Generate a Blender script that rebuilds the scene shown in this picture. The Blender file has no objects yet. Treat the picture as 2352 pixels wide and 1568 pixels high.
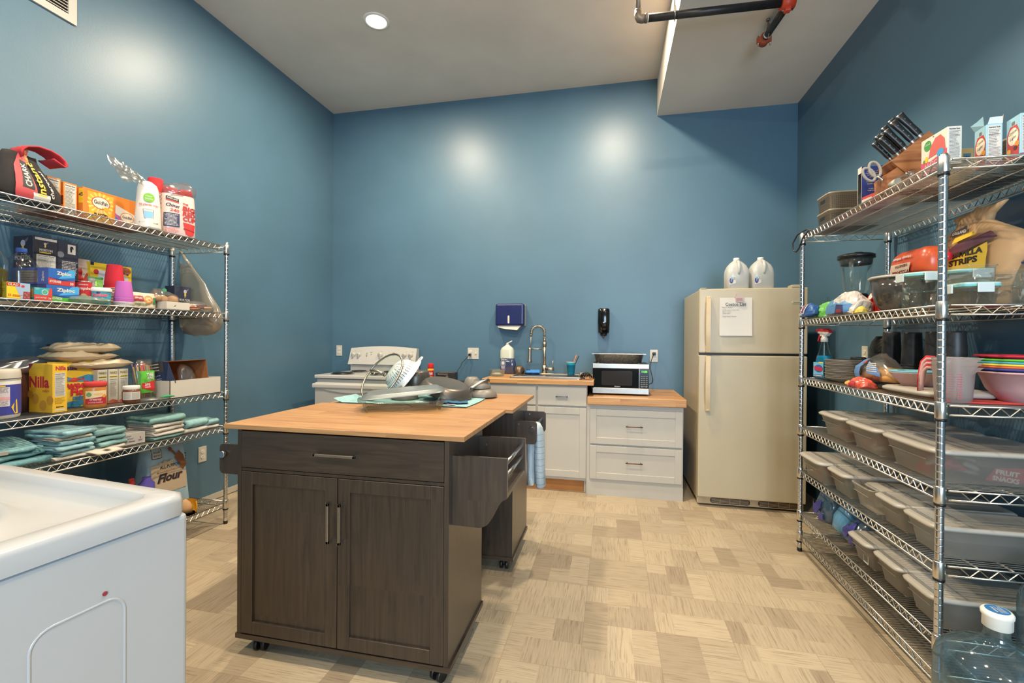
import bpy, bmesh, math, random
from math import sin, cos, pi, radians, sqrt, atan2
from mathutils import Vector, Matrix, noise

random.seed(7)
SC = bpy.context.scene
COL = SC.collection

# ------------------------------------------------------------------ camera
CAM_H, CAM_F, YAW, PITCH, ROLL = 1.26, 1050.0, radians(12.24), radians(-0.28), radians(0.41)
cd = bpy.data.cameras.new('camera')
cam = bpy.data.objects.new('camera', cd)
COL.objects.link(cam)
cd.sensor_width = 36.0
cd.lens = CAM_F * 36.0 / 2352.0
cd.clip_start = 0.02
fw = Vector((-sin(YAW) * cos(PITCH), cos(YAW) * cos(PITCH), sin(PITCH)))
rt = Vector((cos(YAW), sin(YAW), 0))
up = rt.cross(fw)
rt2 = rt * cos(ROLL) + up * sin(ROLL)
up2 = up * cos(ROLL) - rt * sin(ROLL)
cam.matrix_world = Matrix(((rt2.x, up2.x, -fw.x, 0), (rt2.y, up2.y, -fw.y, 0), (rt2.z, up2.z, -fw.z, CAM_H), (0, 0, 0, 1)))
SC.camera = cam

# ------------------------------------------------------------------ world, exposure
w = bpy.data.worlds.new('world')
SC.world = w
w.use_nodes = True
w.node_tree.nodes['Background'].inputs[0].default_value = (0.55, 0.7, 0.95, 1)
w.node_tree.nodes['Background'].inputs[1].default_value = 1.0
SC.view_settings.view_transform = 'Standard'
SC.view_settings.look = 'None'
SC.view_settings.gamma = 1.0
SC.view_settings.use_curve_mapping = False
SC.view_settings.exposure = 0.28
SC.cycles.use_denoising = True
SC.cycles.max_bounces = 10
SC.cycles.diffuse_bounces = 5
SC.cycles.glossy_bounces = 5
SC.cycles.transparent_max_bounces = 24
SC.cycles.sample_clamp_indirect = 4.0
SC.cycles.caustics_reflective = False
SC.cycles.caustics_refractive = False

# ------------------------------------------------------------------ lamps of the room, plus one added in the soffit
CEIL, SOF = 3.72, 3.37
WARM = (1.0, 0.84, 0.63)
DOWN = [(-1.8, 3.25, CEIL), (0.0, 3.25, CEIL), (-1.8, 1.35, CEIL), (0.0, 1.35, CEIL), (-1.8, -0.7, CEIL), (0.0, -0.7, CEIL), (1.0, -0.5, SOF)]  # last entry: unseen soffit downlight, added to brighten the upper right wall
def area_light(name, loc, size, power, color, rot=(0, 0, 0), shape='DISK', size_y=None, spread=None):
    l = bpy.data.lights.new(name, 'AREA')
    l.shape = shape; l.size = size; l.energy = power; l.color = color
    if size_y: l.size_y = size_y
    if spread: l.spread = spread
    o = bpy.data.objects.new(name, l); COL.objects.link(o)
    o.location = loc; o.rotation_euler = rot
    return o
for (x, y, z) in DOWN:
    area_light('downlight_lamp', (x, y, z - 0.035), 0.15, 54 if y > 2 else (46 if y > 0 else (24 if x > .5 else 20)), WARM)
# daylight entering by the window in the wall behind the camera
area_light('window_daylight', (0.9, -2.42, 1.65), 1.5, 150, (0.60, 0.79, 1.0), rot=(radians(90), 0, 0), shape='RECTANGLE', size_y=1.7)

# ------------------------------------------------------------------ materials
MATS = {}
def _lin(c):
    return tuple(((v / 255.0) / 12.92 if v / 255.0 <= 0.04045 else ((v / 255.0 + 0.055) / 1.055) ** 2.4) for v in c) + (1.0,)
def P(name, col, rough=0.5, metal=0.0, spec=0.5, alpha=None, trans=0.0, emit=None, es=1.0, coat=0.0, srgb=True):
    if name in MATS: return MATS[name]
    m = bpy.data.materials.new(name); m.use_nodes = True
    b = m.node_tree.nodes['Principled BSDF']
    c = _lin(col) if srgb else tuple(col) + (1,)
    b.inputs['Base Color'].default_value = c
    b.inputs['Roughness'].default_value = rough
    b.inputs['Metallic'].default_value = metal
    b.inputs['Specular IOR Level'].default_value = spec
    b.inputs['Transmission Weight'].default_value = trans
    b.inputs['Coat Weight'].default_value = coat
    if emit:
        b.inputs['Emission Color'].default_value = _lin(emit); b.inputs['Emission Strength'].default_value = es
    m.diffuse_color = c
    MATS[name] = m
    return m
def nd(m, t, **kw):
    n = m.node_tree.nodes.new(t)
    for k, v in kw.items():
        if k.startswith('i_'): n.inputs[k[2:].replace('_', ' ')].default_value = v
        else: setattr(n, k, v)
    return n
def lk(m, a, b): m.node_tree.links.new(a, b)
def coords(m, kind='Object', scale=(1, 1, 1), rot=(0, 0, 0)):
    tc = nd(m, 'ShaderNodeTexCoord'); mp = nd(m, 'ShaderNodeMapping')
    mp.inputs['Scale'].default_value = scale; mp.inputs['Rotation'].default_value = rot
    lk(m, tc.outputs[kind], mp.inputs['Vector'])
    return mp.outputs['Vector']
def ramp(m, fac, stops):
    r = nd(m, 'ShaderNodeValToRGB'); e = r.color_ramp.elements
    while len(e) < len(stops): e.new(0.5)
    for i, (p, c) in enumerate(stops):
        e[i].position = p; e[i].color = c if len(c) == 4 else tuple(c) + (1,)
    lk(m, fac, r.inputs[0]); return r.outputs[0]
def bump(m, h, strength=0.2, dist=0.01):
    b = nd(m, 'ShaderNodeBump'); b.inputs['Strength'].default_value = strength; b.inputs['Distance'].default_value = dist
    lk(m, h, b.inputs['Height']); lk(m, b.outputs[0], m.node_tree.nodes['Principled BSDF'].inputs['Normal'])
def math_(m, op, a, b=None):
    n = nd(m, 'ShaderNodeMath', operation=op)
    for i, v in enumerate((a, b)):
        if v is None: continue
        if isinstance(v, (int, float)): n.inputs[i].default_value = v
        else: lk(m, v, n.inputs[i])
    return n.outputs[0]
def mixc(m, fac, a, b, bt='MIX'):
    n = nd(m, 'ShaderNodeMix', data_type='RGBA', blend_type=bt)
    for i, v in ((0, fac), (6, a), (7, b)):
        if isinstance(v, (int, float)): n.inputs[i].default_value = v
        elif isinstance(v, tuple): n.inputs[i].default_value = v
        else: lk(m, v, n.inputs[i])
    return n.outputs[2]
def noisy(name, col, amt=0.12, scale=12, rough=0.5, bmp=0.0, bscale=60, stretch=(1, 1, 1), **kw):
    """plain coloured surface with gentle wear and a fine grain"""
    if name in MATS: return MATS[name]
    m = P(name, col, rough, **kw); b = m.node_tree.nodes['Principled BSDF']
    v = coords(m, scale=stretch)
    n = nd(m, 'ShaderNodeTexNoise'); n.inputs['Scale'].default_value = scale; n.inputs['Detail'].default_value = 5; lk(m, v, n.inputs['Vector'])
    c = _lin(col)
    d = tuple(x * (1 - amt) for x in c[:3]) + (1,); l = tuple(min(1, x * (1 + amt)) for x in c[:3]) + (1,)
    lk(m, ramp(m, n.outputs[0], [(0.3, d), (0.7, l)]), b.inputs['Base Color'])
    if bmp:
        n2 = nd(m, 'ShaderNodeTexNoise'); n2.inputs['Scale'].default_value = bscale; n2.inputs['Detail'].default_value = 4; lk(m, v, n2.inputs['Vector'])
        bump(m, n2.outputs[0], bmp, 0.004)
    return m
def glassy(name, tint=(235, 245, 240), gloss=0.06, rough=0.03, milk=0.0, milkcol=(220, 220, 215), ior=1.45):
    """thin clear plastic or glass: clear light goes through, edges reflect; milk = share of cloudy scatter"""
    if name in MATS: return MATS[name]
    m = bpy.data.materials.new(name); m.use_nodes = True; nt = m.node_tree
    for n in list(nt.nodes):
        if n.type == 'BSDF_PRINCIPLED': nt.nodes.remove(n)
    out = [n for n in nt.nodes if n.type == 'OUTPUT_MATERIAL'][0]
    tr = nd(m, 'ShaderNodeBsdfTransparent'); tr.inputs[0].default_value = _lin(tint)
    gl = nd(m, 'ShaderNodeBsdfGlossy'); gl.inputs['Roughness'].default_value = rough
    fr = nd(m, 'ShaderNodeLayerWeight'); fr.inputs['Blend'].default_value = 0.25
    f2 = math_(m, 'ADD', math_(m, 'MULTIPLY', fr.outputs['Fresnel'], 0.4), gloss)
    base = tr.outputs[0]
    if milk:
        df = nd(m, 'ShaderNodeBsdfDiffuse'); df.inputs[0].default_value = _lin(milkcol)
        tl = nd(m, 'ShaderNodeBsdfTranslucent'); tl.inputs[0].default_value = _lin(milkcol)
        mx0 = nd(m, 'ShaderNodeMixShader'); mx0.inputs[0].default_value = 0.4; lk(m, df.outputs[0], mx0.inputs[1]); lk(m, tl.outputs[0], mx0.inputs[2])
        mx1 = nd(m, 'ShaderNodeMixShader'); mx1.inputs[0].default_value = milk; lk(m, base, mx1.inputs[1]); lk(m, mx0.outputs[0], mx1.inputs[2])
        base = mx1.outputs[0]
    mx = nd(m, 'ShaderNodeMixShader'); lk(m, f2, mx.inputs[0]); lk(m, base, mx.inputs[1]); lk(m, gl.outputs[0], mx.inputs[2])
    lk(m, mx.outputs[0], out.inputs[0])
    m.diffuse_color = _lin(tint); MATS[name] = m
    return m
def C(r, g, b, rough=0.45):
    """printed ink or plain plastic of one colour"""
    k = .12; y = (r + g + b) / 3 * .9 + 10; q = [int(v * (1 - k) + y * k) for v in (r, g, b)]
    return P('ink_%d_%d_%d_%d' % (r, g, b, int(rough * 100)), q, rough)

# painted walls
def wall_mat(name, col, rough, b1=0.12):
    m = P(name, col, rough, spec=0.5)
    v = coords(m)
    n = nd(m, 'ShaderNodeTexNoise'); n.inputs['Scale'].default_value = 90; n.inputs['Detail'].default_value = 3; lk(m, v, n.inputs['Vector'])
    n2 = nd(m, 'ShaderNodeTexNoise'); n2.inputs['Scale'].default_value = 1.6; n2.inputs['Detail'].default_value = 4; lk(m, v, n2.inputs['Vector'])
    c = _lin(col)
    lk(m, ramp(m, n2.outputs[0], [(0.3, tuple(x * .93 for x in c[:3])), (0.7, tuple(x * 1.07 for x in c[:3]))]), m.node_tree.nodes['Principled BSDF'].inputs['Base Color'])
    bump(m, n.outputs[0], b1, 0.002)
    return m
M_WALL = wall_mat('blue_paint', (78, 110, 129), 0.40)
M_CEIL = wall_mat('ceiling_paint', (226, 214, 200), 0.8)
M_SOF = M_CEIL
def floor_mat():
    m = P('patchwork_vinyl_floor', (190, 165, 130), 0.42); b = m.node_tree.nodes['Principled BSDF']
    tc = nd(m, 'ShaderNodeTexCoord'); sp = nd(m, 'ShaderNodeSeparateXYZ'); lk(m, tc.outputs['Object'], sp.inputs[0])
    T = 0.3085
    X = math_(m, 'DIVIDE', math_(m, 'ADD', sp.outputs[0], 20 * T + 0.108), T)
    Y = math_(m, 'DIVIDE', math_(m, 'ADD', sp.outputs[1], 20 * T - 2.676 + 9 * T), T)
    tx = math_(m, 'FLOOR', X); ty = math_(m, 'FLOOR', Y)
    fx = math_(m, 'FRACT', X); fy = math_(m, 'FRACT', Y)
    def rnd(a, b_, seed):
        cb = nd(m, 'ShaderNodeCombineXYZ'); lk(m, a, cb.inputs[0]); lk(m, b_, cb.inputs[1]); cb.inputs[2].default_value = seed
        w_ = nd(m, 'ShaderNodeTexWhiteNoise', noise_dimensions='3D'); lk(m, cb.outputs[0], w_.inputs['Vector']); return w_.outputs['Value']
    r1 = rnd(tx, ty, 1.5)
    ori = math_(m, 'GREATER_THAN', r1, 0.5)
    # inside a tile: strips across one way, each strip cut into blocks of uneven length
    def sel(a, b_):
        n = nd(m, 'ShaderNodeMix', data_type='FLOAT'); lk(m, ori, n.inputs[0]); lk(m, a, n.inputs[2]); lk(m, b_, n.inputs[3]); return n.outputs[0]
    u = sel(fx, fy); vv = sel(fy, fx)
    r2 = rnd(tx, ty, 4.5)
    ns = math_(m, 'ADD', math_(m, 'FLOOR', math_(m, 'MULTIPLY', r2, 2.99)), 1.0)
    strip = math_(m, 'FLOOR', math_(m, 'MULTIPLY', vv, ns))
    s2 = math_(m, 'ADD', math_(m, 'MULTIPLY', strip, 7.0), tx)
    cut = math_(m, 'ADD', math_(m, 'MULTIPLY', rnd(s2, ty, 8.5), 0.6), 0.2)
    side = math_(m, 'GREATER_THAN', u, cut)
    rb = rnd(math_(m, 'ADD', s2, math_(m, 'MULTIPLY', side, 31.0)), ty, 12.5)
    gd = math_(m, 'GREATER_THAN', rnd(math_(m, 'ADD', s2, math_(m, 'MULTIPLY', side, 17.0)), ty, 16.5), 0.55)
    # grain, in two directions
    def grain(sc, off):
        mp = nd(m, 'ShaderNodeMapping'); mp.inputs['Scale'].default_value = sc; lk(m, tc.outputs['Object'], mp.inputs['Vector'])
        cb = nd(m, 'ShaderNodeCombineXYZ'); lk(m, math_(m, 'MULTIPLY', rb, 50.0), cb.inputs[0]); lk(m, math_(m, 'MULTIPLY', rb, 37.0), cb.inputs[1])
        va = nd(m, 'ShaderNodeVectorMath', operation='ADD'); lk(m, mp.outputs[0], va.inputs[0]); lk(m, cb.outputs[0], va.inputs[1])
        n = nd(m, 'ShaderNodeTexNoise'); n.inputs['Scale'].default_value = 1.0; n.inputs['Detail'].default_value = 6; n.inputs['Roughness'].default_value = .62; n.inputs['Distortion'].default_value = .6
        lk(m, va.outputs[0], n.inputs['Vector']); return n.outputs[0]
    ga = grain((7, 190, 1), 0); gb = grain((190, 7, 1), 3)
    n = nd(m, 'ShaderNodeMix', data_type='FLOAT'); lk(m, gd, n.inputs[0]); lk(m, ga, n.inputs[2]); lk(m, gb, n.inputs[3]); g = n.outputs[0]
    base = ramp(m, rb, [(0.0, _lin((154, 137, 114))), (0.25, _lin((170, 153, 127))), (0.6, _lin((179, 162, 135))), (1.0, _lin((187, 170, 142)))])
    gr = ramp(m, g, [(0.36, (.66, .62, .58, 1)), (0.46, (.93, .92, .9, 1)), (0.62, (1.04, 1.04, 1.04, 1))])
    col = mixc(m, 1.0, base, gr, 'MULTIPLY')
    # tile joints
    def edge(f): return math_(m, 'LESS_THAN', math_(m, 'MINIMUM', f, math_(m, 'SUBTRACT', 1.0, f)), 0.0035)
    j = math_(m, 'MAXIMUM', edge(fx), edge(fy))
    col = mixc(m, math_(m, 'MULTIPLY', j, 0.45), col, _lin((120, 100, 78)))
    lk(m, col, b.inputs['Base Color'])
    bump(m, g, 0.06, 0.002)
    return m
M_FLOOR = floor_mat()
def wood_mat(name, lo, hi, strip=0.045, axis=0, rough=0.38, grain=1.0, stripvar=0.5):
    """boards or strips running along one axis, each strip its own tone"""
    m = P(name, hi, rough); b = m.node_tree.nodes['Principled BSDF']
    tc = nd(m, 'ShaderNodeTexCoord'); sp = nd(m, 'ShaderNodeSeparateXYZ'); lk(m, tc.outputs['Object'], sp.inputs[0])
    a = sp.outputs[axis]; o = sp.outputs[1 - axis] if axis < 2 else sp.outputs[0]
    row = math_(m, 'FLOOR', math_(m, 'DIVIDE', math_(m, 'ADD', o, 5.0), strip))
    w1 = nd(m, 'ShaderNodeTexWhiteNoise', noise_dimensions='1D'); lk(m, row, w1.inputs['W'])
    seg = math_(m, 'FLOOR', math_(m, 'ADD', math_(m, 'DIVIDE', a, 0.42), math_(m, 'MULTIPLY', w1.outputs['Value'], 9.0)))
    cb = nd(m, 'ShaderNodeCombineXYZ'); lk(m, row, cb.inputs[0]); lk(m, seg, cb.inputs[1])
    w2 = nd(m, 'ShaderNodeTexWhiteNoise', noise_dimensions='3D'); lk(m, cb.outputs[0], w2.inputs['Vector'])
    sc = [22.0, 22.0, 22.0]; sc[axis] = 1.3
    mp = nd(m, 'ShaderNodeMapping'); mp.inputs['Scale'].default_value = sc; lk(m, tc.outputs['Object'], mp.inputs['Vector'])
    va = nd(m, 'ShaderNodeVectorMath', operation='ADD'); lk(m, mp.outputs[0], va.inputs[0])
    sc2 = nd(m, 'ShaderNodeVectorMath', operation='SCALE'); lk(m, w2.outputs['Color'], sc2.inputs[0]); sc2.inputs['Scale'].default_value = 20
    lk(m, sc2.outputs[0], va.inputs[1])
    n = nd(m, 'ShaderNodeTexNoise'); n.inputs['Scale'].default_value = grain * 2.0; n.inputs['Detail'].default_value = 6; n.inputs['Distortion'].default_value = .8
    lk(m, va.outputs[0], n.inputs['Vector'])
    f = math_(m, 'ADD', math_(m, 'MULTIPLY', n.outputs[0], 1.0), math_(m, 'MULTIPLY', math_(m, 'SUBTRACT', w2.outputs['Value'], .5), stripvar))
    lk(m, ramp(m, f, [(0.25, _lin(lo)), (0.75, _lin(hi))]), b.inputs['Base Color'])
    bump(m, n.outputs[0], 0.05, 0.002)
    return m
M_TOP = wood_mat('oak_print_top', (152, 106, 64), (186, 144, 96), 0.10, grain=1.1, stripvar=.13)
M_BUTCH = wood_mat('pine_butcher_block', (164, 108, 54), (206, 158, 100), 0.045, grain=.8, stripvar=.2)
M_BLACKWOOD = wood_mat('black_brown_laminate', (38, 30, 23), (66, 52, 38), 0.5, axis=2, rough=.40, grain=1.6, stripvar=.1)
M_BLACKWOODX = wood_mat('black_brown_laminate_flat', (38, 30, 23), (66, 52, 38), 0.5, axis=0, rough=.40, grain=1.6, stripvar=.1)
for q in (M_BLACKWOOD, M_BLACKWOODX):
    b_ = q.node_tree.nodes['Principled BSDF']; b_.inputs['Coat Weight'].default_value = .55; b_.inputs['Coat Roughness'].default_value = .30; b_.inputs['Coat IOR'].default_value = 1.5
M_KNIFEWOOD = wood_mat('acacia_block', (128, 76, 40), (192, 128, 76), 0.03, axis=1, rough=.4)
def metal(name, col, rough, bmp=0):
    m = noisy(name, col, .05, 20, rough, bmp, 120, metal=1.0); return m
M_CHROME = metal('chrome', (205, 205, 205), 0.2)
M_WIRE = metal('chrome_wire', (214, 208, 198), 0.28)
M_STEEL = metal('brushed_steel', (166, 159, 149), 0.33)
M_NICKEL = metal('brushed_nickel', (168, 158, 143), 0.36)
M_GALV = noisy('galvanised_pan', (128, 126, 120), .35, 60, .4, .1, 90, metal=.85)
M_BLACK = noisy('black_plastic', (22, 22, 23), .1, 30, .38)
M_BLACKG = P('black_gloss', (12, 12, 14), .08)
M_WHITE = noisy('white_enamel', (192, 188, 179), .02, 5, .22)
M_WASH = noisy('washer_enamel', (172, 173, 172), .015, 4, .2)
M_CAB = noisy('white_cabinet_paint', (186, 179, 165), .02, 6, .42)
M_OUT = P('outlet_plastic', (200, 194, 179), .35)
M_FRIDGE = noisy('almond_fridge', (186, 172, 142), .03, 3, .34, .05, 300)
M_GRAYP = noisy('grey_melamine', (116, 110, 100), .06, 20, .42)
M_DKCUP = noisy('charcoal_plastic', (52, 50, 48), .08, 20, .45)
M_PAN = noisy('dark_nonstick', (96, 90, 82), .10, 9, .34, metal=.55)
M_TEAL = noisy('teal_terry', (146, 188, 188), .12, 60, .95, .9, 420)
M_TEAL2 = noisy('sage_terry', (130, 172, 166), .12, 60, .95, .9, 420)
M_TEALD = noisy('deep_teal_cloth', (118, 168, 174), .10, 60, .95, .8, 420)
M_AQUA = noisy('aqua_terry', (156, 200, 210), .10, 60, .95, .9, 420)
M_WCLOTH = noisy('white_terry', (214, 206, 192), .06, 60, .95, .8, 420)
M_CARD = noisy('cardboard_white', (200, 192, 178), .02, 20, .6)
M_KRAFT = noisy('kraft_board', (150, 96, 52), .07, 30, .8)
M_PAPERBAG = noisy('kraft_paper', (178, 140, 98), .12, 9, .75)
M_GLASS = glassy('clear_glass', (246, 251, 248), .05)
M_GLASSB = glassy('kitchen_glass', (248, 252, 250), .05, milk=.07, milkcol=(190, 202, 194))
M_CLEAR = glassy('clear_plastic', (244, 246, 244), .05, .12)
M_CLEARBAG = glassy('clear_film', (242, 244, 242), .08, .16, milk=.10)
M_MILKY = glassy('frosted_bin', (226, 224, 216), .04, .3, milk=.30, milkcol=(248, 240, 226))
M_MILKJ = glassy('milky_jug', (232, 234, 232), .04, .3, milk=.85, milkcol=(232, 232, 226))
M_BINLID = P('grey_bin_lid', (170, 164, 152), .38, trans=.0)
M_BLUEW = glassy('blue_water_bottle', (184, 212, 222), .07, .05, milk=.12, milkcol=(150, 172, 180))
M_INKK = C(28, 26, 30); M_INKW = C(206, 201, 190); M_INKR = C(190, 36, 38); M_INKB = C(34, 60, 140); M_INKY = C(240, 196, 24)

# ------------------------------------------------------------------ mesh builder
_TXT = {}
def text_geo(s, bold=0.0, shear=0.0):
    k = (s, bold, shear)
    if k in _TXT: return _TXT[k]
    cu = bpy.data.curves.new('t', 'FONT'); cu.body = s; cu.size = 1.0; cu.resolution_u = 2; cu.offset = bold; cu.shear = shear
    o = bpy.data.objects.new('t', cu); COL.objects.link(o)
    dg = bpy.context.evaluated_depsgraph_get(); me = bpy.data.meshes.new_from_object(o.evaluated_get(dg))
    vs = [(v.co.x, v.co.y) for v in me.vertices]; fs = [tuple(p.vertices) for p in me.polygons]
    bpy.data.objects.remove(o); bpy.data.curves.remove(cu); bpy.data.meshes.remove(me)
    if vs:
        x0 = min(v[0] for v in vs); x1 = max(v[0] for v in vs); y0 = min(v[1] for v in vs); y1 = max(v[1] for v in vs)
        vs = [(x - x0, y - y0) for x, y in vs]; r = (vs, fs, x1 - x0, y1 - y0)
    else: r = ([], [], 0, 0)
    _TXT[k] = r
    return r

class MB:
    def __init__(s): s.v = []; s.f = []; s.m = []; s.sm = []; s.mats = []; s.cur = 0; s.T = Matrix()
    def use(s, m):
        if m not in s.mats: s.mats.append(m)
        s.cur = s.mats.index(m); return s
    def at(s, x=0, y=0, z=0, rx=0, ry=0, rz=0, sc=1):
        s.T = Matrix.Translation((x, y, z)) @ Matrix.Rotation(radians(rz), 4, 'Z') @ Matrix.Rotation(radians(ry), 4, 'Y') @ Matrix.Rotation(radians(rx), 4, 'X') @ Matrix.Scale(sc, 4); return s
    def add(s, vs, fs, smooth=False):
        o = len(s.v); s.v += [s.T @ Vector(p) for p in vs]
        for f in fs: s.f.append(tuple(i + o for i in f)); s.m.append(s.cur); s.sm.append(smooth)
        return s
    def box(s, x0, y0, z0, x1, y1, z1, r=0, seg=2):
        if r:
            bm = bmesh.new(); bmesh.ops.create_cube(bm, size=1)
            bmesh.ops.scale(bm, vec=(abs(x1 - x0), abs(y1 - y0), abs(z1 - z0)), verts=bm.verts)
            bmesh.ops.translate(bm, vec=((x0 + x1) / 2, (y0 + y1) / 2, (z0 + z1) / 2), verts=bm.verts)
            bmesh.ops.bevel(bm, geom=bm.edges[:], offset=r, segments=seg, affect='EDGES', profile=0.5)
            bm.verts.index_update(); bm.faces.ensure_lookup_table()
            big = [f.calc_area() for f in bm.faces]
            vs = [tuple(v.co) for v in bm.verts]; fs = [tuple(v.index for v in f.verts) for f in bm.faces]; bm.free()
            return s.add(vs, fs, False)
        vs = [(x, y, z) for z in (z0, z1) for y in (y0, y1) for x in (x0, x1)]
        return s.add(vs, [(0, 2, 3, 1), (4, 5, 7, 6), (0, 1, 5, 4), (2, 6, 7, 3), (0, 4, 6, 2), (1, 3, 7, 5)])
    def cbox(s, cx, cy, z0, w, d, h, r=0, seg=2): return s.box(cx - w / 2, cy - d / 2, z0, cx + w / 2, cy + d / 2, z0 + h, r, seg)
    def ring(s, c, n, r, a, b): return [tuple(Vector(c) + (Vector(a) * cos(2 * pi * i / n) + Vector(b) * sin(2 * pi * i / n)) * r) for i in range(n)]
    def tube(s, pts, r, n=8, closed=False, caps=True, smooth=True):
        pts = [Vector(p) for p in pts]; N = len(pts); rs = r if isinstance(r, (list, tuple)) else [r] * N
        vs = []; fs = []; prev = None
        for i, p in enumerate(pts):
            if closed: d = pts[(i + 1) % N] - pts[i - 1]
            else: d = pts[min(i + 1, N - 1)] - pts[max(i - 1, 0)]
            d.normalize()
            if prev is None:
                a = d.cross(Vector((0, 0, 1)));
                if a.length < .1: a = d.cross(Vector((0, 1, 0)))
            else: a = prev - d * prev.dot(d)
            a.normalize(); prev = a; b = d.cross(a)
            vs += s.ring(p, n, rs[i], a, b)
        M = N if closed else N - 1
        for i in range(M):
            for j in range(n):
                a = i * n + j; b = i * n + (j + 1) % n; c = ((i + 1) % N) * n + (j + 1) % n; d = ((i + 1) % N) * n + j
                fs.append((a, b, c, d))
        if caps and not closed: fs.append(tuple(range(n - 1, -1, -1))); fs.append(tuple((N - 1) * n + j for j in range(n)))
        return s.add(vs, fs, smooth)
    def cyl(s, p0, p1, r, n=24, r1=None, smooth=True):
        s.tube([p0, p1], [r, r if r1 is None else r1], n, caps=False, smooth=smooth)
        o = len(s.v) - 2 * n
        for rg in (tuple(range(o + n - 1, o - 1, -1)), tuple(range(o + n, o + 2 * n))): s.f.append(rg); s.m.append(s.cur); s.sm.append(False)
        return s
    def lathe(s, prof, n=32, cx=0, cy=0, smooth=True, cap0=True, cap1=True, a0=0, a1=2 * pi):
        full = abs(a1 - a0 - 2 * pi) < 1e-6; k = n if full else n + 1
        vs = [(cx + r * cos(a0 + (a1 - a0) * j / n), cy + r * sin(a0 + (a1 - a0) * j / n), z) for r, z in prof for j in range(k)]
        fs = []
        for i in range(len(prof) - 1):
            for j in range(n):
                a = i * k + j; b = i * k + (j + 1) % k; fs.append((a, b, b + k, a + k))
        s.add(vs, fs, smooth); o = len(s.v) - len(vs)
        if cap0 and full and prof[0][0] > 1e-5: s.f.append(tuple(range(o + k - 1, o - 1, -1))); s.m.append(s.cur); s.sm.append(False)
        if cap1 and full and prof[-1][0] > 1e-5: q = o + (len(prof) - 1) * k; s.f.append(tuple(range(q, q + k))); s.m.append(s.cur); s.sm.append(False)
        return s
    def prism(s, poly, z0, z1, smooth=False, plane='xy'):
        n = len(poly)
        def q(p, z): return (p[0], p[1], z) if plane == 'xy' else ((p[0], z, p[1]) if plane == 'xz' else (z, p[0], p[1]))
        vs = [q(p, z0) for p in poly] + [q(p, z1) for p in poly]
        return s.add(vs, [tuple(range(n - 1, -1, -1)), tuple(range(n, 2 * n))] + [(i, (i + 1) % n, n + (i + 1) % n, n + i) for i in range(n)], smooth)
    def grid(s, fn, nu, nv, smooth=True, wrap=False):
        vs = [fn(i / nu, j / nv) for j in range(nv + 1) for i in range(nu + (0 if wrap else 1))]
        k = nu if wrap else nu + 1
        fs = [(j * k + i, j * k + (i + 1) % k, (j + 1) * k + (i + 1) % k, (j + 1) * k + i) for j in range(nv) for i in range(nu)]
        return s.add(vs, fs, smooth)
    def loft(s, levels, n=32, noise_=0.0, nsc=20, seed=0, cap=True, smooth=True):
        """stack of superellipse sections: (z, rx, ry, cx, cy, power)"""
        vs = []
        for L in levels:
            z, rx, ry = L[:3]; cx = L[3] if len(L) > 3 else 0; cy = L[4] if len(L) > 4 else 0; pw = L[5] if len(L) > 5 else 2
            for j in range(n):
                a = 2 * pi * (j + .5) / n; c, q = cos(a), sin(a)
                x = math.copysign(abs(c) ** (2 / pw), c) * rx; y = math.copysign(abs(q) ** (2 / pw), q) * ry
                p = Vector((cx + x, cy + y, z))
                if noise_:
                    d = noise.noise_vector(p * nsc + Vector((seed * 7.3, seed * 3.1, seed))) + .5 * noise.noise_vector(p * nsc * 2.7 + Vector((seed, 0, seed)))
                    p += d * noise_
                vs.append(tuple(p))
        fs = [(i * n + j, i * n + (j + 1) % n, (i + 1) * n + (j + 1) % n, (i + 1) * n + j) for i in range(len(levels) - 1) for j in range(n)]
        if cap: fs += [tuple(range(n - 1, -1, -1)), tuple((len(levels) - 1) * n + j for j in range(n))]
        return s.add(vs, fs, smooth)
    def pillow(s, w, d, h, n=18, noise_=.006, nsc=14, seed=0, flat=.35, edge=.0):
        """sealed soft bag lying down: width w, depth d, thickness h, resting on z=0"""
        def top(u, v, sg):
            x = (u - .5) * 2; y = (v - .5) * 2
            t = (max(0, 1 - abs(x) ** 3.2) * max(0, 1 - abs(y) ** 3.2)) ** .5
            z = t * h / 2
            p = Vector((x * w / 2, y * d / 2, 0)); nn = noise.noise(Vector((p.x * nsc + seed * 5, p.y * nsc, seed * 2.2))) * noise_ + .6 * noise.noise(Vector((p.x * nsc * 2.4 + seed * 5, p.y * nsc * 2.4, seed))) * noise_
            if sg < 0: return (p.x, p.y, max(h / 2 - z * 1.0, 0) + abs(nn) * .2)
            return (p.x, p.y, h / 2 + z * 1.0 + nn * (0.3 + t))
        s.grid(lambda u, v: top(u, v, 1), n, n); s.grid(lambda u, v: top(1 - u, v, -1), n, n)
        return s
    def ribbon(s, line, w, t, nx=8, amp=.002, seed=0, x0=None):
        """cloth of thickness t following line [(y,z)...], width w along x"""
        L = [Vector((0, p[0], p[1])) for p in line]; N = len(L); nrm = []
        for i in range(N):
            d = L[min(i + 1, N - 1)] - L[max(i - 1, 0)]; d.normalize(); nrm.append(Vector((0, -d.z, d.y)))
        def pt(i, k, sg):
            x = -w / 2 + w * k / nx; p = L[i] + nrm[i] * (sg * t / 2) + Vector((x, 0, 0))
            nn = noise.noise(Vector((x * 16 + seed * 3.3, i * .35, seed))) + .5 * noise.noise(Vector((x * 45 + seed, i * .5, seed)))
            return tuple(p + Vector((noise.noise(Vector((seed, i * .3, 1.7))) * amp * 1.6, nn * amp * .8, nn * amp)))
        lo = [[pt(i, k, -1) for k in range(nx + 1)] for i in range(N)]; hi = [[pt(i, k, 1) for k in range(nx + 1)] for i in range(N)]
        K = nx + 1; vs = [p for r in lo for p in r] + [p for r in hi for p in r]; o = N * K; fs = []
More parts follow.
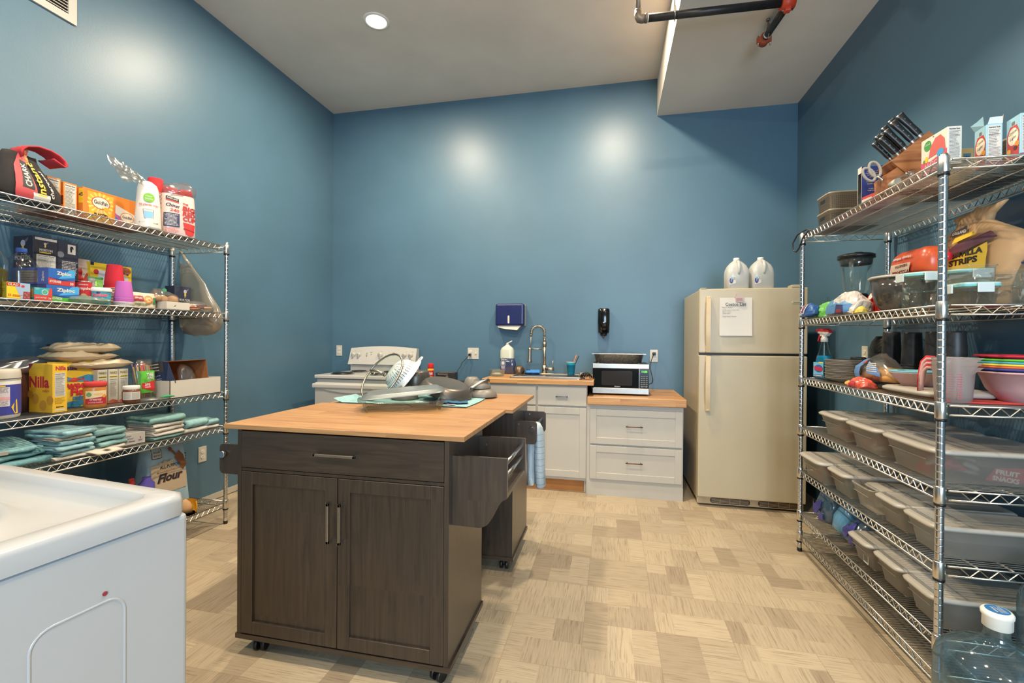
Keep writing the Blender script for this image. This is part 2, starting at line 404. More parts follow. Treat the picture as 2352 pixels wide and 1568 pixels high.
        for i in range(N - 1):
            for k in range(nx):
                a = i * K + k; fs.append((a, a + 1, a + K + 1, a + K)); fs.append((o + a, o + a + K, o + a + K + 1, o + a + 1))
            fs.append((i * K, (i + 1) * K, o + (i + 1) * K, o + i * K)); q = i * K + nx; fs.append((q, o + q, o + q + K, q + K))
        for k in range(nx): fs.append((k, o + k, o + k + 1, k + 1)); q = (N - 1) * K + k; fs.append((q, q + 1, o + q + 1, o + q))
        return s.add(vs, fs, True)
    # ---- printed matter on a flat or curved face
    def face(s, kind, w=0, d=0, h=0, r=0, a0=0, zb=0, x=0, y=0, z=0):
        """F front(-y) L left(-x) R right(+x) K back(+y) T top; C cylinder of radius r facing -y turned by a0"""
        s._fk = (kind, w, d, h, r, a0, zb, x, y, z); return s
    def _map(s, u, v, l):
        k, w, d, h, r, a0, zb, x, y, z = s._fk
        if k == 'F': p = (-w / 2 + u, -d / 2 - l, v)
        elif k == 'R': p = (w / 2 + l, -d / 2 + u, v)
        elif k == 'L': p = (-w / 2 - l, d / 2 - u, v)
        elif k == 'K': p = (w / 2 - u, d / 2 + l, v)
        elif k == 'T': p = (-w / 2 + u, -d / 2 + v, h + l)
        elif k == 'G': p = w(u, v, l)      # any surface function
        else:
            a = a0 + u / r; p = ((r + l) * sin(a), -(r + l) * cos(a), v)
        return (p[0] + x, p[1] + y, p[2] + z + zb)
    def poly(s, pts, mat, l=.0004, sub=True):
        s.use(mat)
        if s._fk[0] in 'CG' and sub and len(pts) == 4:
            n = 10; a, b, c, d = pts
            def q(u, v): return s._map((a[0] * (1 - u) + b[0] * u) * (1 - v) + (d[0] * (1 - u) + c[0] * u) * v, (a[1] * (1 - u) + b[1] * u) * (1 - v) + (d[1] * (1 - u) + c[1] * u) * v, l)
            return s.grid(q, n, n if s._fk[0] == 'G' else 1)
        if s._fk[0] in 'CG' and len(pts) > 4:
            cx = sum(p[0] for p in pts) / len(pts); cy = sum(p[1] for p in pts) / len(pts); E_ = [(a[0] + (b[0] - a[0]) * q / 4, a[1] + (b[1] - a[1]) * q / 4) for a, b in zip(pts, pts[1:] + pts[:1]) for q in range(4)] if s._fk[0] == 'G' and len(pts) < 16 else pts; pts = E_; n = len(pts); R = (0, .2, .4, .6, .8, 1)
            vs = [s._map(cx + (p[0] - cx) * q, cy + (p[1] - cy) * q, l) for q in R for p in pts]
            return s.add(vs, [(i * n + j, i * n + (j + 1) % n, (i + 1) * n + (j + 1) % n, (i + 1) * n + j) for i in range(len(R) - 1) for j in range(n)], True)
        return s.add([s._map(p[0], p[1], l) for p in pts], [tuple(range(len(pts)))])
    def rect(s, u0, v0, u1, v1, mat, l=.0004): return s.poly([(u0, v0), (u1, v0), (u1, v1), (u0, v1)], mat, l)
    def ell(s, cu, cv, ru, rv, mat, l=.0006, n=24): return s.poly([(cu + ru * cos(2 * pi * i / n), cv + rv * sin(2 * pi * i / n)) for i in range(n)], mat, l)
    def txt(s, t, u, v, h, mat, l=.0008, fit=None, bold=0.02, shear=0, ang=0, align='l'):
        """text with lower left corner (u,v), letter height h; fit = width it must fill"""
        vs, fs, W, H = text_geo(t, bold, shear)
        if not vs: return s
        sy = h / H; sx = sy if fit is None else fit / W
        if align == 'c': u -= W * sx / 2
        ca, sa = cos(radians(ang)), sin(radians(ang)); s.use(mat)
        return s.add([s._map(u + x * sx * ca - y * sy * sa, v + x * sx * sa + y * sy * ca, l) for x, y in vs], fs)
    def lines(s, u0, v0, u1, v1, n, mat, l=.0008, t=.35, seed=1, rag=.35):
        """small print too fine to read: rows of short strokes"""
        rd = random.Random(seed); s.use(mat)
        for i in range(n):
            v = v1 - (v1 - v0) * (i + .5) / n; h = (v1 - v0) / n * t / 2; u = u0; e = u1 - (u1 - u0) * rag * rd.random()
            while u < e:
                q = min(e, u + (u1 - u0) * (.06 + .16 * rd.random()))
                s.add([s._map(a, b, l) for a, b in ((u, v - h), (q, v - h), (q, v + h), (u, v + h))], [(0, 1, 2, 3)]); u = q + (u1 - u0) * .025
        return s
    def facts(s, u0, v0, u1, v1, seed=1):
        W, H = u1 - u0, v1 - v0
        s.rect(u0, v0, u1, v1, M_INKW, .0004)
        s.txt('Nutrition Facts', u0 + W * .06, v1 - H * .075, H * .045, M_INKK, .0008, fit=W * .86, bold=.03)
        for q in (.12, .25, .62, .8): s.rect(u0 + W * .06, v1 - H * (q + .008), u1 - W * .06, v1 - H * q, M_INKK, .0008)
        s.lines(u0 + W * .06, v1 - H * .6, u1 - W * .08, v1 - H * .14, 11, C(90, 84, 78), seed=seed, t=.3)
        s.lines(u0 + W * .06, v0 + H * .03, u1 - W * .06, v1 - H * .64, 9, C(120, 114, 106), seed=seed + 1, t=.35, rag=.1)
        return s
    def bars(s, u0, v0, u1, v1, seed=3):
        s.rect(u0, v0, u1, v1, M_INKW, .0006); rd = random.Random(seed); u = u0 + (u1 - u0) * .08; s.use(M_INKK)
        while u < u1 - (u1 - u0) * .1:
            q = (u1 - u0) * (.012 + .03 * rd.random()); s.add([s._map(a, b, .001) for a, b in ((u, v0 + (v1 - v0) * .2), (u + q, v0 + (v1 - v0) * .2), (u + q, v1 - (v1 - v0) * .08), (u, v1 - (v1 - v0) * .08))], [(0, 1, 2, 3)]); u += q * 1.9
        return s
    def mesh(s, name):
        me = bpy.data.meshes.new(name); me.from_pydata([tuple(v) for v in s.v], [], s.f)
        for m in s.mats: me.materials.append(m)
        me.polygons.foreach_set('material_index', s.m); me.polygons.foreach_set('use_smooth', s.sm); me.update()
        return me

def obj(name, mb, parent=None, loc=(0, 0, 0), rz=0, rot=None, smooth_angle=None):
    o = bpy.data.objects.new(name, mb.mesh(name)); COL.objects.link(o)
    o.location = loc; o.rotation_euler = rot if rot else (0, 0, radians(rz))
    if parent: o.parent = parent
    return o
def tag(o, label, cat, group=None):
    o['label'] = label; o['category'] = cat
    if group: o['group'] = group
    return o
def thing(name, label, cat, loc=(0, 0, 0), rz=0, group=None, rot=None):
    o = bpy.data.objects.new(name, None); COL.objects.link(o); o.empty_display_size = .05
    o.location = loc; o.rotation_euler = rot if rot else (0, 0, radians(rz))
    return tag(o, label, cat, group)
def one(name, label, cat, mb, loc=(0, 0, 0), rz=0, group=None, rot=None): return tag(obj(name, mb, None, loc, rz, rot), label, cat, group)
def struct(name, mb):
    o = obj(name, mb); o['kind'] = 'structure'; return o
def dup(root, loc, rz=None, label=None, group=None, rot=None):
    def cp(o, par):
        c = o.copy(); COL.objects.link(c)
        if par: c.parent = par
        for ch in list(o.children): cp(ch, c)
        return c
    r = cp(root, None); r.location = loc
    if rz is not None: r.rotation_euler = (0, 0, radians(rz))
    if rot: r.rotation_euler = rot
    if label: r['label'] = label
    if group: r['group'] = group
    return r
def rrect(w, h, r, n=5, cx=0, cy=0):
    pts = []
    for (x, y, a) in ((w / 2 - r, h / 2 - r, 0), (-w / 2 + r, h / 2 - r, 90), (-w / 2 + r, -h / 2 + r, 180), (w / 2 - r, -h / 2 + r, 270)):
        pts += [(cx + x + r * cos(radians(a + 90 * i / n)), cy + y + r * sin(radians(a + 90 * i / n))) for i in range(n + 1)]
    return pts

# ================================================================== THE ROOM
XL, XR, YB, YF = -3.0, 1.6, 4.5, -2.5
def slab(name, *b, mat): m = MB(); m.use(mat).box(*b); return struct(name, m)
slab('floor', XL - .1, YF - .1, -.1, XR + .1, YB + .1, 0, mat=M_FLOOR)
slab('ceiling', XL - .1, YF - .1, CEIL, XR + .1, YB + .1, CEIL + .1, mat=M_CEIL)
slab('wall_left', XL - .1, YF, 0, XL, YB, CEIL, mat=M_WALL)
slab('wall_right', XR, YF, 0, XR + .1, YB, CEIL, mat=M_WALL)
slab('wall_back', XL - .1, YB, 0, XR + .1, YB + .1, CEIL, mat=M_WALL)
slab('trim_1', .405, YF, SOF, XR, YB, CEIL, mat=M_SOF)
m = MB(); m.use(M_WALL)
wx0, wx1, wz0, wz1 = .05, 1.45, .85, 2.35
m.box(XL - .1, YF - .1, 0, wx0, YF, CEIL); m.box(wx1, YF - .1, 0, XR + .1, YF, CEIL); m.box(wx0, YF - .1, 0, wx1, YF, wz0); m.box(wx0, YF - .1, wz1, wx1, YF, CEIL)
struct('wall_front', m)
m = MB(); m.use(M_CAB)
for a in ((wx0, wz0, wx0 + .05, wz1), (wx1 - .05, wz0, wx1, wz1), (wx0, wz0, wx1, wz0 + .05), (wx0, wz1 - .05, wx1, wz1), (.73, wz0, .77, wz1)): m.box(a[0], YF - .07, a[1], a[2], YF - .02, a[3])
struct('window_1', m)
m = MB(); m.use(M_CAB).box(XL, YF, .006, XL + .012, YB, .05); struct('baseboard_left', m)

# ---- recessed lights
LL = ['round glowing recessed ceiling light above the stove side of the room', 'recessed ceiling light above the sink, just past the top of the photo', 'recessed ceiling light above the front cart', 'recessed ceiling light over the open floor by the right rack', 'recessed ceiling light behind the camera on the washer side', 'recessed ceiling light behind the camera on the window side', 'added recessed light, unseen, in the lowered ceiling behind the camera']
def downlight(x, y, z, label, group=None):
    t = thing('recessed_light', label, 'ceiling light', (x, y, z), group=group)
    m = MB(); m.use(P('light_trim', (236, 232, 222), .5)).lathe([(.076, -.004), (.080, -.009), (.098, -.006), (.1, 0)], 40, cap0=False, cap1=False); obj('trim_ring', m, t)
    m = MB(); m.use(P('light_lens', (255, 250, 240), .4, emit=(255, 244, 226), es=5.0)).lathe([(.0, -.012), (.04, -.0115), (.07, -.008), (.077, -.003)], 40, cap0=False, cap1=False); obj('lens', m, t)
    return t
for i, (x, y, z) in enumerate(DOWN):
    downlight(x, y, z, LL[i], 'recessed ceiling lights')

# ---- air vent, high on the left wall
t = thing('air_vent', 'white louvred metal air vent high on the blue left wall', 'vent', (XL, 1.70, 3.30))
m = MB(); m.use(M_WHITE)
for b in ((0, -.325, -.275, .012, .325, -.235), (0, -.325, .235, .012, .325, .275), (0, -.325, -.235, .012, -.285, .235), (0, .285, -.235, .012, .325, .235)): m.box(*b)
obj('frame', m, t)
m = MB(); m.use(P('vent_dark', (38, 30, 24), .8)).box(.001, -.285, -.235, .002, .285, .235); obj('duct_opening', m, t)
m = MB(); m.use(M_WHITE)
for i in range(27):
    z = -.228 + i * .0172; m.add([(.002, -.285, z + .009), (.010, -.285, z), (.010, .285, z), (.002, .285, z + .009), (.003, -.285, z + .010), (.011, -.285, z + .001), (.011, .285, z + .001), (.003, .285, z + .010)], [(0, 1, 2, 3), (4, 7, 6, 5), (1, 5, 6, 2), (0, 3, 7, 4)])
l = obj('louvres', m, t); 
# ---- sprinkler pipework under the soffit
M_PIPE = noisy('black_steel_pipe', (48, 47, 46), .15, 30, .42, metal=.5)
M_PIPEG = noisy('grey_iron_pipe', (118, 108, 96), .12, 30, .5, metal=.6)
M_ORANGE = noisy('orange_coupling', (196, 62, 30), .12, 30, .5)
t = thing('sprinkler_pipe', 'black steel sprinkler pipework with orange couplings hanging under the ceiling', 'pipe', (0.15, 2.99, 3.28))
m = MB(); m.use(M_PIPEG).cyl((0, 0, .02), (0, 0, .44), .016, 16); m.lathe([(.02, .035), (.023, .04), (.023, .055), (.02, .06)], 20); obj('riser', m, t)
m = MB(); m.use(M_PIPEG).tube([(0, 0, .05), (0, 0, .02), (.008, 0, .004), (.02, .001, 0), (.05, .003, .002)], [.023, .024, .026, .025, .024], 16); m.tube([(.042, .002, .002), (.054, .003, .002)], .028, 16); obj('elbow', m, t)
m = MB(); m.use(M_PIPE).cyl((.05, .003, .002), (.86, .047, .012), .0235, 20); m.use(M_OUT).cyl((.05, .003, .002), (.062, .004, .002), .0245, 20); obj('main_run', m, t)
m = MB(); m.use(M_ORANGE).cyl((.83, .045, .01), (.905, .05, .012), .038, 20); m.cyl((.868, .048, .012), (.868, .048, .07), .03, 20); m.box(.85, .03, -.045, .885, .066, .03, .006); m.use(M_STEEL).cyl((.84, .055, -.028), (.90, .055, -.028), .006, 10); obj('tee_coupling', m, t)
m = MB(); m.use(M_PIPE).cyl((.868, .055, .0), (.835, .375, 0), .022, 20); obj('branch_pipe', m, t)
m = MB(); m.use(noisy('rusty_orange', (150, 66, 36), .15, 30, .6)).cyl((.839, .34, 0), (.833, .40, 0), .034, 20)
for sx in (-1, 1): m.box(.836 + sx * .033 - .012, .36, -.02, .836 + sx * .033 + .012, .385, .02, .005); m.use(M_STEEL).cyl((.836 + sx * .036, .372, -.04), (.836 + sx * .036, .372, .03), .004, 8); m.use(MATS['rusty_orange'])
obj('end_coupling', m, t)
m = MB(); m.use(M_WHITE).cyl((.841, .315, 0), (.840, .328, 0), .0235, 20); obj('seal_ring', m, t)
for (x, y, zz) in ((.22, .012, .44), (.838, .30, .09)):
    m = MB(); m.use(M_STEEL).cyl((x, y, .02), (x, y, zz), .005, 8); m.tube([(x, y + .03 * cos(a * pi / 8), .03 * sin(a * pi / 8) - .0) for a in range(0, 17)], .003, 6, closed=True); m.box(x - .008, y - .012, .026, x + .008, y + .012, .055); m.cyl((x, y, zz - .012), (x, y, zz), .012, 6); obj('pipe_hanger', m, t)

# ---- outlets
def outlet(label, loc, rz, w=.07, kind='d', switch=False):
    t = thing('wall_outlet', label, 'outlet', loc, rz)
    h = .115; m = MB(); m.use(M_OUT).box(-w / 2, -.006, -h / 2, w / 2, 0, h / 2, .002); obj('cover_plate', m, t)
    dk = C(70, 60, 50); cx = -w / 4 if switch else 0
    for s in (-1, 1):
        m = MB(); m.use(P('outlet_face', (224, 219, 204), .35)); m.prism([(cx + .016 * cos(2 * pi * i / 20), s * .0195 + .0145 * sin(2 * pi * i / 20)) for i in range(20)], -.009, -.004, plane='xz')
        m.use(dk); m.box(cx - .007, -.0094, s * .0195 - .001, cx - .005, -.0088, s * .0195 + .007); m.box(cx + .005, -.0094, s * .0195, cx + .007, -.0088, s * .0195 + .006); m.box(cx - .002, -.0094, s * .0195 - .009, cx + .002, -.0088, s * .0195 - .005); obj('receptacle', m, t)
    if switch: m = MB(); m.use(MATS['outlet_face']).box(w / 4 - .005, -.018, -.004, w / 4 + .005, -.005, .008, .001); obj('switch_toggle', m, t)
    return t
outlet('white wall outlet on the back wall in the corner left of the stove', (-2.913, YB, 1.122), 0)
outlet('wide white outlet and switch plate on the back wall between stove and sink', (-1.382, YB, 1.112), 0, .118, switch=True)
outlet('white outlet beside the refrigerator with the microwave plugged in', (.395, YB, 1.113), 0)
outlet('white outlet low on the left wall behind the flour bag', (XL, 2.862, .38), 90)
outlet('white outlet on the right wall behind the dark cups', (XR, 3.357, 1.175), -90)
m = MB(); m.use(M_BLACK).tube([(-1.41, 4.485, 1.10), (-1.41, 4.45, 1.10), (-1.425, 4.44, 1.075), (-1.47, 4.40, 1.02), (-1.475, 4.38, .985), (-1.50, 4.36, .95), (-1.50, 4.33, .90), (-1.48, 4.28, .84)], .0035, 8); m.box(-1.424, 4.455, 1.088, -1.398, 4.492, 1.11, .003)
one('power_cord', 'thin black power cord hanging from the double plate between stove and sink', 'cord', m)
m = MB(); m.use(M_BLACK).tube([(.395, 4.49, 1.133), (.395, 4.45, 1.133), (.385, 4.43, 1.125), (.36, 4.40, 1.06), (.35, 4.36, 1.0), (.365, 4.33, .94), (.37, 4.30, .90), (.36, 4.27, .875), (.335, 4.24, .87)], .0045, 8); m.box(.38, 4.455, 1.12, .41, 4.491, 1.147, .004)
one('power_cord', 'black microwave power cord curling down from the outlet by the refrigerator', 'cord', m)

# ---- paper towel and soap dispensers
t = thing('paper_towel_dispenser', 'navy blue paper towel dispenser with a white towel sticking out', 'dispenser', (-.98, YB, 1.50))
m = MB(); m.use(noisy('navy_plastic', (28, 38, 86), .05, 10, .3)).box(-.145, -.105, -.105, .14, -.012, .112, .018, 3); obj('cover', m, t)
m = MB(); m.use(C(130, 128, 122)).box(-.138, -.02, -.108, .146, 0, .106, .004); obj('back_plate', m, t)
m = MB(); m.face('F', .28, .21, 0).prism([(-.006 + .009 * cos(a * pi / 8) - .004, -.045 + (.03 if a <= 8 else -.03) + .009 * sin(a * pi / 8)) for a in range(16)], -.1062, -.104, plane='xz'); 
for k in m.mats: pass
m.mats = [C(214, 206, 190)]; m.face('F', .29, .212, 0, z=0).txt('tork', .12, .04, .010, C(12, 14, 30), .001); obj('level_window', m, t)
m = MB(); m.use(M_WCLOTH).add([(-.125, -.085, -.104), (.11, -.085, -.104), (.075, -.10, -.15), (-.04, -.10, -.14), (-.122, -.09, -.122), (-.125, -.03, -.104), (.11, -.03, -.104), (.075, -.03, -.148), (-.122, -.03, -.12)], [(0, 1, 2, 3, 4), (5, 8, 7, 6), (0, 4, 8, 5), (1, 6, 7, 2), (4, 3, 2, 7, 8)]); obj('paper_towel', m, t)
t = thing('soap_dispenser', 'glossy black soap dispenser on the wall above the microwave', 'dispenser', (-.07, YB, 1.43))
m = MB(); m.use(P('soap_black', (14, 14, 15), .12)).loft([(-.105, .040, .040, 0, -.045, 3), (-.10, .050, .046, 0, -.048, 3), (0, .055, .05, 0, -.052, 3), (.10, .054, .05, 0, -.052, 3), (.122, .052, .046, 0, -.05, 3), (.13, .042, .038, 0, -.048, 3)], 32); obj('housing', m, t)
m = MB(); m.use(M_BLACK).loft([(-.13, .028, .025, 0, -.045), (-.105, .034, .03, 0, -.045)], 20); m.use(M_STEEL).lathe([(.004, -.155), (.008, -.14), (.014, -.13), (.02, -.125)], 16, 0, -.045); obj('nozzle', m, t)
m = MB(); m.use(C(170, 170, 166)).box(-.006, -.1035, -.01, .008, -.1022, 0); obj('level_window', m, t)

# ================================================================== STOVE
t = thing('electric_stove', 'white electric coil stove against the back wall in the left corner', 'stove', (-2.335, 3.80, 0))
m = MB(); m.use(M_WHITE).box(-.38, .03, .03, .38, .66, .875, .006); obj('body', m, t)
m = MB(); m.use(M_WHITE).box(-.385, -.005, .883, .385, .66, .915, .008, 3); obj('cooktop', m, t)
m = MB(); m.use(M_WHITE).box(-.378, -.01, .20, .378, .035, .845, .01, 3); d = obj('oven_door', m, t)
m = MB(); m.use(M_WHITE).box(-.385, -.045, .795, .385, -.008, .838, .012, 3); m.prism([(-.36 + .72 * i / 16, .80 - .045 * sin(pi * i / 16)) for i in range(17)] + [(.36, .81), (-.36, .81)], -.028, -.008, plane='xz'); obj('door_handle', m, d)
m = MB(); m.use(P('oven_glass', (70, 66, 62), .12)).prism(rrect(.52, .36, .03, 6, .01, .47), -.014, -.0095, plane='xz'); obj('oven_window', m, d)
m = MB(); m.use(M_WHITE).box(-.378, -.008, .04, .378, .035, .19, .008); obj('storage_drawer', m, t)
m = MB(); m.use(M_WHITE)
prof = [(-.38, .985)] + [(-.375 + .75 * i / 20, 1.155 + .022 * sin(pi * i / 20)) for i in range(21)] + [(.38, .985)]
def slant(z): return .545 + (z - .985) * .35
n_ = len(prof); vs = [(x, slant(z), z) for x, z in prof] + [(x, .655, z) for x, z in prof]
m.add(vs, [tuple(range(n_)), tuple(range(2 * n_ - 1, n_ - 1, -1))] + [(i, n_ + i, n_ + (i + 1) % n_, (i + 1) % n_) for i in range(n_)])
m.box(-.365, .575, .905, .365, .655, .987); m.box(-.378, .60, .905, .378, .655, 1.0)
bg = obj('backguard', m, t)
m = MB(); m.use(M_BLACK).box(-.33, .544, .9835, .33, .57, .9865); obj('vent_slot', m, bg)
m = MB(); m.face('G', lambda u, v, l: (u, slant(v) - l - .001, v))
for x in (-.325, -.262, -.02, .255, .325): m.txt('-', x + .003, 1.123, .002, C(120, 112, 100), fit=.012)
m.lines(-.19, 1.075, -.168, 1.11, 3, C(120, 112, 100)); m.lines(-.145, 1.107, -.115, 1.117, 1, C(120, 112, 100)); m.lines(.11, 1.104, .14, 1.114, 1, C(120, 112, 100)); m.rect(-.185, 1.065, -.172, 1.075, C(150, 130, 90))
m.ell(-.13, 1.09, .004, .004, C(150, 20, 22)); m.ell(.125, 1.085, .004, .004, C(150, 20, 22)); obj('control_markings', m, bg)
kn = None
for x in (-.33, -.268, -.02, .25, .318):
    m = MB(); r = .026 if abs(x) > .1 else .030
    m.use(M_WHITE).lathe([(r, 0), (r * .97, .012), (r * .8, .018), (0, .02)], 24); m.prism(rrect(r * .5, r * 1.9, r * .24, 4), .015, .034)
    k = obj('knob', m, t, rot=(radians(109), 0, 0)); k.location = (x, slant(1.088) - .001, 1.088)
for (x, y, r) in ((-.19, .16, .095), (.19, .16, .075), (-.19, .45, .075), (.19, .45, .095)):
    m = MB(); m.use(M_CHROME).lathe([(r * .5, .917), (r * .95, .9165), (r * 1.12, .921), (r * 1.16, .918)], 36, x, y, cap0=False, cap1=False); dp = obj('drip_pan', m, t)
    m = MB(); m.use(M_BLACK); sp = [(x + (.2 + .8 * i / 90) * r * cos(i * .21 * 1.0 * 2), y + (.2 + .8 * i / 90) * r * sin(i * .21 * 2), .926) for i in range(91)]; m.tube(sp, .0045, 6); obj('coil_element', m, dp)

# ================================================================== SINK RUN
def bar_pull(par, x, z, w, mat, y=0, flat=True):
    m = MB(); m.use(mat)
    if flat: m.box(x - w / 2, y - .026, z - .005, x + w / 2, y - .017, z + .006, .001); m.box(x - w / 2, y - .026, z - .005, x - w / 2 + .007, y, z + .006, .001); m.box(x + w / 2 - .007, y - .026, z - .005, x + w / 2, y, z + .006, .001)
    else:
        m.tube([(x - w / 2, y - .025, z), (x - w / 2 * .9, y - .029, z), (x + w / 2 * .9, y - .029, z), (x + w / 2, y - .025, z)], [.005, .004, .004, .005], 10)
        for s in (-1, 1): m.cyl((x + s * w * .42, y, z), (x + s * w * .42, y - .028, z), .0045, 10)
    return obj('handle', m, par)
def shaker(par, name, x0, z0, x1, z1, y, fr=.055, mat=M_CAB, rec=.008):
    m = MB(); m.use(mat); m.box(x0, y, z0, x1, y + .018 - rec, z1) if 0 else None
    m.box(x0, y, z0, x0 + fr, y + .019, z1, .0015, 1); m.box(x1 - fr, y, z0, x1, y + .019, z1, .0015, 1); m.box(x0 + fr, y, z0, x1 - fr, y + .019, z0 + fr, .0015, 1); m.box(x0 + fr, y, z1 - fr, x1 - fr, y + .019, z1, .0015, 1)
    m.box(x0 + fr, y + rec, z0 + fr, x1 - fr, y + .018, z1 - fr)
    return obj(name, m, par)
t = thing('sink_cabinet', 'white base cabinet with two drawers over two doors under the sink', 'cabinet', (-.60, 3.78, 0))
m = MB(); m.use(M_CAB).box(-.44, .02, .10, .412, .62, .885); obj('carcass', m, t)
m = MB(); m.use(noisy('toe_kick_board', (170, 112, 56), .08, 12, .7)).box(-.44, .06, 0, .39, .08, .10); obj('toe_kick', m, t)
for k, (a, b) in enumerate(((-.435, -.012), (.005, .406))):
    m = MB(); m.use(M_CAB).box(a, 0, .715, b, .019, .872, .002, 1); d = obj('drawer', m, t); bar_pull(d, (a + b) / 2, .79, .095, M_CHROME)
    shaker(t, 'door', a, .125, b, .70, 0)
m = MB(); m.use(M_CAB).box(.408, .004, 0, .412, .62, .885); m.box(.39, .045, 0, .412, .10, .72); obj('filler_panel', m, t)
m = MB(); m.use(M_BUTCH).box(-1.075, 3.755, .888, -.135, 4.495, .926, .003, 1); m.box(-.15, 3.78, .926, -.135, 4.49, .932)
one('wood_countertop', 'pale pine butcher block countertop holding the steel sink', 'countertop', m)
t = thing('kitchen_sink', 'stainless steel drop-in sink set in the wooden countertop', 'sink', (-.55, 4.10, .926))
m = MB(); m.use(M_STEEL)
m.prism(rrect(.62, .50, .03, 5), 0, .006)
o_ = len(m.f)
m.box(-.30, -.235, .004, .30, -.215, .018, .004); m.box(-.30, .20, .004, .30, .22, .012, .004); m.box(-.305, -.23, .004, -.29, .22, .014, .003); m.box(.29, -.23, .004, .305, .22, .014, .003)
obj('rim', m, t)
m = MB(); m.use(M_STEEL).loft([(.0065, .27, .17, 0, -.02, 6), (.007, .26, .16, 0, -.02, 6)], 32); m.use(M_BLACK).lathe([(.03, .0075), (.0, .008)], 20, 0, 0); obj('basin', m, t)
# faucet
t = thing('kitchen_faucet', 'brushed nickel spring-neck faucet standing behind the sink', 'faucet', (-.62, 4.33, .926))
m = MB(); m.use(M_NICKEL).box(-.10, -.03, .006, .09, .03, .014, .004); m.cyl((0, 0, .01), (0, 0, .09), .024, 24); m.cyl((0, 0, .09), (0, 0, .27), .014, 20); m.cyl((0, 0, .27), (0, 0, .31), .018, 20); m.cyl((0, 0, .31), (0, 0, .345), .012, 20); obj('body', m, t)
m = MB(); m.use(M_NICKEL); arc = [(0, 0, .34)] + [(-.062 + .062 * cos(a * pi / 10), -.03 * a / 10, .40 + .062 * sin(a * pi / 10)) for a in range(11)] + [(-.126, -.032, .37)]
m.tube(arc, .008, 10); obj('hose', m, t)
m = MB(); m.use(M_NICKEL)
def arcpt(s):
    s *= len(arc) - 1; i = min(int(s), len(arc) - 2); f = s - i; return Vector(arc[i]) * (1 - f) + Vector(arc[i + 1]) * f
cp = []
for i in range(330):
    s = i / 329; p = arcpt(s); q = arcpt(min(1, s + .01)) - arcpt(max(0, s - .01)); q.normalize(); a = q.cross(Vector((0, 1, 0))); a.normalize(); b = q.cross(a); th = i * .36 * 1.1; cp.append(p + (a * cos(th) + b * sin(th)) * .0135)
m.tube(cp, .0028, 5); obj('spring_coil', m, t)
m = MB(); m.use(M_NICKEL).tube([(-.126, -.032, .37), (-.13, -.034, .30), (-.136, -.036, .25)], .005, 8); m.tube([(-.136, -.036, .255), (-.136, -.036, .24), (-.137, -.036, .15), (-.138, -.036, .13), (-.138, -.036, .115)], [.016, .017, .017, .02, .025], 20); obj('spray_head', m, t)
m = MB(); m.use(M_NICKEL).cyl((-.13, -.034, .243), (0, 0, .243), .005, 10); m.tube([(-.136 + .02 * cos(a), -.036 + .02 * sin(a), .243) for a in [i * pi / 8 for i in range(16)]], .004, 6, closed=True); obj('support_arm', m, t)
m = MB(); m.use(M_NICKEL).cyl((.01, -.01, .055), (.09, -.03, .055), .016, 18); m.cyl((.082, -.028, .06), (.084, -.03, .135), .0045, 10); obj('lever_handle', m, t)

# second base unit
t = thing('drawer_cabinet', 'low white base cabinet with two deep drawers under the microwave', 'cabinet', (.185, 3.76, 0))
m = MB(); m.use(M_CAB).box(-.372, .02, 0, .372, .62, .735); m.box(-.365, .012, 0, .372, .03, .105); obj('carcass', m, t)
for (z0, z1) in ((.135, .405), (.42, .70)):
    d = shaker(t, 'drawer', -.348, z0, .362, z1, 0, .052); bar_pull(d, .0, (z0 + z1) / 2 + .012, .125, noisy('bronze_pull', (86, 62, 46), .1, 20, .35, metal=.7), flat=False)
m = MB(); m.use(M_BUTCH).box(-.185, 3.735, .738, .575, 4.49, .80, .004, 1)
one('wood_countertop', 'lower knotty pine countertop carrying the microwave', 'countertop', m)

# microwave
t = thing('microwave_oven', 'stainless steel microwave with black door and green clock', 'microwave', (.078, 3.90, .80))
m = MB(); m.use(M_BLACK).box(-.228, .02, .012, .228, .38, .262, .004); m.use(M_STEEL).box(-.23, .0, .222, .23, .03, .262, .004); m.box(-.23, .0, .012, .23, .03, .062, .004); b = obj('body', m, t)
m = MB(); m.use(P('microwave_glass', (16, 15, 15), .06)).box(-.228, .002, .062, .148, .012, .222); d = obj('door', m, t)
m = MB(); m.use(P('microwave_window', (46, 42, 40), .08)).prism(rrect(.25, .12, .01, 3, -.03, .142), .0008, .0018, plane='xz'); m.face('F', .46, 0, 0).txt('Oster', .18, .070, .009, C(200, 196, 188), -.001, fit=.05); obj('window', m, d)
m = MB(); m.use(P('microwave_panel', (20, 19, 19), .15)).box(.15, .001, .062, .228, .012, .222)
m.face('G', lambda u, v, l: (u, .0005 - l, v)).txt('11:33', .17, .193, .014, P('green_led', (90, 255, 60), .5, emit=(90, 255, 50), es=2.2), .0004, fit=.042)
for r in range(6):
    for c_ in range(3): m.rect(.162 + c_ * .02, .158 - r * .0165, .176 + c_ * .02, .165 - r * .0165, C(120, 116, 108))
for x in (.168, .202): m.ell(x + .004, .078, .007, .007, C(120, 116, 108))
m.use(M_STEEL).box(.16, -.001, .02, .215, .002, .052); obj('control_panel', m, t)
m = MB(); m.use(M_STEEL).box(.148, -.0025, .014, .151, .003, .26); obj('door_seam', m, t)
for x in (-.16, .12):
    for y in (.04, .34): m = MB(); m.use(M_BLACK).cyl((x, y, .0), (x, y, .013), .012, 12); obj('foot', m, t)
